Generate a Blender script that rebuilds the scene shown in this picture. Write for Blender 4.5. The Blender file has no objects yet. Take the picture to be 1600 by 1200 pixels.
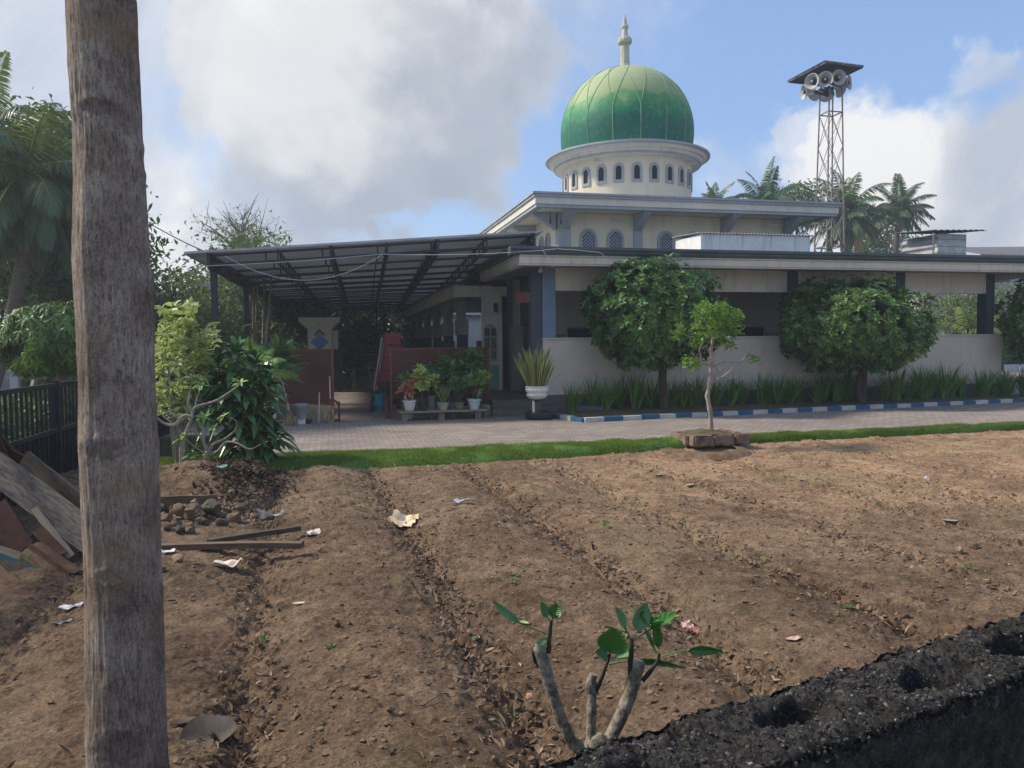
import bpy, bmesh, math, random
import numpy as np
from mathutils import Vector, Matrix, noise as mn
R_ = math.radians
S = bpy.context.scene
COL = S.collection
random.seed(7); rng = np.random.default_rng(7)

# ------------------------------------------------------------------ camera
F_, H_ = 1180.0, 1.7
YAW, PITCH, ROLL = R_(-13.35), math.atan2(63, 1180.0), R_(-.58)
cam = bpy.data.objects.new('camera', bpy.data.cameras.new('camera')); COL.objects.link(cam)
CM = Matrix.Rotation(YAW, 3, 'Z') @ Matrix.Rotation(math.pi/2-PITCH, 3, 'X') @ Matrix.Rotation(ROLL, 3, 'Z')
cam.matrix_world = Matrix.Translation((0, 0, H_)) @ CM.to_4x4()
cam.data.sensor_fit = 'HORIZONTAL'; cam.data.sensor_width = 36; cam.data.lens = 36*F_/1600
cam.data.clip_start = .05; cam.data.clip_end = 3000
S.camera = cam
S.render.resolution_x, S.render.resolution_y = 1024, 768

# sun: upper left, a little behind the mosque, veiled by thin cloud
SUN_AZ, SUN_EL = R_(-68), R_(44)          # azimuth from +Y towards +X
SUN_STR, SKY_STR = 3.1, .142
sun = bpy.data.objects.new('sun', bpy.data.lights.new('sun', 'SUN')); COL.objects.link(sun)
sd = Vector((math.sin(SUN_AZ)*math.cos(SUN_EL), math.cos(SUN_AZ)*math.cos(SUN_EL), math.sin(SUN_EL)))
sun.rotation_euler = sd.to_track_quat('Z', 'Y').to_euler()
sun.data.energy = SUN_STR; sun.data.angle = R_(7); sun.data.color = (1, .89, .74)
S.view_settings.view_transform = 'Standard'; S.view_settings.look = 'None'
S.view_settings.exposure = 0.80; S.view_settings.gamma = 1

def ray(px, py): return CM @ Vector(((px-800)/F_, -(py-600)/F_, -1))
def GZ(px, py, z=0.0): d = ray(px, py); return Vector((0, 0, H_)) + d*((z-H_)/d.z)
def GY(px, py, y): d = ray(px, py); return Vector((0, 0, H_)) + d*(y/d.y)
def GD(px, py, dep): return Vector((0, 0, H_)) + ray(px, py)*dep

# ------------------------------------------------------------------ sky with clouds
class NT:
    def __init__(s, nt): s.nt = nt; s.n = nt.nodes; s.l = nt.links
    def add(s, t, **k):
        nd = s.n.new(t)
        for a, b in k.items(): setattr(nd, a, b)
        return nd
    def put(s, sock, v):
        if hasattr(v, 'is_output') or isinstance(v, bpy.types.NodeSocket): s.l.new(v, sock)
        elif v is not None: sock.default_value = v
    def math(s, op, a, b=None, c=None, clamp=False):
        m = s.add('ShaderNodeMath', operation=op, use_clamp=clamp)
        s.put(m.inputs[0], a)
        if b is not None: s.put(m.inputs[1], b)
        if c is not None: s.put(m.inputs[2], c)
        return m.outputs[0]
    def vmath(s, op, a, b=None):
        m = s.add('ShaderNodeVectorMath', operation=op); s.put(m.inputs[0], a)
        if b is not None: s.put(m.inputs[1], b)
        return m
    def mix(s, f, a, b, blend='MIX'):
        m = s.add('ShaderNodeMix', data_type='RGBA', blend_type=blend)
        s.put(m.inputs[0], f); s.put(m.inputs[6], a); s.put(m.inputs[7], b)
        return m.outputs[2]
    def noise(s, vec, scale, detail=4, rough=.55, dist=0, norm=True):
        n = s.add('ShaderNodeTexNoise'); n.normalize = norm
        s.put(n.inputs['Vector'], vec); n.inputs['Scale'].default_value = scale
        n.inputs['Detail'].default_value = detail; n.inputs['Roughness'].default_value = rough
        n.inputs['Distortion'].default_value = dist
        return n.outputs[0]
    def ramp(s, f, stops):
        r = s.add('ShaderNodeValToRGB'); s.put(r.inputs[0], f)
        e = r.color_ramp.elements
        while len(e) < len(stops): e.new(.5)
        for i, (p, c) in enumerate(stops):
            e[i].position = p; e[i].color = c if len(c) == 4 else (*c, 1)
        return r.outputs[0]
    def mapr(s, v, a, b, c=0, d=1, smooth=True):
        m = s.add('ShaderNodeMapRange'); m.clamp = True
        if smooth: m.interpolation_type = 'SMOOTHSTEP'
        s.put(m.inputs[0], v)
        for i, x in zip((1, 2, 3, 4), (a, b, c, d)): m.inputs[i].default_value = x
        return m.outputs[0]

W = bpy.data.worlds.new('World'); S.world = W; W.use_nodes = True
t = NT(W.node_tree); t.n.clear()
out = t.add('ShaderNodeOutputWorld'); bg = t.add('ShaderNodeBackground')
sky = t.add('ShaderNodeTexSky'); sky.sky_type = 'NISHITA'; sky.sun_disc = False
sky.sun_elevation = SUN_EL; sky.sun_rotation = SUN_AZ
sky.air_density = 1.0; sky.dust_density = .6; sky.ozone_density = 2.0
tc = t.add('ShaderNodeTexCoord'); dirv = tc.outputs['Generated']
nz = t.noise(dirv, 2.6, 6, .58, .25)
nz2 = t.noise(dirv, 9, 5, .6, .2)
nn = t.math('ADD', t.math('MULTIPLY', t.math('SUBTRACT', nz, .5), .30), t.math('MULTIPLY', t.math('SUBTRACT', nz2, .5), .22))
def blob(px, py, rad, soft, amt=1.0, str_=1.0):
    d = ray(px, py).normalized()
    ds = t.vmath('DISTANCE', dirv, tuple(d)).outputs['Value']
    v = t.math('ADD', ds, t.math('MULTIPLY', nn, str_))
    return t.mapr(v, rad+soft, rad-soft, 0, amt)
cl = None
# (px, py, radius, softness, density): cumulus banks where they stand in the sky
for b in [(450, 110, .16, .025, 1), (600, 140, .18, .022, 1), (730, 60, .13, .035, .95), (560, -120, .26, .05, 1), (250, 60, .10, .06, .85), (260, 340, .12, .07, .95), (400, 340, .13, .07, .9),
          (520, 345, .07, .06, .6), (40, 60, .14, .09, .8), (20, 440, .22, .1, .9), (850, -80, .12, .08, .6), (1345, 292, .060, .022, 1), (1440, 315, .085, .026, 1), (1545, 295, .085, .026, 1),
          (1660, 280, .095, .026, 1), (1410, 370, .12, .03, 1), (1580, 390, .16, .03, 1), (1290, 330, .06, .03, .9), (1530, 125, .020, .018, .6), (1090, 240, .022, .02, .7), (1140, 275, .04, .04, .5),
          (1240, 215, .014, .014, .6), (-420, 200, .35, .12, .9), (2050, 300, .22, .06, 1), (-700, -300, .5, .15, .9)]:
    m = blob(*b)
    cl = m if cl is None else t.math('MAXIMUM', cl, m)
# the rest of the sky carries scattered cloud too (seen only from other viewpoints and in the light)
dsv = t.vmath('DOT_PRODUCT', dirv, tuple(-(ray(800, 500).normalized()))).outputs['Value']
back = t.math('MULTIPLY', t.mapr(nz, .48, .62), t.mapr(dsv, -.45, -.1))
cl = t.math('MAXIMUM', cl, back)
# cloud tone: bright edges, grey-blue bellies
dl = ray(640, 50).normalized()
n3 = t.noise(dirv, 3.6, 8, .60, .5)
body = t.ramp(n3, [(.38, (.52, .56, .63)), (.48, (.72, .735, .76)), (.56, (.97, .95, .92))])
greyb = t.mapr(t.math('ADD', t.vmath('DISTANCE', dirv, tuple(ray(610, 215).normalized())).outputs['Value'], t.math('MULTIPLY', nn, 1.6)), .34, .08, 0, .82)
body = t.mix(greyb, body, (.33, .375, .45, 1))
glow = t.mapr(t.math('ADD', t.vmath('DISTANCE', dirv, tuple(ray(440, 60).normalized())).outputs['Value'], t.math('MULTIPLY', nn, 1.6)), .20, .03, 0, .6)
body = t.mix(glow, body, (1.0, .985, .93, 1))
cc = t.vmath('SCALE', body); cc.inputs['Scale'].default_value = 4.35
# NISHITA blue lifted slightly towards the photo's paler, hazier blue
base = t.mix(.62, sky.outputs[0], (.95, 1.58, 2.95, 1))
t.put(bg.inputs[0], t.mix(t.math('MULTIPLY', cl, .94), base, cc.outputs[0])); bg.inputs[1].default_value = SKY_STR
t.l.new(bg.outputs[0], out.inputs[0])
W.cycles.sampling_method = 'MANUAL'; W.cycles.sample_map_resolution = 512

# ------------------------------------------------------------------ materials
def lin(c): return tuple((x/255/12.92 if x <= 10 else ((x/255+.055)/1.055)**2.4) for x in c)
MATS = {}
def mat(name, c1, c2=None, scale=3, rough=.7, bump=0, bscale=40, bdist=.01, stretch=(1, 1, 1), c3=None, c3amt=(.58, .7), c3scale=1.3,
        metal=0, spec=.3, rnd=0, hue=0, trans=0, detail=5, r2=(.35, .65), streak=0):
    m = bpy.data.materials.new(name); m.use_nodes = True; MATS[name] = m
    t = NT(m.node_tree); bs = t.n['Principled BSDF']
    co = t.add('ShaderNodeTexCoord').outputs['Object']
    if stretch != (1, 1, 1):
        mp = t.add('ShaderNodeMapping'); t.put(mp.inputs[0], co); mp.inputs['Scale'].default_value = stretch; co = mp.outputs[0]
    col = (*c1, 1)
    if c2 is not None:
        col = t.ramp(t.noise(co, scale, detail, .6), [(r2[0], c1), (r2[1], c2)])
    if c3 is not None:
        col = t.mix(t.mapr(t.noise(co, c3scale, 5, .65), *c3amt), col, (*c3, 1))
    if streak:
        mp = t.add('ShaderNodeMapping'); t.put(mp.inputs[0], t.n['Texture Coordinate'].outputs['Object']); mp.inputs['Scale'].default_value = (3, 3, .35)
        col = t.mix(t.mapr(t.noise(mp.outputs[0], 2.2, 5, .65), .48, .75, 0, streak), col, (.10, .10, .095, 1))
    if rnd or hue:
        g = t.add('ShaderNodeNewGeometry').outputs['Random Per Island']
        h = t.add('ShaderNodeHueSaturation'); t.put(h.inputs['Color'], col)
        t.put(h.inputs['Value'], t.mapr(g, 0, 1, 1-rnd, 1+rnd, False))
        g2 = t.math('FRACT', t.math('MULTIPLY', g, 37.7))
        t.put(h.inputs['Hue'], t.mapr(g2, 0, 1, .5-hue, .5+hue, False))
        col = h.outputs[0]
    t.put(bs.inputs['Base Color'], col)
    bs.inputs['Roughness'].default_value = rough; bs.inputs['Metallic'].default_value = metal
    bs.inputs['Specular IOR Level'].default_value = spec
    if bump:
        b = t.add('ShaderNodeBump'); b.inputs['Strength'].default_value = bump; b.inputs['Distance'].default_value = bdist
        t.put(b.inputs['Height'], t.noise(co, bscale, 4, .6)); t.l.new(b.outputs[0], bs.inputs['Normal'])
    if trans:
        tr = t.add('ShaderNodeBsdfTranslucent'); mx = t.add('ShaderNodeMixShader'); mx.inputs[0].default_value = trans
        t.put(tr.inputs[0], t.mix(.5, col, (.30, .42, .05, 1)) if trans < .9 else col)
        mx.inputs[0].default_value = .30 if trans > .9 else trans; t.l.new(bs.outputs[0], mx.inputs[1]); t.l.new(tr.outputs[0], mx.inputs[2]); t.l.new(mx.outputs[0], t.n['Material Output'].inputs[0])
    return m
def M(n): return MATS[n]

mat('cream', (.66, .595, .46), (.73, .66, .52), 1.1, .85, .25, 60, .004, streak=.20)
mat('fascia', (.58, .56, .49), (.66, .635, .56), 1.5, .75, .15, 50, .003, streak=.28)
mat('bluegrey', (.31, .34, .38), (.37, .395, .43), 1.5, .75, .15, 50, .003, streak=.22)
mat('gutter', (.055, .085, .095), (.085, .115, .12), 2, .45, .1, 30, .002)
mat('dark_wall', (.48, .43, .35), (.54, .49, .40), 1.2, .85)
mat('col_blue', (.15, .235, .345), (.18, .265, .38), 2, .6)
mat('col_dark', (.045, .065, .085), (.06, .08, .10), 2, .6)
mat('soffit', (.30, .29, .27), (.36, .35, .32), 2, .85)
mat('plinth', (.085, .09, .10), (.12, .125, .135), 6, .6, .2, 60, .003)
mat('step_tile', (.085, .083, .085), (.13, .125, .12), 9, .5, .2, 60, .003)
mat('green_tile', (.13, .31, .245), (.16, .36, .29), 5, .35)
mat('void', (.012, .014, .018), rough=.4)
mat('shutter', (.33, .31, .25), (.38, .35, .29), 6, .6)
mat('lattice', (.34, .39, .46), rough=.7)
mat('grey_tile', (.19, .175, .165), (.225, .21, .195), 2.5, .4)
mat('white_paint', (.66, .67, .68), (.76, .77, .78), 3, .7, .2, 30, .003, streak=.35)
mat('corrug', (.30, .31, .33), (.44, .45, .46), 2.2, .45, metal=.35, c3=(.16, .10, .06), c3amt=(.60, .74))
mat('corrug_dark', (.05, .055, .065), (.10, .10, .11), 3, .6, c3=(.09, .05, .03), c3amt=(.55, .7))
mat('brick_white', (.42, .42, .42), (.60, .60, .60), 5, .85, .5, 20, .01)
mat('steel_dark', (.022, .032, .048), (.032, .044, .062), 4, .5, metal=.2)
mat('canopy_sheet', (.42, .46, .50), (.50, .54, .57), 1.4, .5, trans=.93)
mat('galv', (.20, .17, .16), (.28, .25, .24), 8, .5, metal=.4)
mat('horn', (.36, .37, .37), (.46, .46, .45), 5, .55)
mat('horn_dark', (.03, .03, .035), rough=.6)
mat('fence_blk', (.010, .014, .020), (.018, .024, .032), 5, .42)
mat('fence_sheet', (.010, .014, .020), (.016, .02, .028), 5, .6)
mat('red_board', (.085, .029, .022), (.12, .042, .032), 3, .6, .2, 40, .003, stretch=(1, 1, 5), c3=(.075, .028, .022), c3amt=(.52, .75))
mat('red_frame', (.13, .038, .03), (.17, .055, .042), 8, .55)
mat('red_paint', (.19, .028, .035), (.24, .038, .045), 3, .5)
mat('red_dark', (.045, .012, .016), rough=.6)
mat('old_wood', (.22, .17, .12), (.33, .27, .20), 6, .85, .4, 60, .004, stretch=(1, 8, 8))
mat('timber', (.10, .065, .045), (.17, .12, .085), 5, .85, .5, 50, .004, stretch=(1, 6, 6))
mat('teal_plastic', (.02, .30, .38), rough=.35, spec=.5)
mat('pot_white', (.62, .62, .60), (.72, .72, .70), 4, .5, .1, 30, .003, c3=(.32, .30, .26), c3amt=(.60, .76))
mat('pot_black', (.022, .027, .032), rough=.5)
mat('pot_stone', (.36, .31, .26), (.48, .42, .36), 7, .85, .5, 30, .01, c3=(.16, .13, .10), c3amt=(.55, .7))
mat('pot_moss', (.14, .13, .075), (.22, .20, .12), 6, .85, .5, 30, .01)
mat('pot_grey', (.25, .27, .28), (.33, .35, .36), 6, .6)
mat('pot_pale_blue', (.46, .56, .60), (.55, .64, .67), 4, .45)
mat('compost', (.045, .032, .022), (.08, .06, .04), 20, .95, 1, 60, .01)
mat('tyre', (.018, .019, .021), (.03, .03, .032), 10, .75, .4, 80, .003)
mat('green_water', (.01, .28, .17), rough=.15, spec=.6)
mat('blue_tile', (.01, .15, .42), (.02, .20, .50), 8, .25, spec=.6)
mat('blue_tile2', (.05, .13, .19), (.08, .18, .25), 8, .3)
mat('pillar_cream', (.74, .72, .66), (.80, .78, .72), 3, .85, .2, 50, .003, streak=.2)
mat('house_white', (.42, .46, .50), (.52, .55, .59), 2, .85, streak=.2)
mat('house_grey', (.26, .25, .23), (.32, .30, .28), 2, .85)
mat('roof_tile', (.13, .060, .045), (.20, .10, .075), 6, .8, .6, 14, .03)
mat('teal_roof', (.10, .33, .42), (.18, .45, .52), 2, .45)
mat('straw', (.40, .28, .15), (.52, .38, .22), 10, .9, rnd=.25)
mat('stick_pale', (.55, .50, .44), rough=.6)
mat('bamboo', (.38, .30, .22), (.46, .37, .28), 6, .7)
mat('cable', (.58, .60, .62), rough=.6)
mat('cable_dk', (.03, .03, .035), rough=.6)
mat('stone', (.11, .076, .050), (.20, .145, .098), 6, .9, .8, 20, .012, c3=(.36, .28, .22), c3amt=(.6, .7), rnd=.22)
mat('stone_dark', (.075, .066, .050), (.13, .115, .085), 7, .9, .8, 20, .012)
mat('stone_warm', (.27, .17, .10), (.40, .29, .20), 8, .85, .5, 20, .01)
mat('block_old', (.16, .105, .08), (.27, .19, .145), 7, .95, .9, 24, .012, c3=(.07, .05, .04), c3amt=(.5, .66), c3scale=4)
mat('slab_pale', (.34, .29, .21), (.42, .36, .27), 5, .85, .3, 30, .004)
mat('paper', (.55, .46, .38), (.74, .66, .60), 14, .8, .4, 30, .006, c3=(.35, .25, .17), c3amt=(.58, .7), c3scale=9)
mat('paper_yel', (.55, .40, .20), (.70, .62, .50), 6, .8, .4, 30, .006, c3=(.38, .24, .10), c3amt=(.6, .75), c3scale=5)
mat('plastic_grey', (.17, .16, .15), (.26, .25, .235), 9, .5, .3, 30, .004)
mat('plastic_white', (.62, .63, .65), rough=.5)
mat('plastic_mint', (.22, .42, .34), rough=.5)
mat('brick_red', (.26, .11, .08), (.38, .18, .13), 9, .9, .7, 30, .01)
mat('tile_pink', (.45, .28, .23), (.62, .45, .40), 6, .7)
mat('deadleaf', (.045, .036, .031), (.085, .068, .058), 9, .7, .6, 35, .004, stretch=(1, 1, 1))
mat('deadleaf_pale', (.26, .225, .20), (.36, .32, .29), 9, .7)
mat('litter', (.10, .065, .04), (.22, .16, .11), 9, .85, rnd=.7)
mat('greenleaf_pale', (.22, .34, .12), (.36, .44, .20), 12, .6)
mat('clod', (.14, .095, .063), (.20, .138, .093), 30, .97, .8, 60, .01, rnd=.30)
mat('twig', (.13, .10, .075), (.22, .18, .14), 14, .9)
mat('bark_dark', (.05, .038, .028), (.10, .08, .06), 9, .95, 1, 30, .02, stretch=(1, 1, .3))
mat('bark_pale', (.24, .205, .165), (.36, .32, .27), 9, .9, .9, 26, .012, stretch=(1, 1, .4), c3=(.12, .10, .08), c3amt=(.55, .68), c3scale=5)
mat('bark_frangi', (.15, .135, .10), (.31, .285, .23), 50, .9, 1, 90, .005, c3=(.10, .09, .066), c3amt=(.50, .62), c3scale=26)
mat('bark_bush', (.25, .225, .19), (.36, .33, .29), 16, .85, .5, 45, .004)
mat('shoot', (.025, .022, .018), (.05, .04, .03), 20, .8)
mat('palm_bark', (.085, .07, .055), (.15, .125, .10), 6, .95, 1, 12, .03, stretch=(1, 1, 4))
mat('leaf_tree', (.036, .105, .020), (.085, .19, .04), 3.0, .40, rnd=.5, hue=.02, trans=.16, spec=.35)
mat('leaf_tree2', (.042, .11, .020), (.12, .22, .045), 3.0, .40, rnd=.55, hue=.025, trans=.18, spec=.35)
mat('leaf_bonsai', (.08, .20, .03), (.14, .28, .05), 2, .5, rnd=.4, hue=.02, trans=.35)
mat('leaf_drac', (.035, .11, .032), (.07, .18, .05), 5, .30, rnd=.35, hue=.02, trans=.15, spec=.5)
mat('leaf_pale', (.36, .44, .13), (.52, .55, .26), 4, .5, rnd=.30, hue=.025, trans=.35)
mat('leaf_croton_y', (.34, .46, .09), (.50, .56, .18), 5, .45, rnd=.35, hue=.03, trans=.2)
mat('leaf_croton_g', (.045, .145, .045), (.085, .21, .065), 3, .4, rnd=.35, hue=.02, trans=.12)
mat('leaf_mid', (.13, .26, .06), (.22, .36, .10), 3, .45, rnd=.35, hue=.02, trans=.2)
mat('leaf_orange', (.42, .13, .07), (.55, .26, .15), 6, .5, rnd=.3, hue=.02, trans=.2)
mat('leaf_snake', (.07, .11, .04), (.34, .32, .12), 9, .4, rnd=.25, hue=.01, trans=.08)
mat('leaf_lily', (.09, .19, .035), (.16, .28, .06), 2, .4, rnd=.4, hue=.02, trans=.2, spec=.4)
mat('leaf_palm', (.036, .085, .030), (.07, .13, .045), 1, .4, rnd=.35, hue=.015, trans=.22, spec=.5)
mat('leaf_palm_yellow', (.14, .21, .055), (.20, .26, .08), 1, .45, rnd=.35, hue=.02, trans=.3)  # yellower, brighter green for frond stalks and the young palm
mat('leaf_palm_dry', (.32, .19, .07), (.42, .28, .12), 2, .6, rnd=.3, trans=.2)
mat('leaf_far', (.045, .090, .034), (.085, .145, .05), .8, .6, rnd=.5, hue=.02, trans=.2)
mat('leaf_far2', (.07, .12, .045), (.13, .18, .07), .8, .6, rnd=.5, hue=.02, trans=.2)
mat('leaf_frangi', (.05, .17, .030), (.09, .24, .045), 8, .38, hue=.01, rnd=.15, trans=.25, spec=.5)
mat('leaf_frangi_d', (.09, .22, .09), (.14, .30, .13), 8, .45, hue=.01, rnd=.1, trans=.1)
mat('grass', (.075, .150, .020), (.145, .225, .042), .9, .6, rnd=.45, hue=.02, trans=.3)
mat('weed', (.09, .17, .04), (.13, .22, .06), 9, .6, rnd=.4, trans=.3)
mat('fur_red', (.27, .075, .06), rough=.6)
mat('gravel_yard', (.11, .10, .085), (.17, .155, .13), 2, .95, .6, 20, .02)
mat('roof_sheet_red', (.10, .022, .024), (.16, .05, .05), 8, .7)

# ------------------------------------------------------------------ mesh helpers
WL = {}
def obj(name, me, parent=None):
    o = bpy.data.objects.new(name, me); COL.objects.link(o)
    if parent is not None: o.parent = parent
    return o
def tag(o, label=None, cat=None, group=None, kind=None):
    if label: o['label'] = label
    if cat: o['category'] = cat
    if group: o['group'] = group
    if kind: o['kind'] = kind
    return o
def thing(name, label, cat, loc=(0, 0, 0), group=None):
    o = bpy.data.objects.new(name, None); COL.objects.link(o); o.empty_display_size = .1
    o.location = loc; WL[o.name] = Vector(loc)
    return tag(o, label, cat, group)
def mesh_np(name, V, Fq=None, Ft=None, mats=(), mi=None, smooth=False):
    """V (n,3); Fq (m,4) quads; Ft (k,3) triangles"""
    me = bpy.data.meshes.new(name)
    fq = np.zeros((0, 4), int) if Fq is None else np.asarray(Fq); ft = np.zeros((0, 3), int) if Ft is None else np.asarray(Ft)
    nq, n3 = len(fq), len(ft)
    me.vertices.add(len(V)); me.vertices.foreach_set('co', np.asarray(V, dtype=np.float32).ravel())
    me.loops.add(nq*4+n3*3); me.loops.foreach_set('vertex_index', np.concatenate([fq.ravel(), ft.ravel()]).astype(np.int32))
    me.polygons.add(nq+n3)
    ls = np.concatenate([np.arange(nq)*4, nq*4+np.arange(n3)*3]).astype(np.int32)
    me.polygons.foreach_set('loop_start', ls)
    if mi is not None: me.polygons.foreach_set('material_index', np.asarray(mi, dtype=np.int32))
    me.polygons.foreach_set('use_smooth', np.full(nq+n3, smooth))
    for m in mats: me.materials.append(MATS[m] if isinstance(m, str) else m)
    me.update(calc_edges=True); me.validate()
    return me

class MB:
    def __init__(s): s.v = []; s.f = []; s.m = []
    def add(s, vs, fs, m=0):
        o = len(s.v); s.v += [tuple(v) for v in vs]; s.f += [tuple(i+o for i in f) for f in fs]; s.m += [m]*len(fs); return s
    def box(s, a, b, m=0, bev=0):
        x0, y0, z0 = a; x1, y1, z1 = b
        if bev == 0:
            return s.add([(x0, y0, z0), (x1, y0, z0), (x1, y1, z0), (x0, y1, z0), (x0, y0, z1), (x1, y0, z1), (x1, y1, z1), (x0, y1, z1)],
                         [(0, 3, 2, 1), (4, 5, 6, 7), (0, 1, 5, 4), (1, 2, 6, 5), (2, 3, 7, 6), (3, 0, 4, 7)], m)
        bm = bmesh.new(); bmesh.ops.create_cube(bm, size=1)
        for v in bm.verts: v.co = Vector((x0+(v.co.x+.5)*(x1-x0), y0+(v.co.y+.5)*(y1-y0), z0+(v.co.z+.5)*(z1-z0)))
        bmesh.ops.bevel(bm, geom=bm.edges[:], offset=bev, segments=2, affect='EDGES')
        return s.addbm(bm, m)
    def addbm(s, bm, m=0, T=None):
        bm.verts.index_update(); vs = [(T @ v.co if T else v.co) for v in bm.verts]
        s.add(vs, [[v.index for v in f.verts] for f in bm.faces], m); bm.free(); return s
    def obox(s, p0, p1, w, h, m=0, up=(0, 0, 1)):
        """bar of section w x h from p0 to p1"""
        p0, p1 = Vector(p0), Vector(p1); d = (p1-p0).normalized(); up = Vector(up)
        if abs(d.dot(up)) > .98: up = Vector((0, 1, 0))
        sd_ = d.cross(up).normalized(); u = sd_.cross(d).normalized()
        vs = [p+sd_*a*w/2+u*b*h/2 for p in (p0, p1) for a, b in ((-1, -1), (1, -1), (1, 1), (-1, 1))]
        return s.add(vs, [(0, 3, 2, 1), (4, 5, 6, 7), (0, 1, 5, 4), (1, 2, 6, 5), (2, 3, 7, 6), (3, 0, 4, 7)][:], m)
    def tube(s, pts, rad, n=8, m=0, cap=True):
        pts = [Vector(p) for p in pts]; rad = rad if hasattr(rad, '__len__') else [rad]*len(pts)
        o = len(s.v); prev = None; k = len(pts)
        for i, p in enumerate(pts):
            d = (pts[min(i+1, k-1)]-pts[max(i-1, 0)]).normalized()
            if prev is None:
                a = d.orthogonal().normalized()
            else:
                a = (prev-d*prev.dot(d)).normalized()
            prev = a; b = d.cross(a)
            for j in range(n):
                th = 2*math.pi*j/n; s.v.append(tuple(p+(a*math.cos(th)+b*math.sin(th))*rad[i]))
        for i in range(k-1):
            for j in range(n):
                q = (o+i*n+j, o+i*n+(j+1) % n, o+(i+1)*n+(j+1) % n, o+(i+1)*n+j); s.f.append(q); s.m.append(m)
        if cap:
            s.f.append(tuple(o+j for j in range(n))[::-1]); s.m.append(m)
            s.f.append(tuple(o+(k-1)*n+j for j in range(n))); s.m.append(m)
        return s
    def cyl(s, p0, p1, r0, r1=None, n=16, m=0, cap=True): return s.tube([p0, p1], [r0, r0 if r1 is None else r1], n, m, cap)
    def lathe(s, prof, c=(0, 0, 0), n=32, m=0, a0=0, jag=None):
        o = len(s.v); k = len(prof)
        for i, (r, z) in enumerate(prof):
            for j in range(n):
                th = a0+2*math.pi*j/n; s.v.append((c[0]+r*math.cos(th), c[1]+r*math.sin(th), c[2]+z))
        for i in range(k-1):
            for j in range(n):
                s.f.append((o+i*n+j, o+i*n+(j+1) % n, o+(i+1)*n+(j+1) % n, o+(i+1)*n+j)); s.m.append(m)
        return s
    def prism(s, poly, fn, d0, d1, m=0):
        """extrude 2-D polygon; fn(u,v,d)->xyz"""
        n = len(poly); vs = [fn(u, v, d0) for u, v in poly]+[fn(u, v, d1) for u, v in poly]
        return s.add(vs, [tuple(range(n))[::-1], tuple(range(n, 2*n))]+[(i, (i+1) % n, n+(i+1) % n, n+i) for i in range(n)], m)
    def build(s, name, mats, parent=None, smooth=False, origin=None):
        if isinstance(mats, str): mats = [mats]
        off = Vector((0, 0, 0))
        if parent is not None: off = WL.get(parent.name, Vector((0, 0, 0)))
        if origin is not None: off = Vector(origin)
        me = bpy.data.meshes.new(name)
        me.from_pydata([(v[0]-off.x, v[1]-off.y, v[2]-off.z) for v in s.v], [], s.f)
        me.polygons.foreach_set('material_index', s.m); me.polygons.foreach_set('use_smooth', [smooth]*len(s.f))
        for m in mats: me.materials.append(MATS[m])
        bm = bmesh.new(); bm.from_mesh(me); bmesh.ops.recalc_face_normals(bm, faces=bm.faces); bm.to_mesh(me); bm.free()
        if smooth: me.set_sharp_from_angle(angle=R_(42))
        o = obj(name, me, parent); WL[o.name] = off
        if origin is not None and parent is None: o.location = off
        return o
def copy_tree(o, parent=None):
    c = o.copy(); COL.objects.link(c)
    if parent is not None: c.parent = parent
    WL[c.name] = WL.get(o.name, Vector((0, 0, 0)))
    for ch in [x for x in list(COL.objects) if x.parent == o]: copy_tree(ch, c)
    return c
def structure(o): o['kind'] = 'structure'; return o

def leaves(name, P, D, N, L, Wd, mats, parent=None, fold=.25, droop=.15, simple=False, t1=.33, t2=.68, w1=1., w2=.85, loc=None, mi=None):
    """many leaves as one mesh.  P base points, D directions, N normals (arrays n x 3)"""
    P, D, N = (np.asarray(a, float) for a in (P, D, N)); n = len(P)
    L = np.broadcast_to(np.asarray(L, float), (n,))[:, None]; Wd = np.broadcast_to(np.asarray(Wd, float), (n,))[:, None]
    D = D/np.linalg.norm(D, axis=1, keepdims=True); N = N-D*(N*D).sum(1, keepdims=True); N = N/(np.linalg.norm(N, axis=1, keepdims=True)+1e-9)
    Sd = np.cross(D, N)
    off = Vector((0, 0, 0)) if parent is None else WL.get(parent.name, Vector((0, 0, 0)))
    if loc is not None: off = Vector(loc)
    if simple: tpl = [(0, 0), (t1, -1), (1, 0), (t1, 1)]; fq = [(0, 1, 2, 3)]; ft = []
    else:
        tpl = [(0, 0), (t1, -w1), (t1, 0), (t1, w1), (t2, -w2), (t2, 0), (t2, w2), (1, 0)]
        fq = [(1, 4, 5, 2), (2, 5, 6, 3)]; ft = [(0, 1, 2), (0, 2, 3), (4, 7, 5), (5, 7, 6)]
    k = len(tpl); V = np.zeros((n, k, 3))
    down = np.array([0, 0, -1.])
    for i, (tt, ss) in enumerate(tpl):
        V[:, i] = P + D*tt*L + Sd*ss*Wd/2 + N*(abs(ss)*fold*Wd/2) + down*(droop*tt*tt*L)
    V = V.reshape(-1, 3)-np.array(off)
    base = (np.arange(n)*k)[:, None, None]
    Fq = (base+np.array(fq)[None]).reshape(-1, 4) if fq else None
    Ft = (base+np.array(ft)[None]).reshape(-1, 3) if ft else None
    mats = [mats] if isinstance(mats, str) else mats
    mm = None
    if mi is not None: mm = np.concatenate([np.repeat(mi, len(fq)), np.repeat(mi, len(ft))])
    me = mesh_np(name, V, Fq, Ft, mats, mm)
    o = obj(name, me, parent); WL[o.name] = off
    if loc is not None and parent is None: o.location = off
    return o
def unit(n):
    v = rng.normal(size=(n, 3)); return v/np.linalg.norm(v, axis=1, keepdims=True)

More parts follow.
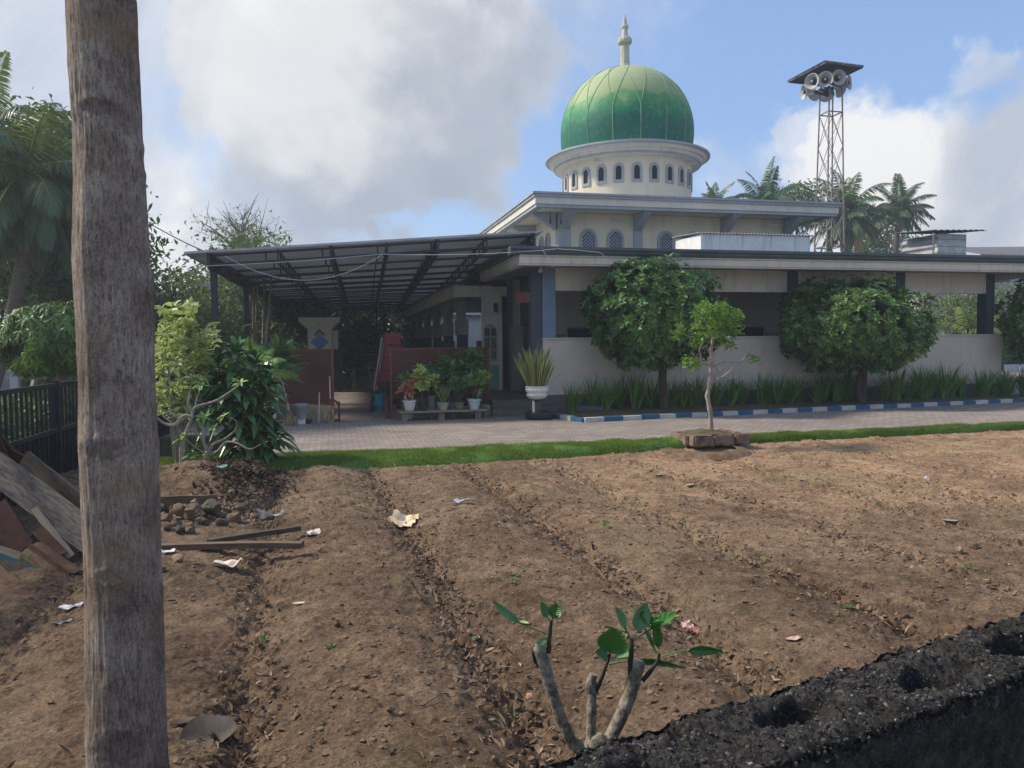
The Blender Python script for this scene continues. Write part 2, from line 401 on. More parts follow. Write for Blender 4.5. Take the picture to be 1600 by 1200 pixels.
# vectorised value noise
def vn2(x, y, seed=0):
    xi, yi = np.floor(x).astype(np.int64), np.floor(y).astype(np.int64); xf, yf = x-xi, y-yi
    u, v = xf*xf*xf*(xf*(xf*6-15)+10), yf*yf*yf*(yf*(yf*6-15)+10)
    def h(a, b):
        q = (a*374761393+b*668265263+seed*1442695041) & 0xffffffff
        q = ((q ^ (q >> 13))*1274126177) & 0xffffffff
        return ((q ^ (q >> 16)) & 0xffffff)/float(0xffffff)*2-1
    return (h(xi, yi)*(1-u)+h(xi+1, yi)*u)*(1-v)+(h(xi, yi+1)*(1-u)+h(xi+1, yi+1)*u)*v
def fbm(x, y, f, o=4, g=.5, seed=0):
    r = 0; a = 1; s_ = 0
    for i in range(o):
        r = r+a*vn2(x*f+i*17.3, y*f-i*9.1, seed+i); s_ += a; a *= g; f *= 2.03
    return r/s_

# ================================================================== SETTING: ground, soil, paving, lawn, kerb
def sstep(a, b, x):
    q = np.clip((x-a)/(b-a), 0, 1); return q*q*(3-2*q)
LFX = np.array([-6, -3.2, -.77, 1.55, 3.07, 5.28, 7.06, 12.48, 24.]); LFY = np.array([10.6, 10.55, 10.36, 10.48, 10.56, 10.92, 11.2, 11.35, 11.6])
def lawn_front(x): return np.interp(x, LFX, LFY)
def lawn_back(x): return np.interp(x, [-6, -1, 6, 24], [11.75, 11.72, 11.62, 11.95])
FUR = np.array([-4.2, -2.9, -1.6, -.27, .93, 2.19, 3.4, 4.65, 5.9, 7.1, 8.4, 9.6, 10.9, 12.2, 13.5, 14.8, 16.1, 17.4, 18.7, 20.])
CA, SA = math.cos(R_(2.7)), math.sin(R_(2.7))
def soil_h(x, y, fine=True):
    x = np.asarray(x, float); y = np.asarray(y, float)
    u = x*CA+y*SA + .10*fbm(x, y, .9, 3, .5, 3) + .035*fbm(x, y, 4.2, 2, .5, 9)
    d = np.min(np.abs(u[..., None]-FUR), axis=-1)
    amp = .155*(1-.80*sstep(2.4, 5.0, u))*(1-.45*sstep(-1.0, -2.2, u))*(.82+.35*fbm(x, y, .6, 2, .5, 5))
    prof = np.clip(d/.62, 0, 1)
    h = amp*(1-(1-prof)**2.3) - .045
    h += .03*fbm(x, y, .8, 3, .5, 21) + .030*fbm(x, y, 2.6, 4, .55, 31)
    # mound under the shrubs at the left
    md = sstep(-.45, -1.05, x+.12*fbm(x, y, 1.7, 2, .5, 41))*sstep(8.3, 8.95, y+.5*np.clip(x+1.15, 0, 1))
    h += .21*md*(1+.3*fbm(x, y, 3, 3, .5, 43))
    h = h*(1-sstep(.35, .0, lawn_front(x)-y)) + 0*(y)
    h -= .14*sstep(0, .25, y-lawn_front(x))
    if fine:
        c1 = fbm(x, y, 7.5, 3, .55, 51); c2 = fbm(x, y, 21, 3, .6, 61)
        rgh = .55+.75*sstep(.30, .02, d)+.3*fbm(x, y, 1.2, 2, .5, 71)
        h += (.024*np.abs(c1)+.012*np.clip(fbm(x, y, 12, 3, .55, 57)*1.6, 0, .5)+.022*np.clip(c2+.05, 0, 1)**1.2*1.7+.008*fbm(x, y, 60, 2, .6, 81))*rgh
    return h
def sh(x, y): return float(soil_h(np.array([x]), np.array([y]))[0])
def GS(px, py, dz=0):
    p = GZ(px, py, 0.03)
    for _ in range(4): p = GZ(px, py, sh(p.x, p.y))
    return Vector((p.x, p.y, p.z+dz))

def soil_material():
    m = bpy.data.materials.new('soil'); m.use_nodes = True; MATS['soil'] = m
    t = NT(m.node_tree); bs = t.n['Principled BSDF']; co = t.add('ShaderNodeTexCoord').outputs['Object']
    big = t.noise(co, .8, 5, .6); mid = t.noise(co, 6, 6, .65); fin = t.noise(co, 55, 6, .7)
    c = t.ramp(t.math('ADD', t.math('MULTIPLY', big, .45), t.math('MULTIPLY', mid, .55)), [(.38, (.115, .077, .050)), (.50, (.215, .148, .098)), (.60, (.32, .226, .150))])
    c = t.mix(t.mapr(t.noise(co, 2.2, 4, .6, .4), .55, .72, 0, .5), c, (.25, .140, .085, 1))        # redder dry crumbs
    c = t.mix(t.mapr(t.noise(co, .55, 4, .6), .52, .66, 0, .45), c, (.235, .195, .115, 1))      # greyer olive silt
    c = t.mix(t.mapr(fin, .30, .70), t.mix(1, c, (.58, .57, .58, 1), 'MULTIPLY'), t.mix(1, c, (1.30, 1.30, 1.28, 1), 'MULTIPLY'))
    vo = t.add('ShaderNodeTexVoronoi'); vo.inputs['Scale'].default_value = 34; t.put(vo.inputs[0], co)
    dot = t.mapr(vo.outputs['Distance'], .20, .12); sel = t.mapr(vo.outputs['Color'], .70, .72)
    c = t.mix(t.math('MULTIPLY', t.math('MULTIPLY', dot, sel), .5), c, (.42, .33, .25, 1))
    sx = t.add('ShaderNodeSeparateXYZ'); t.put(sx.inputs[0], co); dry = t.math('MULTIPLY', t.mapr(t.math('ADD', sx.outputs[0], t.math('MULTIPLY', t.noise(co, .5, 4, .6), 3)), 1.6, 7.0), t.mapr(sx.outputs[1], 3.5, 9.0))  # mask from the shaded near ground to the brighter far right
    c = t.mix(dry, c, t.mix(1, c, (1.62, 1.56, 1.46, 1), 'MULTIPLY'))        # light painted into the soil colour: brighter far right, shaded near ground
    t.put(bs.inputs['Base Color'], c); bs.inputs['Roughness'].default_value = .97; bs.inputs['Specular IOR Level'].default_value = .12
    b1 = t.add('ShaderNodeBump'); b1.inputs['Strength'].default_value = 1.0; b1.inputs['Distance'].default_value = .035
    t.put(b1.inputs['Height'], t.math('ADD', t.noise(co, 24, 7, .72), t.math('MULTIPLY', fin, .4)))
    b2 = t.add('ShaderNodeBump'); b2.inputs['Strength'].default_value = 1.0; b2.inputs['Distance'].default_value = .009
    t.put(b2.inputs['Height'], t.noise(co, 150, 5, .7)); t.l.new(b1.outputs[0], b2.inputs['Normal'])
    t.l.new(b2.outputs[0], bs.inputs['Normal'])
soil_material()
def grid_mesh(name, xs, ys, hf, mats, smooth=True):
    X, Y = np.meshgrid(xs, ys); Z = hf(X, Y); V = np.stack([X, Y, Z], -1).reshape(-1, 3)
    nx, ny = len(xs), len(ys); i = np.arange(nx-1)[None, :]+np.arange(ny-1)[:, None]*nx
    Fq = np.stack([i, i+1, i+1+nx, i+nx], -1).reshape(-1, 4)
    return mesh_np(name, V, Fq, None, mats, smooth=smooth)
xs = np.concatenate([np.arange(-8, -3.4, .08), np.arange(-3.4, 3.9, .0145), np.arange(3.9, 9.5, .026), np.arange(9.5, 24, .06)])
ys = [-1.0]
while ys[-1] < 12.1: ys.append(ys[-1]+(.05 if ys[-1] < .8 else .0095+.0016*ys[-1]))
structure(obj('soil_field', grid_mesh('soil_field', xs, np.array(ys), soil_h, ['soil'])))

mb = MB(); mb.add([(-900, -900, -.32), (900, -900, -.32), (900, 900, -.32), (-900, 900, -.32)], [(0, 1, 2, 3)])
structure(mb.build('ground', 'gravel_yard'))
mb = MB(); mb.add([(-70, 7, -.02), (-3.35, 7, -.02), (-3.35, 11.3, -.02), (-3.1, 11.3, -.02), (-3.1, 80, -.02), (-70, 80, -.02)], [(0, 1, 2, 3, 4, 5)])
structure(mb.build('yard_ground', 'gravel_yard'))

def paver_material():
    m = bpy.data.materials.new('pavers'); m.use_nodes = True; MATS['pavers'] = m
    t = NT(m.node_tree); bs = t.n['Principled BSDF']; co = t.add('ShaderNodeTexCoord').outputs['Object']
    br = t.add('ShaderNodeTexBrick'); t.put(br.inputs['Vector'], co); br.offset = .5
    for k, v in (('Scale', 1), ('Brick Width', .21), ('Row Height', .125), ('Mortar Size', .007), ('Mortar Smooth', .3), ('Bias', 0)): br.inputs[k].default_value = v
    br.inputs['Color1'].default_value = (.225, .19, .165, 1); br.inputs['Color2'].default_value = (.32, .275, .24, 1); br.inputs['Mortar'].default_value = (.09, .075, .06, 1)
    c = t.mix(t.mapr(t.noise(co, .7, 5, .6), .42, .66, 0, .55), br.outputs[0], (.16, .135, .12, 1))
    c = t.mix(t.mapr(t.noise(co, 9, 5, .7), .5, .75, 0, .5), c, (.30, .25, .20, 1))
    t.put(bs.inputs['Base Color'], c); bs.inputs['Roughness'].default_value = .85; bs.inputs['Specular IOR Level'].default_value = .3
    b = t.add('ShaderNodeBump'); b.inputs['Strength'].default_value = .7; b.inputs['Distance'].default_value = .012
    t.put(b.inputs['Height'], t.math('ADD', t.math('SUBTRACT', 1, br.outputs['Fac']), t.math('MULTIPLY', t.noise(co, 7, 5, .6), .8))); t.l.new(b.outputs[0], bs.inputs['Normal'])
paver_material()
mb = MB(); mb.add([(-3.1, 11.3, 0), (45, 11.3, 0), (45, 62, 0), (-3.1, 62, 0)], [(0, 1, 2, 3)])
structure(mb.build('paving', 'pavers'))

# lawn strip: lumpy turf with real blades
def lawn():
    xs = np.arange(-3.15, 23, .05); k = 15; V = []
    for x in xs:
        a, b = float(lawn_front(x))+.03, float(lawn_back(x))
        a += .06*float(fbm(np.array([x]), np.array([0.]), 1.3, 3, .5, 5)[0]); b += .05*float(fbm(np.array([x]), np.array([5.]), 1.1, 3, .5, 7)[0])
        for j in range(k):
            q = j/(k-1); y = a+(b-a)*q
            e = min(1, q/.18)**.6*min(1, (1-q)/.12)**.6
            V.append((x, y, -.03+(.135+.035*float(fbm(np.array([x]), np.array([y]), 3.5, 2, .5, 9)[0]))*e))
    V = np.array(V); nx = len(xs)
    i = np.arange(k-1)[None, :]+np.arange(nx-1)[:, None]*k
    Fq = np.stack([i, i+1, i+1+k, i+k], -1).reshape(-1, 4)
    n = 120000
    X = -3.1+26*rng.random(n)**1.5; a, b = lawn_front(X)+.03, lawn_back(X); q = rng.random(n); Yv = a+(b-a)*q
    e = np.minimum(1, q/.15)**.6*np.minimum(1, (1-q)/.1)**.6
    Zv = -.05+.13*e
    hgt = (.038+.036*rng.random(n))*(1+.5*fbm(X, Yv, 2.5, 2, .5, 11)); ang = rng.random(n)*6.283; w = .004+.0045*rng.random(n)
    lean = np.stack([rng.normal(size=n)*.45, -.25+rng.normal(size=n)*.45, np.ones(n)], -1)*hgt[:, None]
    B = np.stack([X, Yv, Zv], -1); sdv = np.stack([np.cos(ang), np.sin(ang)*.4, 0*ang], -1)*w[:, None]
    G = np.stack([B-sdv, B+sdv, B+lean], 1).reshape(-1, 3)
    Ft = np.arange(3*n).reshape(-1, 3)+len(V)
    me = mesh_np('lawn', np.concatenate([V, G]), Fq, Ft, ['grass'])
    tag(obj('lawn', me), kind='stuff', label='strip of short green grass between the dug soil and the paving', cat='grass')
lawn()

# planted bed, kerb painted in blue and white blocks
KP = [(4.75, 17.0), (5.22, 15.35), (7.06, 15.60), (10.3, 15.86), (13.72, 16.16), (18.0, 16.5), (30, 17.4)]
mb = MB(); poly = [(4.8, 16.95), (5.28, 15.45), (7.06, 15.7), (10.3, 15.96), (13.72, 16.26), (18, 16.6), (30, 17.5), (30, 17.97), (5.0, 17.97)]
mb.add([(x, y, .07) for x, y in poly]+[(x, y, -.05) for x, y in poly], [tuple(range(9)), *[(i, i+9, (i+1) % 9+9, (i+1) % 9) for i in range(9)]])
mat('bed_soil', (.06, .055, .03), (.13, .11, .055), 5, .95, 1, 30, .02, c3=(.17, .115, .065), c3amt=(.5, .7))
structure(mb.build('bed_soil', 'bed_soil'))
mat('kerb_white', (.40, .40, .38), (.52, .52, .50), 5, .75, .3, 30, .004, c3=(.30, .28, .25), c3amt=(.58, .76))
mat('kerb_blue', (.018, .085, .17), (.03, .13, .24), 5, .65, .3, 30, .004, c3=(.15, .17, .18), c3amt=(.62, .78))
mb = MB(); ci = 0
for (x0, y0), (x1, y1) in zip(KP[:-1], KP[1:]):
    Ls = math.hypot(x1-x0, y1-y0); seg = .43 if ci else .40; k = max(1, round(Ls/seg))
    for i in range(k):
        a, b = i/k, (i+1)/k; A = Vector((x0+(x1-x0)*a, y0+(y1-y0)*a, .022)); B = Vector((x0+(x1-x0)*b, y0+(y1-y0)*b, .022))
        g = (B-A).normalized()*.004; jit = random.uniform(-.006, .006)
        mb.obox(A+g+Vector((0, 0, jit)), B-g+Vector((0, jit, jit)), .12, .15, ci % 2); ci += 1
structure(mb.build('kerb', ['kerb_white', 'kerb_blue']))

# ================================================================== THE MOSQUE
MO = thing('mosque', 'large cream mosque with green dome, blue grey trim and a low veranda roof', 'mosque', (11, 22, 0))
def part(mb, name, m, parent=None, smooth=False): return mb.build(name, m, parent or MO, smooth)
# --- lower roof slab, gutter and fascia (stepped profile along front and left side)
# eave corner: front eave at Y=17, left eave at X=4.26 ; gutter overhangs to X=3.99
XR = 21.3
mb = MB(); mb.box((4.5, 17.2, 3.80), (XR, 22.9, 3.86)); mb.box((4.6, 22.9, 3.80), (XR+3, 40, 3.86)); part(mb, 'roof_slab', 'gutter')
mb = MB()   # dark gutter band: front
mb.prism([(17.0-.10, 3.742), (17.0-.14, 3.80), (17.0-.14, 3.845), (17.0-.20, 3.86), (17.0-.20, 3.925), (17.25, 3.925), (17.25, 3.742)], lambda u, v, d: (d, u, v), 4.0, XR)
mb.prism([(4.26-.10, 3.742), (4.26-.14, 3.80), (4.26-.14, 3.845), (4.26-.24, 3.86), (4.26-.24, 3.925), (4.5, 3.925), (4.5, 3.742)], lambda u, v, d: (u, d, v), 17.253, 23.2)
part(mb, 'gutter', 'gutter')
mb = MB()
mb.prism([(17.0, 3.51), (17.0, 3.545), (16.97, 3.55), (16.97, 3.70), (16.93, 3.71), (16.93, 3.74), (17.16, 3.74), (17.16, 3.51)], lambda u, v, d: (d, u, v), 4.26-.03, XR-.05)
mb.prism([(4.26, 3.51), (4.26, 3.545), (4.23, 3.55), (4.23, 3.70), (4.19, 3.71), (4.19, 3.74), (4.42, 3.74), (4.42, 3.51)], lambda u, v, d: (u, d, v), 17.163, 21.7)
part(mb, 'eave_fascia', 'fascia')
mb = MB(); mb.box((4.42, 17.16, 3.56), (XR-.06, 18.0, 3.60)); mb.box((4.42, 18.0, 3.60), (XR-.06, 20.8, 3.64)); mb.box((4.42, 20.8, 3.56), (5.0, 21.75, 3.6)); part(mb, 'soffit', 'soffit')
# --- parapet wall, plinth and columns on the front
mb = MB(); mb.box((5.07, 18.0, .42), (18.84, 18.14, 1.82)); 
for x in (8.8, 12.03, 15.4, 18.45): mb.box((x-.03, 17.985, .42), (x+.03, 18.0, 1.82))
mb.box((18.70, 18.14, .42), (18.84, 20.4, 1.82)); mb.box((5.07, 18.14, .42), (5.2, 18.45, 1.82))
mb.box((5.04, 17.965, 1.80), (18.87, 18.17, 1.835))
mat('parapet', (.55, .495, .43), (.61, .555, .49), 1.6, .5, .05, 40, .002, spec=.4, streak=.12)
part(mb, 'parapet', 'parapet')
mb = MB(); mb.box((5.02, 17.93, -.05), (18.9, 18.16, .42)); mb.box((18.66, 18.16, -.05), (18.9, 20.6, .42)); part(mb, 'plinth', 'plinth')
for x0, x1, m in ((5.07, 5.41, 'col_blue'), (11.88, 12.19, 'col_dark'), (15.27, 15.56, 'col_dark'), (18.3, 18.58, 'col_dark')):
    mb = MB(); mb.box((x0, 18.02, 1.836), (x1, 18.36, 3.597), 0, .012); part(mb, 'column', m)
mb = MB(); mb.box((4.78, 18.05, .35), (5.05, 18.32, 3.597)); part(mb, 'column', 'col_dark')
for a, b in ((5.413, 11.877), (12.193, 15.267), (15.563, 18.297)):
    mb = MB(); mb.box((a, 18.05, 3.0), (b, 18.2, 3.598)); part(mb, 'beam', 'fascia')
# --- terrace floor and inner wall
mb = MB(); mb.box((3.72, 17.75, 0), (5.01, 21.7, .34)); mb.box((5.02, 18.17, 0), (18.65, 20.39, .36)); part(mb, 'terrace_floor', 'step_tile')
mb = MB(); mb.box((3.62, 17.25, -.02), (6.35, 17.745, .17)); mb.box((3.55, 17.5, -.02), (3.70, 21.5, .17)); part(mb, 'step', 'step_tile')
mb = MB()
def wall_holes(mb, x0, x1, y0, y1, z0, z1, holes, m=0):
    """wall in x-z with rectangular openings (x0,x1,z0,z1) sorted by x"""
    x = x0
    for a, b, c, d in holes:
        mb.box((x, y0, z0), (a, y1, z1), m); mb.box((a, y0, z0), (b, y1, c), m)
        if d < z1: mb.box((a, y0, d), (b, y1, z1), m)
        x = b
    mb.box((x, y0, z0), (x1, y1, z1), m)
wall_holes(mb, 6.1, 17.5, 20.4, 20.6, 1.95, 3.58, [(6.45, 7.6, 1.951, 2.12), (11.7, 12.6, 1.951, 2.16), (16.2, 16.85, 1.951, 2.12)])
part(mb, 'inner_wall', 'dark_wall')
mb = MB(); wall_holes(mb, 6.1, 17.5, 20.36, 20.6, .36, 1.948, [(6.45, 7.6, 1.3, 1.948), (11.7, 12.6, .38, 1.948), (16.2, 16.85, 1.3, 1.948)]); part(mb, 'wall_tiles', 'grey_tile')
for a, b in ((6.45, 7.6), (11.7, 12.6), (16.2, 16.85)):
    mb = MB(); z0 = 1.3 if b < 11 or a > 15 else .38
    mb.box((a-.05, 20.32, z0-.05), (a, 20.62, 2.17)); mb.box((b, 20.32, z0-.05), (b+.05, 20.62, 2.17)); mb.box((a, 20.32, 2.12), (b, 20.62, 2.17)); mb.box((a, 20.32, z0-.05), (b, 20.62, z0))
    w = part(mb, 'window', 'bluegrey'); mb = MB(); mb.box((a, 20.5, z0), (b, 20.52, 2.12)); part(mb, 'pane', 'void', w)
for a, b in ((10.6, 10.9), (14.2, 14.45)): mb = MB(); mb.box((a, 18.2, 3.1), (b, 20.4, 3.55)); part(mb, 'ceiling_beam', 'dark_wall')
# --- entrance corner behind the snake plant: tiled pier, recess, arched shutter panel
mb = MB(); mb.box((5.09, 21.8, .34), (6.1, 22.0, 2.2)); mb.box((6.1, 20.61, .34), (6.3, 21.8, 2.2)); mb.box((5.05, 20.9, .34), (5.3, 21.797, 2.2)); part(mb, 'wall_tiles', 'grey_tile')
mb = MB(); mb.box((5.14, 21.82, 2.2), (6.1, 22.0, 3.58)); mb.box((6.1, 20.61, 2.2), (6.28, 21.8, 3.58)); part(mb, 'entrance_wall', 'cream')
mb = MB(); mb.box((5.45, 21.74, 2.2), (5.82, 21.817, 3.58)); part(mb, 'wall_stripe', 'col_dark')
mb = MB(); mb.box((5.00, 21.45, .34), (5.13, 21.62, 3.56)); part(mb, 'column', 'col_dark')
mb = MB(); mb.box((4.90, 22.3, .3), (5.2, 22.4, 3.5)); part(mb, 'door_recess', 'void')
# arched shutter panel (x 4.34..4.92 at Y 21.8)
ax0, ax1, ay = 4.30, 4.88, 21.8
mb = MB(); mb.box((ax0, ay, .34), (ax1, ay+.14, 1.09)); part(mb, 'dado', 'green_tile')
mb = MB(); mb.box((ax0, ay+.01, 1.092), (ax1, ay+.14, 3.2)); mb.box((ax1-.10, ay-.05, .34), (ax1, ay+.009, 3.15)); part(mb, 'end_wall', 'fascia')
def arch_pts(xc, w, z0, zs, zt, n=8, pointed=True):
    P = [(xc-w/2, z0)]
    for i in range(n+1):
        q = i/n
        if pointed:
            th = math.pi*(1-q); xx = math.cos(th); zz = math.sin(th)**.8; P.append((xc+xx*w/2, zs+(zt-zs)*(zz if abs(xx) > .25 else zz+.0)))
        else:
            th = math.pi*(1-q); P.append((xc+math.cos(th)*w/2, zs+(zt-zs)*math.sin(th)))
    P.append((xc+w/2, z0)); return P
wm = MB(); xc = 4.53
wm.prism(arch_pts(xc, .40, 1.18, 1.92, 2.30), lambda u, v, d: (u, d, v), ay-.03, ay+.008); w = part(wm, 'shuttered_window', 'shutter')
mb = MB()
for sx in (-.095, .095):
    for z0, z1 in ((1.25, 1.50), (1.53, 1.86), (1.93, 2.16)): mb.box((xc+sx-.062, ay-.04, z0), (xc+sx+.062, ay-.031, z1))
part(mb, 'pane', 'void', w)
mb = MB()
for sx in (-.095, .095):
    for i in range(9): z = 1.27+i*.065; mb.box((xc+sx-.06, ay-.048, z), (xc+sx+.06, ay-.041, z+.012))
    mb.box((xc+sx-.006, ay-.049, 1.25), (xc+sx+.006, ay-.041, 2.16))
part(mb, 'glazing_bar', 'shutter', w)
# --- lower side veranda: fascia, roof, arcade
mb = MB(); mb.box((3.60, 21.8, 3.07), (4.62, 21.95, 3.40)); mb.box((3.46, 21.8, 3.06), (3.6, 41, 3.41)); mb.box((4.62, 21.83, 3.1), (5.4, 21.99, 3.38)); part(mb, 'veranda_fascia', 'fascia')
mb = MB(); mb.box((3.38, 21.72, 3.41), (3.75, 41.1, 3.47)); mb.box((3.62, 21.97, 3.38), (5.2, 41, 3.409)); part(mb, 'veranda_roof', 'gutter')
mb = MB(); mb.box((5.2, 23.2, 3.38), (21, 40, 3.45)); mb.box((4.2, 23.2, 3.45), (4.3, 40, 3.795)); mb.box((3.62, 21.97, 3.30), (5.2, 41, 3.375)); part(mb, 'veranda_ceiling', 'steel_dark')
mb = MB(); mb.box((3.7, 21.97, 0), (9.0, 41, .33)); part(mb, 'veranda_floor', 'step_tile')
for i in range(7):
    y = 23.0+i*2.9
    mb = MB(); mb.box((3.78, y, .33), (4.08, y+.34, 2.2)); part(mb, 'arcade_column', 'col_dark')
    mb = MB()      # spandrel between this column and the next: lobed arch
    a, b = y+.34, y+2.9; n = 14; pts = [(y, 2.2), (y, 3.29)]
    top = [(b, 3.29)]; low = []
    for k in range(n+1):
        q = k/n; low.append((a+(b-a)*q, 2.2+.78*math.sin(math.pi*q)**.55))
    P = [(y, 2.2), (y, 3.29), (b, 3.29)]+low[::-1]
    vs = []; fs = []
    # strips
    for k in range(n):
        (u0, v0), (u1, v1) = low[k], low[k+1]; o = len(vs)
        vs += [(3.82, u0, v0), (3.82, u1, v1), (3.82, u1, 3.29), (3.82, u0, 3.29), (4.02, u0, v0), (4.02, u1, v1), (4.02, u1, 3.29), (4.02, u0, 3.29)]
        fs += [tuple(o+j for j in f) for f in ((0, 1, 2, 3), (7, 6, 5, 4), (0, 4, 5, 1))]
    mb.add(vs, fs); mb.box((3.82, y-.02, 2.2), (4.02, a+.02, 3.29)); mb.box((3.76, y-.25, 1.98), (4.06, y+.55, 2.45))
    part(mb, 'arch', 'house_grey')
mb = MB(); mb.box((3.80, 22.9, 1.12), (4.0, 41, 1.2)); part(mb, 'arcade_rail', 'col_dark')
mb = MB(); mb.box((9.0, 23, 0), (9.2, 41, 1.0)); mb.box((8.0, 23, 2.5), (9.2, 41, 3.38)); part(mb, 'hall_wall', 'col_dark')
for i in range(5):
    y = 24.+i*3.6; mb = MB(); mb.box((8.9, y, .33), (9.2, y+.5, 2.6)); part(mb, 'hall_column', 'col_dark')
# --- upper storey
UX0, UX1, UY0, UY1 = 7.0, 15.3, 23.0, 31.3
mb = MB(); mb.box((UX0+.02, UY0+.02, 3.87), (UX1-.02, UY1-.02, 5.80)); part(mb, 'upper_wall', 'cream')
def upcol(x0, x1, y0, y1):
    mb = MB(); mb.box((x0, y0, 3.87), (x1, y1, 5.78)); return part(mb, 'upper_column', 'bluegrey')
for x0, x1 in ((7.0, 7.40), (9.54, 9.82), (12.62, 12.92), (14.92, 15.3)): upcol(x0, x1, UY0-.05, UY0+.3)
for y0 in (25.7, 28.4, 30.9): upcol(UX0-.05, UX0+.3, y0, y0+.32)
# sloped cantilever brackets under the eave
for x0, x1 in ((7.06, 7.34), (9.56, 9.80), (12.64, 12.90), (14.95, 15.2)):
    mb = MB(); mb.prism([(22.95, 5.28), (22.95, 5.80), (22.2, 5.80), (22.2, 5.72)], lambda u, v, d: (d, u, v), x0, x1); part(mb, 'bracket', 'bluegrey')
for y0, y1 in ((23.05, 23.3), (25.72, 25.98), (28.42, 28.68), (30.95, 31.2)):
    mb = MB(); mb.prism([(6.95, 5.28), (6.95, 5.80), (6.2, 5.80), (6.2, 5.72)], lambda u, v, d: (u, d, v), y0, y1); part(mb, 'bracket', 'bluegrey')
# upper roof fascia: grey cap, cream band, grey lip (front, sides)
RX0, RX1, RY0, RY1 = 6.02, 16.3, 22.0, 32.3
def ringband(e, z0, z1, m, name, inn=.25):
    mb = MB(); a, b, c, d = RX0-e, RX1+e, RY0-e, RY1+e
    O = [(a, c), (b, c), (b, d), (a, d)]; I = [(a+inn, c+inn), (b-inn, c+inn), (b-inn, d-inn), (a+inn, d-inn)]
    vs = [(x, y, z) for z in (z0, z1) for x, y in O+I]; fs = []
    for i in range(4):
        j = (i+1) % 4; fs += [(i, j, j+8, i+8), (i+4, i+12, j+12, j+4), (i, i+4, j+4, j), (i+8, j+8, j+12, i+12)]
    mb.add(vs, fs); return part(mb, name, m)
ringband(.0, 5.78, 5.87, 'bluegrey', 'eave_lip'); ringband(.035, 5.872, 6.075, 'fascia', 'upper_fascia'); ringband(.09, 6.077, 6.15, 'bluegrey', 'roof_cap', .4)
ringband(.13, 6.152, 6.215, 'bluegrey', 'roof_cap', .45)
mb = MB(); mb.box((RX0+.2, RY0+.2, 5.81), (RX1-.2, RY1-.2, 5.85)); part(mb, 'upper_soffit', 'cream')
mb = MB(); mb.box((RX0+.3, RY0+.3, 6.02), (RX1-.3, RY1-.3, 6.06)); part(mb, 'upper_roof', 'bluegrey')
# lattice windows
def lattice_window(cx, cy, axis):
    w, z0, zs, zt = .42, 4.25, 4.98, 5.24
    f = (lambda u, v, d: (cx+u, cy-d, v)) if axis == 'x' else (lambda u, v, d: (cx-d, cy+u, v))
    mb = MB(); out = arch_pts(0, w+.16, z0-.08, zs, zt+.09, 12, False); inn = arch_pts(0, w, z0, zs, zt, 12, False); n = len(out)
    vs = [f(u, v, d) for d in (.05, -.02) for u, v in out+inn]; fs = []
    for i in range(n):
        j = (i+1) % n; fs += [(i, j, n+j, n+i), (i, i+2*n, j+2*n, j), (n+i, n+j, n+j+2*n, n+i+2*n)]
    mb.add(vs, fs); wd = part(mb, 'lattice_window', 'bluegrey')
    mb = MB(); mb.add([f(u, v, .004) for u, v in inn], [tuple(range(n))]); part(mb, 'opening', 'void', wd)
    mb = MB(); g = .115
    def inside(u, v):
        if abs(u) > w/2 or v < z0: return False
        return v <= zs or (u/(w/2))**2+((v-zs)/(zt-zs))**2 <= 1
    for sgn in (1, -1):
        for k in range(-16, 17):
            c = k*g; seg = []
            st = 60
            for i in range(st+1):
                u = -w/2+w*i/st; v = 4.7+sgn*u+c*1.0
                if inside(u, v): seg.append((u, v))
            if len(seg) > 2:
                a, b = seg[0], seg[-1]; mb.obox(f(a[0], a[1], .012+.004*sgn), f(b[0], b[1], .012+.004*sgn), .022, .012, 0, up=(0, 1, 0) if axis == 'x' else (1, 0, 0))
    part(mb, 'lattice', 'lattice', wd)
for x in (8.0, 8.92, 10.66, 11.62, 13.5, 14.4): lattice_window(x, UY0+.02, 'x')
for y in (24.2, 25.0, 26.8, 27.6): lattice_window(UX0+.02, y, 'y')
# --- drum, cornice, dome
DC = (10.98, 27.15, 0); KD = .93
def kd(prof): return [(r*KD, 8.60-(8.56-z)*.70 if 7.9 < z < 8.56 and r > 2.5 and len(prof) < 20 else z) for r, z in prof]
mb = MB(); mb.lathe(kd([(2.57, 6.0), (2.57, 8.26), (2.2, 8.26)]), DC, 96); part(mb, 'drum', 'cream', smooth=True)
mb = MB(); mb.lathe(kd([(2.55, 7.93), (2.72, 8.00), (2.93, 8.02), (2.93, 8.09), (2.97, 8.10), (2.99, 8.21), (3.08, 8.24), (3.12, 8.25), (3.14, 8.37), (3.22, 8.40), (3.28, 8.42), (3.28, 8.50), (3.20, 8.53), (2.6, 8.56)]), DC, 96)
part(mb, 'cornice', 'fascia', smooth=True)
mb = MB(); mb.lathe(kd([(3.141, 8.375), (3.235, 8.395), (3.295, 8.415), (3.295, 8.505), (3.2, 8.545)]), DC, 96); part(mb, 'cornice_cap', 'bluegrey', smooth=True)
mb = MB(); mb.lathe(kd([(2.90, 8.005), (2.945, 8.015), (2.945, 8.092), (2.93, 8.1)]), DC, 96); part(mb, 'cornice_lip', 'bluegrey', smooth=True)
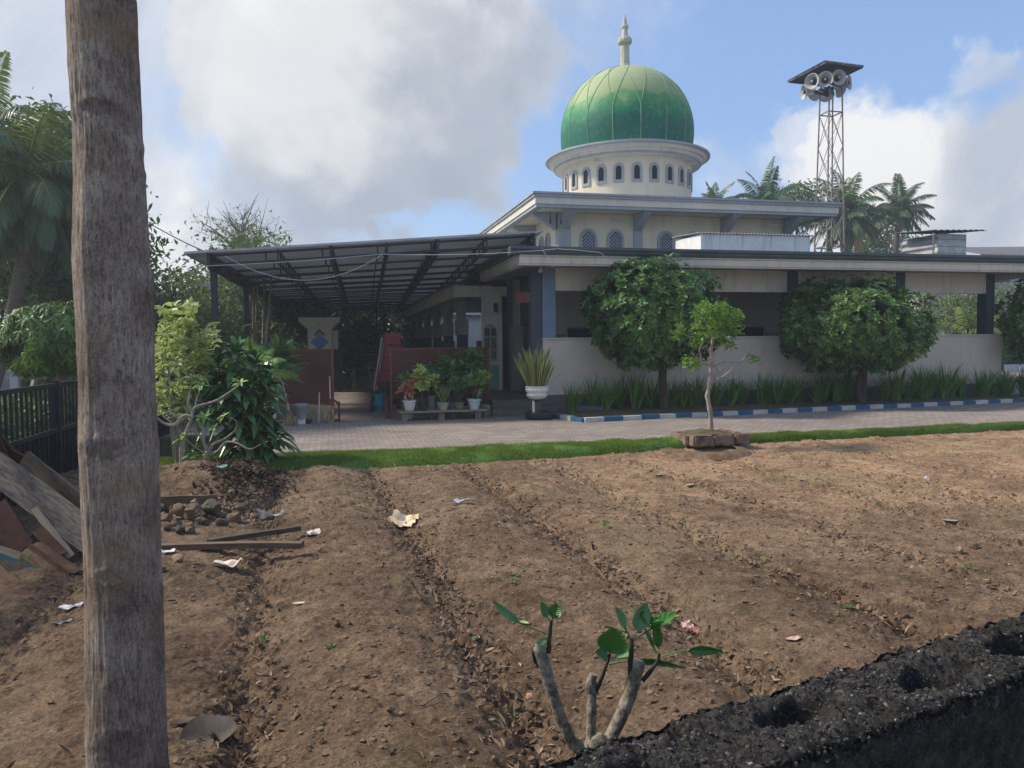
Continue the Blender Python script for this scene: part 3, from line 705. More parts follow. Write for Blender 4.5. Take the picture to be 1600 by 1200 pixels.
for k in range(24):
    th = R_(-90+k*15+1.5)
    if math.sin(th) > .35: continue
    def f(u, v, d, th=th): rr = 2.575*KD+d; ph = th+u/2.57/KD; return (DC[0]+rr*math.cos(ph), DC[1]+rr*math.sin(ph), v)
    mb = MB(); out = arch_pts(0, .36, 7.27, 7.75, 7.95, 8, False); inn = arch_pts(0, .20, 7.37, 7.73, 7.85, 8, False); n = len(out)
    vs = [f(u, v, d) for d in (.035, -.02) for u, v in out+inn]; fs = []
    for i in range(n):
        j = (i+1) % n; fs += [(i, j, n+j, n+i), (i, i+2*n, j+2*n, j), (n+i, n+j, n+j+2*n, n+i+2*n)]
    mb.add(vs, fs); wd = part(mb, 'drum_window', 'bluegrey')
    mb = MB(); mb.add([f(u, v, .006) for u, v in inn], [tuple(range(n))]); part(mb, 'opening', 'void', wd)
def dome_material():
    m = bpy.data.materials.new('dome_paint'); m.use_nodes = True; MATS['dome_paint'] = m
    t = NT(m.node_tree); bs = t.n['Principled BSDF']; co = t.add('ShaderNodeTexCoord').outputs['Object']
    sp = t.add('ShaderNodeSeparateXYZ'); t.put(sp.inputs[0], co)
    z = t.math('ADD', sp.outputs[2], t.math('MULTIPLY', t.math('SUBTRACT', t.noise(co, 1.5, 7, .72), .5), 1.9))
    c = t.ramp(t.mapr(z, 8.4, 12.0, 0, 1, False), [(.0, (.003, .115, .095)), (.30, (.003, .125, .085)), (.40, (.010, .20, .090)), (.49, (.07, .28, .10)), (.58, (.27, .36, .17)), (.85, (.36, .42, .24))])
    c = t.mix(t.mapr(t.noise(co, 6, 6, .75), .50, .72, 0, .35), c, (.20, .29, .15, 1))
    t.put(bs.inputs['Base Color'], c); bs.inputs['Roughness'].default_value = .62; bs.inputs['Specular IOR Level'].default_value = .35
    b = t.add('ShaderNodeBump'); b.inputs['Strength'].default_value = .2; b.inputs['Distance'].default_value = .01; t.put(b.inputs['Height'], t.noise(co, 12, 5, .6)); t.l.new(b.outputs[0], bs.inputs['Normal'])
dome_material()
DP = [(2.50, 8.45), (2.58, 8.7), (2.635, 9.0), (2.665, 9.3), (2.665, 9.55), (2.64, 9.8), (2.58, 10.1), (2.48, 10.4), (2.33, 10.7), (2.13, 10.99), (1.88, 11.25), (1.56, 11.50), (1.20, 11.70), (.80, 11.84), (.40, 11.93), (.20, 11.97)]
# dense profile by Catmull-like interpolation
DZ = np.array([p[1] for p in DP]); DR = np.array([p[0] for p in DP]); s_ = np.linspace(0, len(DP)-1, 60)
DPf = [(float(np.interp(s, range(len(DP)), DR)), float(np.interp(s, range(len(DP)), DZ))) for s in s_]
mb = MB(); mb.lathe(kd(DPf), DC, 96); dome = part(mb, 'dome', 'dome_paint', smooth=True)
def dr(s):  # point on dome at profile parameter s in 0..1
    q = s*(len(DP)-1); return KD*float(np.interp(q, range(len(DP)), DR)), float(np.interp(q, range(len(DP)), DZ))
def dpt(th, s, e=.004): r, z = dr(s); return (DC[0]+(r+e)*math.cos(th), DC[1]+(r+e)*math.sin(th), z+e*.4)
mat('rib_paint', (.14, .29, .15), (.24, .36, .20), 4, .6)
mb = MB()
for k in range(16):
    th = R_(-90+12+k*22.5); dth = R_(22.5)
    mb.tube([dpt(th, s) for s in np.linspace(0, .36, 12)], .016, 5)
    for sg in (-1, 1):
        mb.tube([dpt(th+sg*dth*1.0*(q**1.15), .36+.60*q) for q in np.linspace(0, 1, 22)], .012, 5)
part(mb, 'rib', 'rib_paint', dome, smooth=True)
mat('finial_paint', (.42, .42, .34), (.55, .54, .46), 3, .8, c3=(.20, .22, .17), c3amt=(.52, .7), c3scale=4)
mb = MB(); mb.lathe([(.34, 11.88), (.27, 11.98), (.215, 12.12), (.20, 12.3), (.195, 12.72), (.19, 12.85), (.29, 12.88), (.31, 12.92), (.31, 13.01), (.28, 13.05), (.27, 13.08), (.15, 13.10), (.115, 13.42), (.15, 13.44), (.165, 13.47), (.165, 13.52), (.12, 13.55), (.115, 13.58), (.075, 13.75), (.03, 13.9), (.0, 14.02)], (DC[0]-.06, DC[1], 0), 12); mb.v = [(DC[0]-.06+(x-DC[0]+.06)*.86, DC[1]+(y-DC[1])*.86, z) for x, y, z in mb.v]
part(mb, 'finial', 'finial_paint')
# little lamps under the eaves and cornice
for p, q in (((12.5, 25.25, 8.10), (.30, -.25, -.06)), ((9.2, 25.5, 8.10), (-.25, -.25, -.06)), ((8.75, 22.9, 5.62), (.25, -.35, -.12)), ((11.6, 22.9, 5.60), (.35, -.35, -.08)), ((14.1, 22.9, 5.60), (.35, -.35, -.08)), ((6.6, 22.5, 5.55), (.0, -.0, -.18)), ((6.95, 22.5, 5.50), (0, 0, -.14))):
    mb = MB(); a = Vector(p); b = a+Vector(q); mb.cyl(a, b, .022, .03, 8); mb.cyl(a+Vector((0, 0, .2)), a, .012, .012, 6)
    part(mb, 'eave_lamp', 'stick_pale' if abs(q[0]) > .1 else 'cable_dk')
mb = MB(); mb.lathe([(.0, -.07), (.04, -.06), (.06, -.02), (.05, .02), (.02, .05), (.02, .09)], (4.95, 17.75, 3.47), 12); mb.lathe([(.0, -.05), (.04, -.03), (.04, .03), (.02, .06)], (7.2, 17.3, 3.5), 12); part(mb, 'bulb', 'plastic_white', smooth=True)
for x, y, z in ((4.62, 21.6, 2.75), (5.62, 20.3, 2.65)):
    mb = MB(); mb.box((x, y, z-.12), (x+.1, y+.1, z+.14)); part(mb, 'wall_speaker', 'horn_dark')

# hanging sign by the entrance
HS = thing('hanging_sign', 'small red brown wooden sign hanging from a bracket beside the entrance column', 'sign', (4.7, 17.95, 2.8))
a = GY(806, 473, 18.1); b = GY(840, 457, 18.1)
mb = MB(); mb.box((a.x, 18.08, a.z), (b.x, 18.12, b.z), 0, .008); mb.build('sign_board', 'red_frame', HS)
mb = MB(); mb.box((a.x+.12, 18.09, b.z+.07), (5.0, 18.115, b.z+.10)); mb.box((a.x+.15, 18.095, b.z), (a.x+.165, 18.11, b.z+.07)); mb.box((b.x-.05, 18.095, b.z), (b.x-.035, 18.11, b.z+.07)); mb.build('bracket', 'steel_dark', HS)

# roof sheds
def corr_sheet(mb, p00, p10, p11, p01, n, amp=.02, m=0, steps=6):
    """corrugated sheet: corrugations run from edge p00-p10 to p01-p11, profile across p00->p10"""
    p00, p10, p11, p01 = map(Vector, (p00, p10, p11, p01)); nn_ = (p10-p00).cross(p01-p00).normalized(); k = n*steps; vs = []
    for i in range(k+1):
        q = i/k; o = nn_*amp*math.sin(2*math.pi*n*q); vs += [p00.lerp(p10, q)+o, p01.lerp(p11, q)+o]
    b = len(vs); vs += [Vector(v)-nn_*.006 for v in vs]
    fs = [(2*i, 2*i+2, 2*i+3, 2*i+1) for i in range(k)]+[(b+2*i, b+2*i+1, b+2*i+3, b+2*i+2) for i in range(k)]
    mb.add(vs, fs, m)
RS = thing('roof_shed', 'long white box room with a thin corrugated roof on the veranda roof beneath the dome', 'shed', (11.8, 19.5, 3.9))
mb = MB(); mb.box((10.1, 19.5, 3.87), (13.56, 21.1, 4.72)); mb.build('wall', 'white_paint', RS)
mb = MB(); corr_sheet(mb, (10.02, 19.42, 4.74), (13.64, 19.42, 4.74), (13.64, 21.2, 4.84), (10.02, 21.2, 4.84), 36, .018); mb.build('roof', 'corrug', RS)
RH = thing('roof_hut', 'small corrugated metal hut with white block front standing on the flat roof at the right', 'hut', (19.3, 21, 3.9))
A = GY(1466, 364, 19.5); B = GY(1510, 367, 19.5); z0 = 3.87; h0 = A.z
mb = MB(); mb.box((A.x, 19.5, z0), (B.x, 19.62, h0-.02)); mb.box((B.x-.1, 19.62, z0), (B.x, 20.8, h0-.02)); mb.build('block_wall', 'brick_white', RH)
mb = MB(); 
for i in range(6): z = z0+.02+i*.21; mb.box((A.x+.02, 19.485, z), (B.x, 19.499, z+.012)); 
mb.build('mortar_joint', 'house_grey', RH)
mb = MB(); corr_sheet(mb, (A.x-.0, 19.5, z0), (A.x-.0, 19.5, h0-.02), (A.x, 21.0, h0-.02), (A.x, 21.0, z0), 5, .035); mb.build('side_sheet', 'corrug', RH)
mb = MB(); corr_sheet(mb, (A.x-.42, 19.2, h0+.03), (B.x+.45, 19.2, h0+.08), (B.x+.45, 20.9, h0+.22), (A.x-.42, 20.9, h0+.17), 9, .02); mb.build('roof', 'corrug_dark', RH)
mb = MB(); mb.cyl((A.x-.35, 19.3, z0), (A.x-.35, 19.3, h0-.02), .02); mb.build('post', 'galv', RH)
RB = thing('tiled_building', 'low building with a dark tiled roof just showing over the veranda roof at far right', 'building', (42, 50, 0))
mb = MB(); q = GY(1532, 397, 50); q2 = GY(1640, 378, 50)
mb.add([(q.x, 50, q.z), (q2.x+12, 50, q.z), (q2.x+12, 58, q2.z+.9), (q.x+3.4, 58, q2.z+.5)], [(0, 1, 2, 3)]); mb.add([(q.x, 50, q.z-.08), (q2.x+12, 50, q.z-.08), (q2.x+12, 50, q.z-.002), (q.x, 50, q.z-.002)], [(0, 1, 2, 3)])
mat('roof_dark', (.10, .095, .095), (.17, .16, .155), 7, .8, .8, 16, .03); mb.build('roof', 'roof_dark', RB)
mb = MB(); mb.box((q.x+.5, 50.5, 0), (q2.x+5.5, 58, q.z-.1)); mb.build('wall', 'house_grey', RB)
mb = MB(); pL = GY(1569, 570, 21); pR = GY(1600, 580, 21)
mb.box((pL.x, 21, pR.z), (pR.x+6, 21.15, pL.z)); mb.box((pL.x+.1, 21.03, 0), (pL.x+.3, 21.12, pR.z)); mb.box((pR.x+3, 21.03, 0), (pR.x+3.2, 21.12, pR.z))
tag(mb.build('white_rail', 'white_paint', origin=(pL.x, 21, 0)), 'low white horizontal rail past the right end of the parapet', 'rail')

# ================================================================== CANOPY
def rot2(a): return Vector((math.cos(a), math.sin(a), 0))
CO = GY(290, 396, 17.6); CR = GY(848, 362.5, 17.3)
cb = R_(-2.3); cu, cv = Vector((math.cos(cb), math.sin(cb), 0)), Vector((-math.sin(cb), math.cos(cb), 0))
CW = (CR-CO).dot(cu); CSL = (CR.z-CO.z)/CW
CL = 24.8
def cf(a, b, h=0): p = CO+cu*a+cv*b; return Vector((p.x, p.y, CO.z+CSL*a-(b/CL)*(.25+.55*a/CW)+h))
CA_ = thing('steel_canopy', 'wide grey sheet canopy on dark steel posts and trusses over the paved yard', 'canopy', (CO.x, CO.y, 0))
mb = MB(); corr_sheet(mb, cf(0, 0), cf(0, CL), cf(CW, CL), cf(CW, 0), 110, .008, 0, 2); mb.build('roof_sheet', 'canopy_sheet', CA_)
mb = MB(); mb.obox(cf(-.01, -.02, .01), cf(CW+.01, -.02, .01), .03, .05); mb.obox(cf(-.02, 0, .01), cf(-.02, CL, .01), .03, .05); mb.build('edge_trim', 'corrug', CA_)
def truss(a0, b0, a1, b1, step, hgt, top, name='truss', diag=False, w=.05):
    mb = MB(); p0, p1 = cf(a0, b0), cf(a1, b1); n = max(2, round((p1-p0).length/step)); off = Vector((0, 0, -top)); lo = Vector((0, 0, -top-hgt))
    mb.obox(p0+off, p1+off, w, w); mb.obox(p0+lo, p1+lo, w, w)
    for i in range(n+1):
        q = p0.lerp(p1, i/n); mb.obox(q+off, q+lo, w*.8, w*.8, up=(0, 1, 0))
        if diag and i < n: q2 = p0.lerp(p1, (i+1)/n); mb.obox(q+(off if i % 2 else lo), q2+(lo if i % 2 else off), w*.7, w*.7)
    return mb.build(name, 'steel_dark', CA_)
for i in range(16): truss(.4, .25+i*1.58, CW-.15, .25+i*1.58, 1.15, .20, .045, 'purlin_truss', w=.045)
for a, d in ((.45, True), (1.9, False), (3.05, True), (4.3, False), (5.45, True), (6.6, False), (CW-.2, True)): truss(a, .1, a, CL-.1, .62, .26, .045, 'main_truss', d, .075 if d else .045)
for k in range(6):
    b = .62+k*4.75; p = cf(.45, b)
    mb = MB(); mb.box((p.x-.065, p.y-.065, 0), (p.x+.065, p.y+.065, p.z-.05)); mb.box((p.x-.12, p.y-.12, 0), (p.x+.12, p.y+.12, .02)); mb.build('post', 'steel_dark', CA_)
p = cf(4.4, 13.5)   # lattice mast carrying the middle of the roof
mb = MB()
for sx in (-.14, .14):
    for sy in (-.14, .14): mb.box((p.x+sx-.025, p.y+sy-.025, 0), (p.x+sx+.025, p.y+sy+.025, p.z-.3))
for i in range(11):
    z = .3+i*.32
    for sx in (-.14, .14): mb.obox((p.x+sx, p.y-.14, z), (p.x+sx, p.y+.14, z), .02, .02)
    for sy in (-.14, .14): mb.obox((p.x-.14, p.y+sy, z), (p.x+.14, p.y+sy, z), .02, .02)
mb.build('mast', 'steel_dark', CA_)
# pale cable strung across the canopy front, sagging once
c0, c1, c2, c3 = cf(.35, -.06, -.30), GY(598, 397, 17.35), GY(870, 389, 16.7), GY(1010, 391, 16.75)
def sag(a, b, s, n=16): return [a.lerp(b, i/n)+Vector((0, 0, -s*4*(i/n)*(1-i/n))) for i in range(n+1)]
mb = MB(); mb.tube(sag(c0, c1, .03)+sag(c1, c2, .06)[1:], .007, 5); a = GY(352, 400, 17.4); mb.tube(sag(a, c1, .55, 24), .007, 5)
tag(mb.build('canopy_cable', 'cable', smooth=True, origin=c0), 'pale electric cable strung along the canopy front with one long sagging loop', 'cable')
mb = MB(); e = [GY(x, y, 16.72) for x, y in ((872, 389), (905, 391), (935, 394), (944, 399), (940, 408), (936, 412))]; mb.tube(e, .008, 5); e = [GY(x, y, 16.72) for x, y in ((848, 391), (853, 398), (856, 407), (862, 416), (866, 417))]; mb.tube(e, .007, 5)
tag(mb.build('gutter_cable', 'cable', smooth=True, origin=e[0]), 'thin loose cable dangling over the gutter above the entrance column', 'cable')
a, b, c = GD(-60, 160, 14), GD(232, 348, 20), GD(345, 403, 17.9)
mb = MB(); mb.tube(sag(a, b, .25)+sag(b, c, .05)[1:], .014, 5); tag(mb.build('power_line', 'cable_dk', smooth=True, origin=b), 'dark power line sloping down from the upper left to the canopy corner', 'cable')

# ================================================================== yard behind: pillar, gate, houses, lamp
GP = thing('gate_pillar', 'stout cream gate pillar with stepped cap and blue diamond tiles', 'pillar', (-.43, 28.6, 0))
mb = MB(); mb.box((-.86, 28.6, 0), (.0, 29.4, 2.32)); mb.box((.02, 28.75, 0), (.22, 29.3, 2.25)); mb.build('shaft', 'pillar_cream', GP)
mb = MB()
for i, (e, z0, z1) in enumerate(((.03, 2.32, 2.37), (.10, 2.37, 2.45), (.20, 2.45, 2.56), (.30, 2.56, 2.72))): mb.box((-.86-e, 28.6-e, z0+.001*i), (.0+e, 29.4+e, z1))
mb.build('cap', 'pillar_cream', GP)
for cx, cz, r, m in ((-.44, 1.83, .32, 'blue_tile'), (-.44, 2.11, .19, 'blue_tile2'), (-.44, 1.53, .19, 'roof_tile')):
    dd = .02 if r > .2 else .0; pts = [(cx-r, cz), (cx, cz-r), (cx+r, cz), (cx, cz+r)]
    mb = MB(); mb.prism([(cx+(u-cx)*1.09, cz+(v-cz)*1.09) for u, v in pts], lambda u, v, d: (u, d, v), 28.585-dd, 28.60); fr = mb.build('tile_border', 'pillar_cream' if r > .2 else 'house_grey', GP)
    mb = MB(); mb.prism(pts, lambda u, v, d: (u, d, v), 28.570-dd, 28.584-dd); mb.build('diamond_tile', m, fr)
GT = thing('yard_gate', 'dark iron bar gate on a low wall at the far end of the covered yard', 'gate', (1.6, 30.2, 0))
mb = MB(); mb.box((.25, 30.2, 0), (3.3, 30.35, .62)); mb.build('low_wall', 'house_grey', GT)
mb = MB(); mb.obox((.25, 30.27, 1.42), (3.3, 30.27, 1.42), .05, .05); mb.obox((.25, 30.27, .72), (3.3, 30.27, .72), .04, .04)
for i in range(24): x = .3+i*.13; mb.obox((x, 30.27, .62), (x, 30.27, 1.40), .022, .022, up=(0, 1, 0))
mb.build('bars', 'steel_dark', GT)
mb = MB(); mb.box((.05, 28.4, 0), (.35, 28.52, 1.55)); mb.build('leaf', 'fence_blk', GT)

def house(name, label, x0, x1, y0, y1, zw, zr, wm_, rm, wins=(), eave=.4):
    H = thing(name, label, 'house', ((x0+x1)/2, y0, 0))
    mb = MB(); mb.box((x0, y0, 0), (x1, y1, zw)); mb.build('wall', wm_, H)
    mb = MB(); ym = (y0+y1)/2; mb.add([(x0-eave, y0-eave, zw-.05), (x1+eave, y0-eave, zw-.05), (x1+eave, y1+eave, zw-.05), (x0-eave, y1+eave, zw-.05), (x0+1.2, ym, zr), (x1-1.2, ym, zr)], [(0, 1, 5, 4), (2, 3, 4, 5), (1, 2, 5), (3, 0, 4), (3, 2, 1, 0)]); mb.build('roof', rm, H)
    mb = MB(); mb.box((x0-eave, y0-eave-.02, zw-.2), (x1+eave, y0-eave+.06, zw-.052)); mb.build('eave_board', 'house_white', H)
    for a, b, c, d in wins:
        mb = MB(); mb.box((a-.06, y0-.05, c-.06), (b+.06, y0+.01, d+.06)); f = mb.build('window_frame', 'house_white', H)
        mb = MB(); mb.box((a, y0-.06, c), (b, y0-.052, d)); mb.build('pane', 'void', f)
    return H
q = GY(660, 540, 44)
house('white_house', 'white house with a red tiled roof seen between the veranda columns', 3.4, 13, 44, 50, 3.6, 5.0, 'house_white', 'roof_tile', [(4.2, 4.8, 1.0, 1.9), (6.0, 7.0, 1.0, 1.9), (8.3, 9.5, 1.0, 1.9)])
house('red_roof_house', 'distant house with a red tiled roof behind the yard gate trees', .0, 3.0, 56, 62, 3.2, 5.1, 'house_grey', 'roof_tile', [])
BH = thing('blue_roof_house', 'house with a pale blue metal roof at the far left edge behind the clipped tree', 'house', (-13.5, 26, 0))
a, b = GD(-60, 470, 26), GD(14, 527, 26)
mb = MB(); mb.add([(a.x, 25.5, a.z+.3), (b.x, 25.2, b.z), (b.x, 30, b.z+.1), (a.x, 30, a.z+.4)], [(0, 1, 2, 3)]); mb.box((b.x-3, 25.1, b.z-.12), (b.x, 25.25, b.z-.01)); mb.build('roof', 'teal_roof', BH)
mb = MB(); mb.box((b.x-8, 25.8, 0), (b.x-.4, 31, b.z-.2)); mb.build('wall', 'house_white', BH)

SL = thing('street_lamp', 'thin street lamp with bent arm and pale head above the shrubs left of the canopy', 'street lamp', (0, 0, 0))
a = GD(268, 500, 24); b = GD(303, 447, 24); c = GD(322, 446, 24); SL.location = (a.x, a.y, 0); WL[SL.name] = Vector((a.x, a.y, 0))
mb = MB(); mb.tube([(a.x, a.y, 0), (a.x, a.y, a.z-.2), a, b, c], [.05, .045, .03, .025, .025], 8); mb.build('pole', 'galv', SL)
mb = MB(); mb.obox(c-Vector((.05, 0, 0)), c+(c-b)*.55, .14, .08); mb.cyl(c+(c-b)*.3+Vector((0, 0, -.12)), c+(c-b)*.3, .07, .05, 10); mb.build('lamp_head', 'plastic_white', SL)

# ================================================================== loudspeaker tower
TW = thing('loudspeaker_tower', 'tall steel lattice tower with a ring of grey horn loudspeakers under a small rusty roof', 'tower', (18.9, 26, 0))
tx, ty = 18.93, 26.0; zt = GY(1290, 150, 26).z
def leg(sx, sy, z): w = .47-.19*min(1, z/zt); return Vector((tx+sx*w, ty+sy*w, z))
mb = MB()
for sx in (-1, 1):
    for sy in (-1, 1): mb.obox(leg(sx, sy, 0), leg(sx, sy, zt+.2), .042, .042, up=(0, 1, 0))
mb.build('mast_leg', 'galv', TW)
mb = MB(); zz = 0.2; n = 0
while zz < zt-1.3:
    z2 = zz+1.28
    for a_, b_ in (((-1, -1), (1, -1)), ((1, -1), (1, 1)), ((1, 1), (-1, 1)), ((-1, 1), (-1, -1))):
        mb.obox(leg(*a_, zz), leg(*b_, z2), .016, .016); mb.obox(leg(*b_, zz), leg(*a_, z2), .016, .016)
        if n % 4 == 3: mb.obox(leg(*a_, z2), leg(*b_, z2), .04, .04)
    zz = z2; n += 1
mb.build('bracing', 'galv', TW)
Lc, Rc = GY(1232, 126, 27.0), GY(1348, 103, 25.3); ctr = (Lc+Rc)/2; zr = ctr.z; Nc = GY(1291, 97, 25.0); Nc.z = zr; Fc = ctr*2-Nc; Fc.z = zr
pk = Vector((ctr.x, ctr.y, zr+.50)); cs = [Lc, Nc, Rc, Fc]
mb = MB()
for i in range(4):
    a, b = cs[i], cs[(i+1) % 4]; n = 44; nn_ = (b-a).cross(pk-a).normalized(); vs = []
    for k in range(n+1):
        q = k/n; w = .034*math.sin(k*math.pi/1.5); e = a.lerp(b, q); e = e+(e-pk).normalized()*(.07*random.random()); vs += [e+nn_*w, pk+(e-pk)*.02+nn_*w*.1]
    vs += [Vector(v)+Vector((0, 0, -.012)) for v in vs]; o = 2*(n+1)
    mb.add(vs, [(2*k, 2*k+2, 2*k+3, 2*k+1) for k in range(n)]+[(o+2*k, o+2*k+1, o+2*k+3, o+2*k+2) for k in range(n)])
mb.build('tower_roof', 'corrug_dark', TW)
mb = MB()
for i in range(4): mb.obox(cs[i]-Vector((0, 0, .05)), cs[(i+1) % 4]-Vector((0, 0, .05)), .05, .05); mb.obox(cs[i]-Vector((0, 0, .05)), pk-Vector((0, 0, .07)), .05, .05); mb.obox(leg(*((-1, -1), (1, -1), (1, 1), (-1, 1))[i], zt+.2), cs[i].lerp(pk, .7)-Vector((0, 0, .06)), .035, .035)
mb.build('roof_frame', 'corrug_dark', TW)
ya = math.atan2(tx, ty)
def horn(px, py, Yd, az, el, r=.27):
    """horn with round bell; az turned from straight at the viewer, positive to the right"""
    a = az-ya+math.pi*0; D = Vector((math.sin(az-ya), -math.cos(az-ya), 0))*math.cos(el)+Vector((0, 0, math.sin(el))); c = GY(px, py, Yd)
    q = D.to_track_quat('Z', 'Y').to_matrix()
    pr = [(.003, -.42), (.03, -.42), (.045, -.40), (.06, -.30), (.10, -.17), (.17, -.06), (.235, .0), (r, .025), (r+.012, .02), (r+.012, .0), (r-.03, -.015), (.19, -.07), (.12, -.15)]
    mb = MB(); mb.lathe(pr, n=28); mb.v = [tuple(q @ Vector(v)+c) for v in mb.v]; h = mb.build('horn_speaker', 'horn', TW, smooth=True)
    mb = MB(); mb.lathe([(.0, .03), (.05, .02), (.075, -.04), (.08, -.12), (.11, -.16), (.06, -.2)], n=16); mb.v = [tuple(q @ Vector(v)+c) for v in mb.v]; mb.build('driver', 'horn_dark', h, smooth=True)
    mb = MB(); mb.lathe([(.0, .05), (.035, .045), (.04, .03), (.0, .028)], n=12); mb.v = [tuple(q @ Vector(v)+c) for v in mb.v]; mb.build('cone_tip', 'horn', h, smooth=True)
    hub = Vector((tx, ty, c.z)); mb = MB(); mb.cyl(hub+(c-D*.4-hub)*.15, c-D*.38, .04, .06, 12); mb.build('mount', 'horn_dark', h)
for a in ((1269, 127, 25.2, -28, -.10), (1289.5, 124, 25.1, 2, -.12), (1310.5, 121, 25.2, 26, -.10), (1256, 144, 25.7, -68, -.1), (1271, 147, 25.9, -140, -.25), (1292, 149, 26.3, 165, -.35), (1314, 141, 25.9, 130, -.25), (1327, 129, 25.7, 74, .0)):
    horn(a[0], a[1], a[2], R_(a[3]), a[4])

# ================================================================== red boards, cabinet, ladder, brooms
def board(name, label, x0, y0, x1, y1, zb, zt_, posts=True, mids=()):
    B = thing(name, label, 'board', ((x0+x1)/2, (y0+y1)/2, 0)); a, b = Vector((x0, y0, 0)), Vector((x1, y1, 0)); d = (b-a).normalized(); nn_ = Vector((d.y, -d.x, 0))
    up = Vector((0, 0, 1)); h = (zt_-zb)
    mb = MB(); mb.obox(a+up*(zb+h/2), b+up*(zb+h/2), .012, h); mb.build('panel', 'red_board', B)
    mb = MB(); mb.obox(a+up*zt_, b+up*zt_, .045, .05); mb.obox(a+up*zb, b+up*zb, .04, .04)
    mb.build('frame', 'red_frame', B)
    for p in [a-d*.03, b+d*.03]:
        mb = MB(); mb.obox(p, p+up*(zt_+.03), .05, .05, up=(0, 1, 0)); mb.obox(p-nn_*.2, p-nn_*.2+up*.45, .05, .05, up=(0, 1, 0)); mb.obox(p-nn_*.2+up*.4, p+up*.5, .03, .04); mb.obox(p-nn_*.22+up*.05, p+up*.05, .04, .04); mb.build('leg', 'red_frame', B)
    for q in mids:
        p = a.lerp(b, q)+nn_*.01; mb = MB(); mb.obox(p+up*zb, p+up*zt_, .03, .03, up=(0, 1, 0)); mb.build('rail', 'red_frame', B)
    return B
board('red_board', 'red brown plywood partition board standing behind the row of potted plants', 1.32, 17.5, 3.85, 18.9, .47, 1.60, mids=(.47,))
board('red_board', 'red brown plywood board with brooms leaning on it, right of the leafy shrub', -1.75, 18.5, -.03, 17.15, .40, 1.60)
# red tiered cabinet
RC = thing('red_cabinet', 'tall stepped red box cabinet on a dark stand behind the partition board', 'cabinet', (1.9, 20.2, 0))
def bx(px0, py0, px1, py1, y, dep): a, b = GY(px0, py1, y), GY(px1, py0, y); return (a.x, y, a.z), (b.x, y+dep, b.z)
mb = MB(); a, b = bx(601, 520, 626, 559, 20.0, .5); mb.box(a, b, 0, .01); mb.build('top_box', 'red_paint', RC)
mb = MB()
for u in (.35, .72): mb.box((a[0]+(b[0]-a[0])*u-.06, 19.985, b[2]-.34), (a[0]+(b[0]-a[0])*u+.06, 19.999, b[2]-.30))
mb.build('slot', 'red_dark', RC)
mb = MB(); a, b = bx(597, 559.2, 626, 579, 19.97, .6); mb.box(a, b, 0, .01); mb.build('middle_box', 'red_paint', RC)
mb = MB(); a, b = bx(587, 579.2, 626, 597, 19.9, .7); mb.box(a, b, 0, .01); mb.box((a[0], a[1], a[2]-.1), (a[0]+.1, a[1]+.05, a[2])); mb.build('base_box', 'red_paint', RC)
mb = MB(); zb = a[2]
for x in (a[0]+.35, b[0]-.05):
    for y in (19.95, 20.5): mb.box((x-.03, y-.03, 0), (x+.03, y+.03, zb))
mb.box((a[0]+.38, 20.4, .1), (b[0]-.08, 20.45, zb-.01)); mb.build('stand', 'fence_blk', RC)
LD = thing('ladder', 'slim pale ladder leaning against the red cabinet', 'ladder', (1.0, 19.6, 0))
mb = MB()
for dx, dy in ((0, 0), (.07, .35)): a = GY(579, 632, 19.4+dy)+Vector((dx, 0, 0)); a.z = 0; b = GY(597, 528, 20.0+dy)+Vector((dx, 0, 0)); mb.obox(a, a.lerp(b, .28), .035, .05, 1); mb.obox(a.lerp(b, .28), b, .03, .045)
mb.build('rail', ['bamboo', 'fence_blk'], LD)
mb = MB()
for i in range(6): q = .12+i*.15; a0 = GY(579, 632, 19.4); a0.z = 0; b0 = GY(597, 528, 20.0); p = a0.lerp(b0, q); mb.obox(p, p+Vector((.07, .35, 0)), .025, .03)
mb.build('rung', 'bamboo', LD)
mb = MB(); a = GY(592, 634, 19.6); mb.lathe([(.0, .0), (.09, 0), (.10, .12), (.14, .16), (.145, .40), (.15, .41), (.15, .43), (.13, .42), (.12, .2)], (a.x, 19.6, 0), 20)
tag(mb.build('water_drum', 'teal_plastic', smooth=True, origin=(a.x, 19.6, 0)), 'tall teal plastic container on the paving beside the red cabinet', 'bucket')

def broom(label, top, mid, bot, wid, y, red=False, group=None):
    B = thing('broom', label, 'broom', (0, 0, 0)); T, Mm, Bt = GY(*top, y+.25), GY(*mid, y+.06), GY(*bot, y); Bt.z = max(Bt.z, .01)
    B.location = (Bt.x, Bt.y, 0); WL[B.name] = Vector((Bt.x, Bt.y, 0))
    mb = MB(); mb.cyl(T, Mm, .012, .013, 8); mb.build('stick', 'stick_pale', B)
    mb = MB(); mb.cyl(Mm+Vector((0, 0, .05)), Mm-Vector((0, 0, .10)), .025, .04, 10); mb.build('collar', 'red_paint' if red else 'bamboo', B)
    n = 90; P = np.array([list(Mm+Vector((random.uniform(-.03, .03), random.uniform(-.02, .02), -.08))) for _ in range(n)])
    E = np.array([list(Bt+Vector((random.uniform(-wid, wid), random.uniform(-.06, .06), random.uniform(0, .03)))) for _ in range(n)])
    D = E-P; L = np.linalg.norm(D, axis=1); leaves('bristles', P, D, unit(n), L, .010, 'straw', B, simple=True, droop=0, t1=.8)
broom('palm rib broom with red collar leaning at the right end of the red board', (515, 588), (516, 626), (515.5, 658), .125, 16.9, True)
broom('palm rib broom leaning to the left beside the grey pot', (441, 596), (450, 634), (457, 664), .13, 16.75)
SK = thing('long_dustpan', 'flat grey dustpan with a long pale upright handle on the paving', 'dustpan', (0, 0, 0)); a = GZ(498, 662); SK.location = a; WL[SK.name] = a.copy()
b = GY(499, 613, a.y+.1)
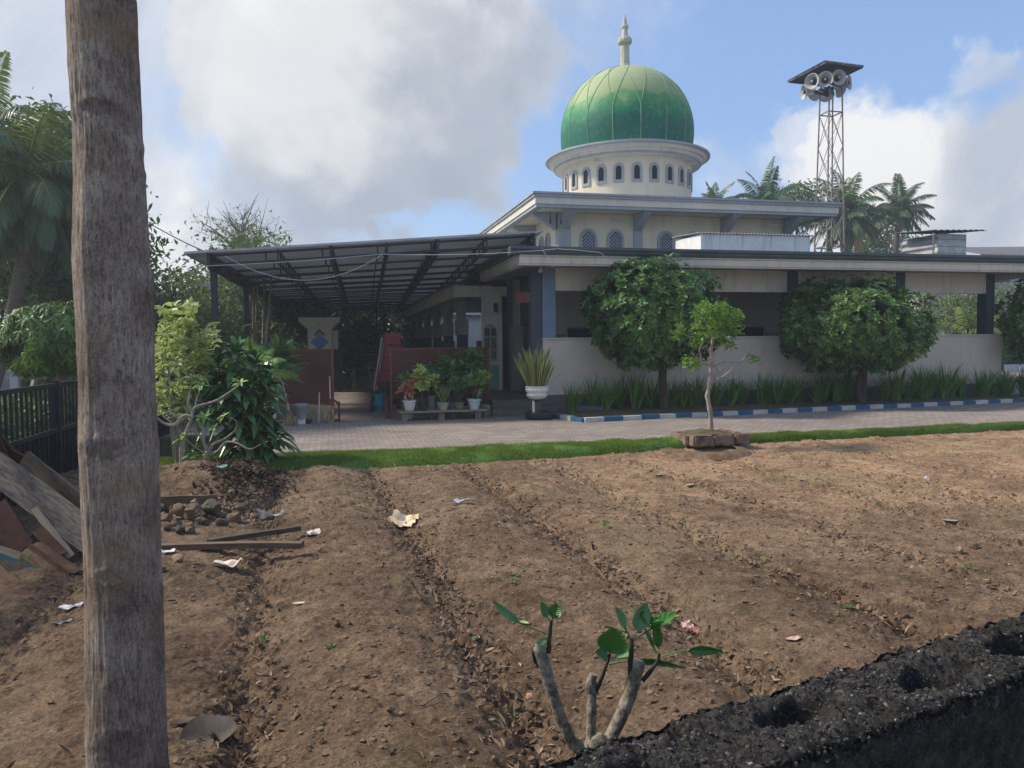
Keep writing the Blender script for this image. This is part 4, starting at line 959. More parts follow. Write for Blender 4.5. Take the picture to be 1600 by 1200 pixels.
mb = MB(); mb.cyl(a+Vector((0, .05, .02)), b, .013, .012, 8); mb.build('handle', 'stick_pale', SK)
mb = MB(); mb.box((a.x-.17, a.y-.12, .008), (a.x+.14, a.y+.12, .018)); mb.box((a.x-.17, a.y+.10, .018), (a.x+.14, a.y+.12, .09)); mb.box((a.x-.17, a.y-.1, .018), (a.x-.16, a.y+.1, .06)); mb.box((a.x+.13, a.y-.1, .018), (a.x+.14, a.y+.1, .06)); mb.build('pan', 'plastic_grey', SK)
mb = MB(); mb.obox((-.62, 17.48, .18), (.0, 17.02, .18), .03, .37); tag(mb.build('pale_slab', 'slab_pale', origin=(-.3, 17.2, 0)), 'pale beige slab standing under the red board behind the brooms', 'slab')
mb = MB(); a = GZ(477, 662); mb.box((a.x-.14, a.y-.05, .001), (a.x+.15, a.y+.15, .09), 0, .01); tag(mb.build('dark_block', 'pot_black', origin=(a.x, a.y, 0)), 'low black block on the paving between the two brooms', 'block')

# ================================================================== fence at the left
FN = thing('iron_fence', 'long black iron bar fence with sheeted lower half running along the left', 'fence', (-3.17, 10, 0))
def fsec(y0, y1):
    mb = MB(); mb.obox((-3.17, y0, 1.27), (-3.17, y1, 1.27), .05, .05); mb.obox((-3.17, y0, .74), (-3.17, y1, .74), .05, .05); mb.obox((-3.17, y0, .04), (-3.17, y1, .04), .05, .05); mb.build('rail', 'fence_blk', FN)
    mb = MB(); y = y0+.06
    while y < y1: mb.box((-3.182, y-.012, .06), (-3.158, y+.012, 1.25)); y += .135
    mb.build('bars', 'fence_blk', FN)
    mb = MB(); mb.box((-3.215, y0+.03, .06), (-3.205, y1-.03, .72)); mb.build('sheet', 'fence_sheet', FN)
ys_ = [3.4, 5.55, 7.7, 9.85, 12.0, 14.15, 16.3]
for a, b in zip(ys_[:-1], ys_[1:]): fsec(a, b)
for y in ys_:
    mb = MB(); mb.box((-3.21, y-.035, 0), (-3.13, y+.035, 1.32)); mb.build('post', 'fence_blk', FN)
RW = thing('concrete_railing', 'pale concrete railing with short posts beyond the black fence, under the clipped tree', 'railing', (-9, 20, 0))
p0, p1 = GY(20, 590, 20.0), GY(126, 588, 20.0)
mb = MB(); mb.obox((p0.x-1, 20, 1.0), (p1.x+1, 20, 1.0), .1, .07); mb.obox((p0.x-1, 20, .45), (p1.x+1, 20, .45), .1, .07); mb.build('rail', 'house_grey', RW)
x = p0.x-1
while x < p1.x+1:
    mb = MB(); mb.box((x-.09, 19.92, 0), (x+.09, 20.08, 1.15)); mb.box((x-.13, 19.88, 1.15), (x+.13, 20.12, 1.2)); mb.build('post', 'house_white', RW); x += 1.05

# ================================================================== scrap pile (left edge)
def plank(name, label, p, q, w, th, m, cat='plank', roll=0, group=None, jag=0):
    p, q = Vector(p), Vector(q); d = (q-p); L = d.length; d.normalize(); sdv = d.cross(Vector((0, 0, 1))).normalized(); sdv = Matrix.Rotation(roll, 3, d) @ sdv; u = sdv.cross(d)
    mb = MB(); n = 10; k = 5; vs = []; fs = []
    for i in range(n+1):
        for j in range(k+1):
            t_ = i/n; e = (j/k-.5)*w; bend = .010*math.sin(t_*3+p.x*5)*L; jj = jag*random.uniform(-1, 1) if i in (0, n) else 0
            c = p+d*(L*t_+jj)+sdv*(e+.003*random.uniform(-1, 1))+u*bend
            vs += [c+u*th/2, c-u*th/2]
    st = (k+1)*2
    for i in range(n):
        for j in range(k): a = i*st+j*2; fs += [(a, a+st, a+st+2, a+2), (a+1, a+3, a+st+3, a+st+1)]
        a = i*st; fs += [(a, a+1, a+st+1, a+st)]; a = i*st+k*2; fs += [(a, a+st, a+st+1, a+1)]
    for j in range(k): a = j*2; fs += [(a, a+2, a+3, a+1)]; a = n*st+j*2; fs += [(a, a+1, a+3, a+2)]
    mid_ = (p+q)/2; Bm = Matrix((d, sdv, -u)).transposed(); Bi = Bm.transposed(); mb.add([Bi @ (Vector(v)-mid_) for v in vs], fs); o = mb.build(name, m); o.location = mid_; o.rotation_euler = Bm.to_euler(); return tag(o, label, cat, group)
mat('board_grey', (.050, .042, .036), (.16, .138, .12), 5, .85, .6, 45, .005, stretch=(1.5, 9, 9), c3=(.10, .14, .11), c3amt=(.62, .74), c3scale=3)
mat('board_dark', (.05, .038, .030), (.10, .08, .065), 5, .85, .5, 45, .004, stretch=(1.5, 9, 9))
mat('tile_orange', (.065, .030, .019), (.12, .058, .038), 7, .9, .6, 26, .006, c3=(.12, .12, .065), c3amt=(.5, .66), c3scale=4)
mat('tile_dkred', (.030, .013, .011), (.060, .027, .022), 8, .9, .6, 26, .006)
mat('paint_teal', (.010, .07, .085), (.02, .11, .12), 9, .6, .3, 30, .003, c3=(.05, .05, .05), c3amt=(.58, .7), c3scale=6)
def gd(px, py, d): return GD(px, py, d)
plank('weathered_board', 'wide weathered grey board sloping down across the top of the scrap pile', gd(-60, 690, 6.55), gd(172, 862, 6.05), .25, .028, 'board_grey', roll=R_(38), jag=.015)
plank('board_edge', 'dark narrow board on edge sloping just behind the wide grey board', gd(36, 716, 6.95), gd(185, 832, 6.6), .15, .035, 'board_dark', roll=R_(75))
plank('wood_strip', 'pale split wood strip slanting under the grey board', gd(54, 795, 6.2), gd(112, 870, 6.0), .055, .02, 'old_wood', roll=R_(40))
plank('wood_strip', 'thin dark wood strip between the pale strip and the grey board', gd(82, 815, 6.25), gd(124, 862, 6.05), .03, .02, 'board_dark', roll=R_(30))
plank('wood_strip', 'narrow grey wood strip next to the ridge tiles', gd(66, 832, 6.1), gd(102, 878, 5.95), .05, .02, 'board_grey', roll=R_(30))
plank('red_plank', 'dull dark red plank lying steeply inside the pile', gd(-8, 792, 6.1), gd(36, 862, 5.9), .20, .03, 'tile_dkred', roll=R_(50))
plank('brown_board', 'brown board end poking from the bottom of the pile at the picture edge', gd(-25, 862, 5.75), gd(27, 926, 5.45), .07, .04, 'timber', roll=R_(40))
plank('teal_board', 'thin teal painted board near the bottom of the pile', gd(-30, 862, 5.75), gd(86, 906, 5.7), .075, .02, 'paint_teal', roll=R_(60))
plank('pale_plank', 'greyish tan plank above the teal board', gd(-30, 852, 5.8), gd(44, 874, 5.85), .07, .03, 'old_wood', roll=R_(50))
def ridge_tile(label, p, q, w, m, roll=0):
    p, q = Vector(p), Vector(q); d = (q-p).normalized(); sdv = d.cross(Vector((0, 0, 1))).normalized(); sdv = Matrix.Rotation(roll, 3, d) @ sdv; u = sdv.cross(d); mb = MB(); n = 8; vs = []
    L = (q-p).length
    for th in (0, -.014):
        for i in range(7):
            for j in range(n+1):
                a = (j/n-.5); prof = -abs(a)*w*.55 + .01*math.cos(a*20); vs.append(p+d*(L*i/6)+sdv*a*w+u*(prof+th))
    fs = []; o = 7*(n+1)
    for i in range(6):
        for j in range(n): a = i*(n+1)+j; fs += [(a, a+1, a+n+2, a+n+1), (o+a, o+a+n+1, o+a+n+2, o+a+1)]
    for j in range(n): fs += [(j, o+j, o+j+1, j+1), (6*(n+1)+j, 6*(n+1)+j+1, o+6*(n+1)+j+1, o+6*(n+1)+j)]
    for i in range(6): fs += [(i*(n+1), (i+1)*(n+1), o+(i+1)*(n+1), o+i*(n+1)), (i*(n+1)+n, o+i*(n+1)+n, o+(i+1)*(n+1)+n, (i+1)*(n+1)+n)]
    mb.add(vs, fs); tag(mb.build('ridge_tile', m, origin=(p+q)/2), label, 'roof tile')
ridge_tile('orange clay ridge tile sloping out at the right foot of the pile', gd(46, 850, 5.85), gd(110, 896, 5.65), .18, 'tile_orange', R_(25))
ridge_tile('broken orange brown ridge tile leaning against the grey strip', gd(50, 832, 6.0), gd(88, 872, 5.9), .14, 'tile_orange', R_(60))
ridge_tile('dark clay tile tucked behind the orange ridge tile', gd(20, 838, 6.1), gd(58, 872, 5.95), .17, 'tile_dkred', R_(40))
# stacked old roof tiles at the top left of the pile
tl = [(-18, 712, 7.1, -30), (-2, 706, 7.15, -20), (10, 708, 7.2, -38), (21, 716, 7.25, -48), (30, 722, 7.2, -60), (-28, 735, 6.9, -25), (5, 733, 7.0, -40)]
lb = ['leftmost red roof tile standing on top of the scrap pile', 'tall red roof tile second from the left on top of the pile', 'red roof tile in the middle of the stack on the pile', 'leaning red roof tile fourth along the stack', 'last red roof tile of the stack, beside the dark board edge', 'lower left red tile half under the weathered board', 'red tile wedged under the upright roof tiles']
for (px, py, d, an), l in zip(tl, lb):
    c = gd(px, py, d); dr_ = Vector((math.sin(R_(an)), .1, math.cos(R_(an)))); 
    plank('roof_tile', l, c-dr_*.14, c+dr_*.13, .17, .022, 'tile_dkred', 'roof tile', roll=R_(80), group='stacked roof tiles', jag=.02)
mb = MB(); mb.lathe([(.8, -.05), (.6, .05), (.4, .12), (.0, .16)], (-2.75, 6.75, 0), 40)
mb.v = [(x+.12*mn.noise(Vector((x*3, y*3, 0))), y, z+.07*mn.noise(Vector((x*5, y*5, 3)))) for x, y, z in mb.v]
structure(mb.build('dark_fill_heap', 'compost', smooth=True))  # heap coloured dark to stand for the shade under the boards

# boards lying on the ground, garden edging
def ground_plank(name, label, px0, py0, px1, py1, w, th, m, up=0.0):
    a, b = GS(px0, py0), GS(px1, py1); z = max(a.z, b.z)+th/2+up; a.z = b.z = z; return plank(name, label, a, b, w, th, m, jag=.01)
ground_plank('timber_strip', 'long brown timber lying level on the soil right of the big trunk', 245, 858, 472, 868, .07, .045, 'timber')
ground_plank('timber_strip', 'shorter dark timber crossing at an angle behind the long brown one', 326, 856, 468, 838, .05, .04, 'board_dark', .02)
a, b = GZ(225, 812, .0), GZ(341, 808, .0); a.z = b.z = .13
plank('edging_board', 'plank on edge holding back the raised bed above the stone pile', a, b, .19, .03, 'timber', roll=R_(88))
mb = MB(); a = GZ(238, 724, .0); mb.box((a.x, a.y+.5, 0), (a.x+1.0, a.y+.7, .32), 0, .02); tag(mb.build('concrete_trough', 'stone_dark', origin=(a.x, a.y+.5, 0)), 'low mossy concrete trough edge behind the bare bush', 'trough')

# ================================================================== stones
def stone_mesh(name, r, sq, m, seed):
    bm = bmesh.new(); bmesh.ops.create_icosphere(bm, subdivisions=3, radius=1)
    o = Vector((seed*3.1, seed*1.7, 0)); rs_ = random.Random(seed); cuts = [(Vector((rs_.gauss(0, 1), rs_.gauss(0, 1), rs_.gauss(0, 1))).normalized(), rs_.uniform(.55, .8)) for _ in range(7)]
    for v in bm.verts:
        c = v.co.copy(); k = 1+.42*mn.noise(c*1.3+o)+.16*mn.noise(c*3.2+o)+.05*mn.noise(c*9+o)
        c = c*k; c.x = math.copysign(min(abs(c.x), .92), c.x) if seed % 2 else c.x; c.z = max(c.z, -.65)
        for pn, pd in cuts:
            dd = c.dot(pn)-pd
            if dd > 0: c -= pn*dd*.85
        v.co = Vector((c.x*r, c.y*r*sq[0], c.z*r*sq[1]))
    me = bpy.data.meshes.new(name); bm.to_mesh(me); bm.free(); me.materials.append(MATS[m]); me.shade_smooth(); me.set_sharp_from_angle(angle=R_(25)); return me
SM = [stone_mesh('stone', 1, (.85, .72), 'stone', k) for k in range(6)]
def stone(px, py, rpx, label, group=None, m=None, k=None, name='stone', base=0):
    p = GS(px, py+rpx*.45); r = (1.22 if group else 1)*rpx/F_*(p.y*math.cos(YAW)-p.x*math.sin(YAW)) ; p.z += base
    me = SM[(k if k is not None else random.randrange(6))]
    if m: me = me.copy(); me.materials[0] = MATS[m]
    o = obj(name, me); o.location = p+Vector((0, 0, r*.38)); o.scale = (r, r, r); o.rotation_euler = (random.uniform(-.3, .3), random.uniform(-.3, .3), random.uniform(0, 6.28)); tag(o, label, 'stone', group); return o
st = [(262, 811, 10, 'small'), (285, 806, 13, 'flat'), (272, 797, 8, 'small'), (292, 794, 8, 'small'), (300, 807, 14, 'mid'), (330, 799, 15, 'big'), (307, 790, 9, 'pale'), (262, 823, 9, 'round'), (281, 828, 8, 'dark'),
      (297, 829, 8, 'low'), (312, 816, 10, 'cut'), (252, 800, 9, 'edge'), (274, 819, 9, 'mid'), (347, 817, 9, 'mossy'), (341, 804, 6, ''), (352, 806, 7, ''), (364, 811, 12, 'lone'), (376, 800, 9, ''), (318, 803, 7, ''), (298, 821, 6, '')]
names = ['small rounded stone at the left of the pile against the trunk edge', 'broad flat stone near the middle left of the pile', 'small stone on the back row at the left, below the edging plank', 'small back row stone next to the pale one', 'medium brown stone in the centre of the pile', 'largest stone of the pile, square and greenish at the right',
         'pale tan stone resting on top of the pile', 'round dark stone at the front left corner of the pile', 'dark pointed stone in the front row', 'low grey stone in the front row beside the dark one', 'angular grey stone under the largest stone', 'stone peeping out right beside the trunk', 'brownish stone wedged between the front and middle rows',
         'mossy stone at the right foot of the largest stone', 'tiny stone touching the right side of the largest stone', 'small crumb like stone right of the largest stone', 'lone wide stone at the right end of the pile', 'stone at the far right under the dark mound', 'pale chip shaped stone beside the largest stone', 'tiny stone at the centre front of the pile']
for i, ((px, py, r, _), nm) in enumerate(zip(st, names)):
    stone(px, py, r, nm, 'stones piled below the edging plank', {'big': 'stone_dark', 'pale': 'stone_warm', 'dark': 'stone_dark', 'mossy': 'stone_dark'}.get(_), k=i % 6, base=.05 if py < 808 and r > 8 else 0)
stone(279, 873, 11, 'orange tinted round stone on bare soil below the long timber', m='stone_warm', k=2)
stone(252, 889, 8, 'grey stone half hidden by the trunk', m='stone', k=1)
for px, py, r, l in ((330, 741, 7, 'small stone left of the mint scrap under the shrub'), (318, 748, 10, 'reddish stone in front of the bare bush'), (335, 733, 8, 'stone at the shrub foot above the mint scrap'), (305, 742, 7, 'pale stone beside the bush trunk'), (1523, 853, 9, 'grey oval stone on the soil near the right edge'), (1501, 858, 6, 'tan stone just left of the grey oval stone'), (526, 975, 7, 'little grey stone on a twig in the second bed'), (1235, 958, 7, 'flat stone on the right hand bed above the wall'), (1415, 962, 8, 'stone half buried near the wall top at right'), (1092, 894, 7, 'brown stone midway on the right bed'), (827, 1087, 8, 'buff stone in the furrow left of the sapling')):
    stone(px, py, r, l, m='stone_warm' if 'tan' in l or 'buff' in l or 'redd' in l else 'stone')

# ================================================================== litter
def sheet(name, label, cat, px, py, wpx, hfac, m, rot=0, curl=.15, shape='rag', th=.002, seed=0, tilt=0, lift=.0):
    p = GS(px, py); dep = p.y*math.cos(YAW)-p.x*math.sin(YAW); w = wpx/F_*dep; h = w*hfac; n = 18; k = 12
    vs = []; fs = []; rs = random.Random(seed+px)
    off = Vector((seed*2.3, px*.1, 0)); c_, s_n = math.cos(rot), math.sin(rot)
    for side in (0, 1):
        for i in range(n+1):
            for j in range(k+1):
                u, v = i/n*2-1, j/k*2-1
                if shape == 'leaf':
                    wd = max(.02, (1-abs(u)**2.2)**.75*(1-.22*u)); x, y = u*w/2, v*h/2*wd; z = curl*w*(abs(v)*wd*.45+.35*u*u) + .012*w*math.sin(u*26+abs(v)*5)*(abs(v))
                else:
                    e = 1+.22*mn.noise(Vector((u*1.6, v*1.6, 0))*1.5+off); x, y = u*w/2*e, v*h/2*(1+.3*mn.noise(Vector((u*2, v, 4))+off))*(1-.25*u*u)
                    z = curl*w*(mn.noise(Vector((u*1.3, v*1.3, 2))+off)+.5*u*u*rs.choice([1]))
                X_, Y_ = x*c_-y*s_n, x*s_n+y*c_; vs.append((p.x+X_, p.y+Y_, z-side*th+tilt*Y_))
    o = (n+1)*(k+1)
    for i in range(n):
        for j in range(k): a = i*(k+1)+j; fs += [(a, a+k+1, a+k+2, a+1), (o+a, o+a+1, o+a+k+2, o+a+k+1)]
    for i in range(n): a = i*(k+1); fs.append((a, a+o, a+o+k+1, a+k+1)); a += k; fs.append((a, a+k+1, a+o+k+1, a+o))
    for j in range(k): fs.append((j, j+1, o+j+1, o+j)); a = n*(k+1)+j; fs.append((a, o+a, o+a+1, a+1))
    # rest on the soil
    pts = np.array(vs); g = soil_h(pts[:, 0], pts[:, 1], False); dz = np.max(g*.6+g.mean()*.4-pts[:, 2]); zs_ = pts[:, 2]
    base = g.mean()+.012+lift
    vs = [(x, y, max(base+z-min(0, zs_.min()), gg+.006)) if side_ok else (x, y, z) for (x, y, z), gg, side_ok in zip(vs, g, [True]*len(vs))]
    half = len(vs)//2; vs = vs[:half]+[(x, y, z-th) for (x, y, z) in vs[:half]]
    mb = MB(); mb.add(vs, fs); ob = mb.build(name, m, smooth=True, origin=(p.x, p.y, base)); return tag(ob, label, cat)
sheet('dead_leaf', 'very large dark curled dead leaf on the soil beside the foot of the trunk', 'leaf', 327, 1156, 88, .85, 'deadleaf', .15, .34, 'leaf', tilt=.25)
sheet('dead_leaf', 'crumpled brown leaf just behind the very large dead leaf', 'leaf', 287, 1128, 42, .5, 'timber', .3, .3, 'leaf')
sheet('paper_scrap', 'crumpled whitish paper scrap on soil below the two timbers', 'paper', 357, 887, 43, .75, 'paper', .1, .22, seed=1)
sheet('paper_scrap', 'yellowish folded paper lying at the furrow edge in mid field', 'paper', 630, 824, 42, .95, 'paper_yel', -.5, .26, seed=2, tilt=.3)
sheet('plastic_scrap', 'small white plastic strip on the far part of the field', 'plastic scrap', 718, 787, 30, .35, 'plastic_white', .05, .18, seed=3)
sheet('plastic_scrap', 'grey folded plastic sheet right of the mound', 'plastic scrap', 423, 816, 42, .5, 'plastic_grey', -.2, .25, seed=4)
sheet('paper_scrap', 'torn pale scrap at the end of the dark timber', 'paper', 487, 836, 26, .6, 'paper', .3, .3, seed=5)
sheet('plastic_scrap', 'mint green plastic scrap on the mound under the shrub', 'plastic scrap', 346, 747, 17, .9, 'plastic_mint', .8, .2, seed=6, lift=.02)
sheet('plastic_scrap', 'white plastic bit on soil at the left of the trunk', 'plastic scrap', 112, 950, 32, .45, 'plastic_white', .2, .2, seed=7)
sheet('plastic_scrap', 'greyish sliver below the white bit left of the trunk', 'plastic scrap', 97, 968, 30, .3, 'plastic_grey', .5, .12, seed=8)
sheet('plastic_scrap', 'white scrap at the right edge of the trunk under the timber', 'plastic scrap', 262, 864, 22, .6, 'plastic_white', .1, .15, seed=9)
sheet('fallen_leaf', 'small yellow fallen leaf on the second bed', 'leaf', 469, 944, 24, .4, 'paper_yel', 0, .15, 'leaf')
sheet('fallen_leaf', 'pale green curled fallen leaf in the furrow left of the sapling', 'leaf', 744, 1001, 21, .55, 'greenleaf_pale', 1.0, .5, 'leaf', lift=.015)
sheet('fallen_leaf', 'small green fallen leaf just behind the left stem of the sapling', 'leaf', 819, 976, 18, .5, 'greenleaf_pale', -.8, .4, 'leaf')
sheet('tile_shard', 'pink white tile shard right of the sapling', 'shard', 1074, 982, 20, .8, 'tile_pink', .6, .3, seed=12, tilt=.5)
sheet('tile_shard', 'dull reddish shard leaning against the pink white one', 'shard', 1082, 991, 24, .6, 'brick_red', -.2, .25, seed=13)
sheet('tile_shard', 'flat pale pink shard above the dark wall', 'shard', 1239, 1001, 26, .5, 'tile_pink', .1, .1, seed=14)
sheet('dead_leaf', 'grey dead leaf on the right side of the far field', 'leaf', 1484, 821, 26, .5, 'deadleaf_pale', -.3, .3, 'leaf', lift=.01)
sheet('dead_leaf', 'tan dead leaf between the planter and the mid field', 'leaf', 1078, 761, 20, .5, 'paper_yel', .4, .35, 'leaf')
sheet('dead_leaf', 'pale dead leaf near the planter at the left', 'leaf', 1030, 745, 20, .5, 'deadleaf_pale', .1, .25, 'leaf')
sheet('dead_leaf', 'light leaf in the field below the planter', 'leaf', 1252, 753, 18, .5, 'deadleaf_pale', .7, .4, 'leaf')
stone(1448, 748, 5, 'small bright white pebble on the far right field', m='plastic_white')
stone(866, 840, 8, 'dark earth clod in the furrow in mid field', m='stone_dark', name='earth_clod')

# clods, twigs and dry leaf bits: nobody could count these
def scatter():
    nC = 30000; Yv = 1.6+9.4*rng.random(nC)**1.5; X = rng.uniform(-3.0, 1.0, nC)+rng.random(nC)*Yv*1.35
    ok = (Yv < lawn_front(X)-.15); X, Yv = X[ok], Yv[ok]
    u = X*CA+Yv*SA; d = np.min(np.abs(u[:, None]-FUR), axis=-1); keep = rng.random(len(X)) < np.where(d < .2, .9, .42)*(.35+1.2*np.clip(fbm(X, Yv, .8, 3, .5, 91)+.4, 0, 1)); X, Yv = X[keep], Yv[keep]; n = len(X)
    Z = soil_h(X, Yv); r = .0035+.015*rng.random(n)**3.0+.002*(Yv > 5)
    ico = bmesh.new(); bmesh.ops.create_icosphere(ico, subdivisions=1, radius=1); iv = np.array([v.co[:] for v in ico.verts]); jf = np.array([[v.index for v in f.verts] for f in ico.faces]); ico.free()
    V = iv[None]*(1+.28*rng.normal(size=(n, len(iv), 1)))*(r[:, None]*np.stack([np.ones(n), .6+.5*rng.random(n), .45+.3*rng.random(n)], -1)[:, :].T.T)[:, None, :]*1.0
    V = V+np.stack([X, Yv, Z+r*.25], -1)[:, None]
    Ft = (jf[None]+(np.arange(n)*len(iv))[:, None, None]).reshape(-1, 3)
    me = mesh_np('soil_clods', V.reshape(-1, 3), None, Ft, ['clod'], smooth=False); tag(obj('soil_clods', me), kind='stuff', label='loose crumbs and clods of earth over the dug field', cat='soil clods')
    # dry leaf bits mostly in the furrows
    n = 4600; Yv = 2.0+8.3*rng.random(n)**1.3; f = FUR[rng.choice([1, 2, 3, 3, 4, 4, 4, 5, 5, 6, 7], n)]; u = f+rng.normal(size=n)*.08; z_ = rng.random(n) < .16; u = np.where(z_, rng.uniform(-3, 9, n), u)
    X = (u-Yv*SA)/CA; ok = Yv < lawn_front(X)-.2; X, Yv = X[ok], Yv[ok]; n = len(X); Z = soil_h(X, Yv)+.006
    P = np.stack([X, Yv, Z], -1); D = unit(n); D[:, 2] = np.abs(D[:, 2])*.35; N = np.stack([.5*rng.normal(size=n), .5*rng.normal(size=n), np.ones(n)], -1)
    leaves('leaf_litter', P, D, N, .018+.055*rng.random(n)**1.6, .010+.018*rng.random(n), 'litter', fold=.6, droop=-.2)
    tag(bpy.data.objects['leaf_litter'], kind='stuff', label='scraps of dry brown leaf lying in the furrows', cat='leaf litter')
    n = 900; Yv = 1.8+8*rng.random(n)**1.3; X = rng.uniform(-2.6, 1, n)+rng.random(n)*Yv*1.3; ok = Yv < lawn_front(X)-.2; X, Yv = X[ok], Yv[ok]; n = len(X); P = np.stack([X, Yv, soil_h(X, Yv)+.008], -1); D = unit(n); D[:, 2] *= .12
    leaves('twigs', P, D, unit(n), .03+.10*rng.random(n)**2, .004+.004*rng.random(n), 'twig', fold=1.2, droop=0); tag(bpy.data.objects['twigs'], kind='stuff', label='thin twigs scattered over the dug field', cat='twigs')
scatter()

def mound_litter():
    n = 1500; X = rng.normal(-1.0, .22, n); Yv = rng.normal(9.3, .55, n); P = np.stack([X, Yv, soil_h(X, Yv)+.01], -1); D = unit(n); D[:, 2] = np.abs(D[:, 2])*.4; N = unit(n)*.5+np.array([0, 0, 1.])
    leaves('mound_litter', P, D, N, .03+.07*rng.random(n), .015+.03*rng.random(n), 'mulch', fold=.5, droop=-.2)
    tag(bpy.data.objects['mound_litter'], kind='stuff', label='dark rotting leaves and twigs heaped on the mound slope', cat='leaf litter')
mat('mulch', (.045, .030, .020), (.12, .085, .058), 9, .9, rnd=.6)
mound_litter()
# dark hedge behind the fence
HG = thing('hedge', 'low dark hedge growing directly behind the black iron fence', 'hedge', (-4.2, 10, 0))
n = 16000; X = -4.2+.30*rng.normal(size=n); Yv = rng.uniform(3.5, 18, n); Z = 1.05*rng.random(n)**.7*(1+.15*fbm(Yv, Yv*0, 1.2, 3, .5, 14)); leaves('foliage', np.stack([X, Yv, Z], -1), unit(n), unit(n)+np.array([.3, 0, .6]), .13, .06, 'leaf_far', HG, simple=True)

def rubble():
    n = 420; X = rng.uniform(-1.85, -.75, n); Yv = rng.uniform(7.5, 8.45, n)+.0*X; r = .012+.028*rng.random(n)**1.8; base = np.array([v.co[:] for v in SM[0].vertices]); ft = np.array([p.vertices[:] for p in SM[0].polygons]); ico = bmesh.new(); bmesh.ops.create_icosphere(ico, subdivisions=1, radius=1); iv = np.array([v.co[:] for v in ico.verts]); jf = np.array([[v.index for v in f.verts] for f in ico.faces]); ico.free()
    V = iv[None]*(1+.3*rng.normal(size=(n, len(iv), 1)))*r[:, None, None]+np.stack([X, Yv, soil_h(X, Yv)+r*.2], -1)[:, None]
    o = obj('rubble_bits', mesh_np('rubble_bits', V.reshape(-1, 3), None, (jf[None]+(np.arange(n)*len(iv))[:, None, None]).reshape(-1, 3), ['stone'])); tag(o, 'small stone chips and crumbs strewn between the piled stones', 'rubble', kind='stuff')
rubble()

# ================================================================== PLANTS
def arr(v): return np.array([v[0], v[1], v[2]])
def basis(A):
    A = A/np.linalg.norm(A, axis=1, keepdims=True); ref = np.where(np.abs(A[:, 2:3]) < .9, np.array([[0, 0, 1.]]), np.array([[1., 0, 0]]))
    U = np.cross(A, ref); U /= np.linalg.norm(U, axis=1, keepdims=True); return A, U, np.cross(A, U)
def rosettes(C, A, k, L, Wd, spread=(50, 85), jit=.25):
    """k leaves round each centre C with axis A -> P, D, N, L, W"""
    A, U, V = basis(A); n = len(C); ph = (np.arange(k)/k*2*np.pi)[None]+rng.random(n)[:, None]*6.28+rng.normal(size=(n, k))*.15
    sp = np.radians(rng.uniform(*spread, size=(n, k)))
    D = A[:, None]*np.cos(sp)[..., None]+(U[:, None]*np.cos(ph)[..., None]+V[:, None]*np.sin(ph)[..., None])*np.sin(sp)[..., None]
    D = D+rng.normal(size=D.shape)*jit*.3
    N = np.repeat(A[:, None], k, 1)+rng.normal(size=D.shape)*jit*.5
    P = np.repeat(C[:, None], k, 1)
    LL = L*(.7+.5*rng.random((n, k))); WW = Wd*(LL/L)
    return P.reshape(-1, 3), D.reshape(-1, 3), N.reshape(-1, 3), LL.ravel(), WW.ravel()
def noise3(P, f, seed=0): return np.array([mn.noise(Vector((p[0]*f+seed, p[1]*f, p[2]*f))) for p in P])

def crown_tree(name, label, cat, base, trunk, c, rad, nros, k, L, Wd, m, bark, group=None, flat=-.55, lump=.22, seed=0, spread=(50, 85), extra=None, inner=.35, lean=.25, simple=False, droop=.08):
    T = thing(name, label, cat, base, group); mb = MB()
    for pts, rr in trunk: mb.tube([Vector(p) for p in pts], rr, 10)
    mb.v = [tuple(Vector(v)+Vector((mn.noise(Vector(v)*7)*.012, mn.noise(Vector(v)*7+Vector((9, 0, 0)))*.012, 0))) for v in mb.v]
    c = arr(c); rad = arr(rad)
    d = unit(nros*2); d = d[d[:, 2] > flat-.25*rng.random(len(d))][:nros]
    rr = 1-inner*rng.random(len(d))**2.2; rr *= 1+lump*noise3(d, 1.9, seed)+.07*noise3(d, 5, seed)
    C = c+d*rad*rr[:, None]; C[:, 2] = np.maximum(C[:, 2], c[2]+flat*rad[2]*(1.02+.1*rng.random(len(C))))
    gap = noise3(C, 2.3, seed+3)+.5*noise3(C, 5.5, seed) > -.27; C = C[gap]; d = d[gap]
    A = d/rad*rad.mean()+np.array([0, 0, lean])+rng.normal(size=d.shape)*.28
    if extra is not None:
        Ce = np.array([list(e) for e in extra]); C = np.concatenate([C, Ce]); A = np.concatenate([A, np.tile([0, 0, 1.], (len(Ce), 1))+rng.normal(size=(len(Ce), 3))*.4])
    # limbs
    tip = Vector(trunk[0][0][-1])
    for i in range(14):
        q = C[rng.integers(0, len(C))]; mid = tip.lerp(Vector(q), .5)+Vector((0, 0, .12)); mb.tube([tip-Vector((0, 0, .05)), mid, Vector(q)-Vector(A[0])*0], [trunk[0][1][-1]*.6, .022, .008], 6)
    mb.build('trunk', bark, T, smooth=True)
    P, D, N, LL, WW = rosettes(C, A, k, L, Wd, spread)
    leaves('crown', P, D, N, LL, WW, m, T, fold=.22, droop=droop, simple=simple)
    return T
def pt(px, py, y): return GY(px, py, y)

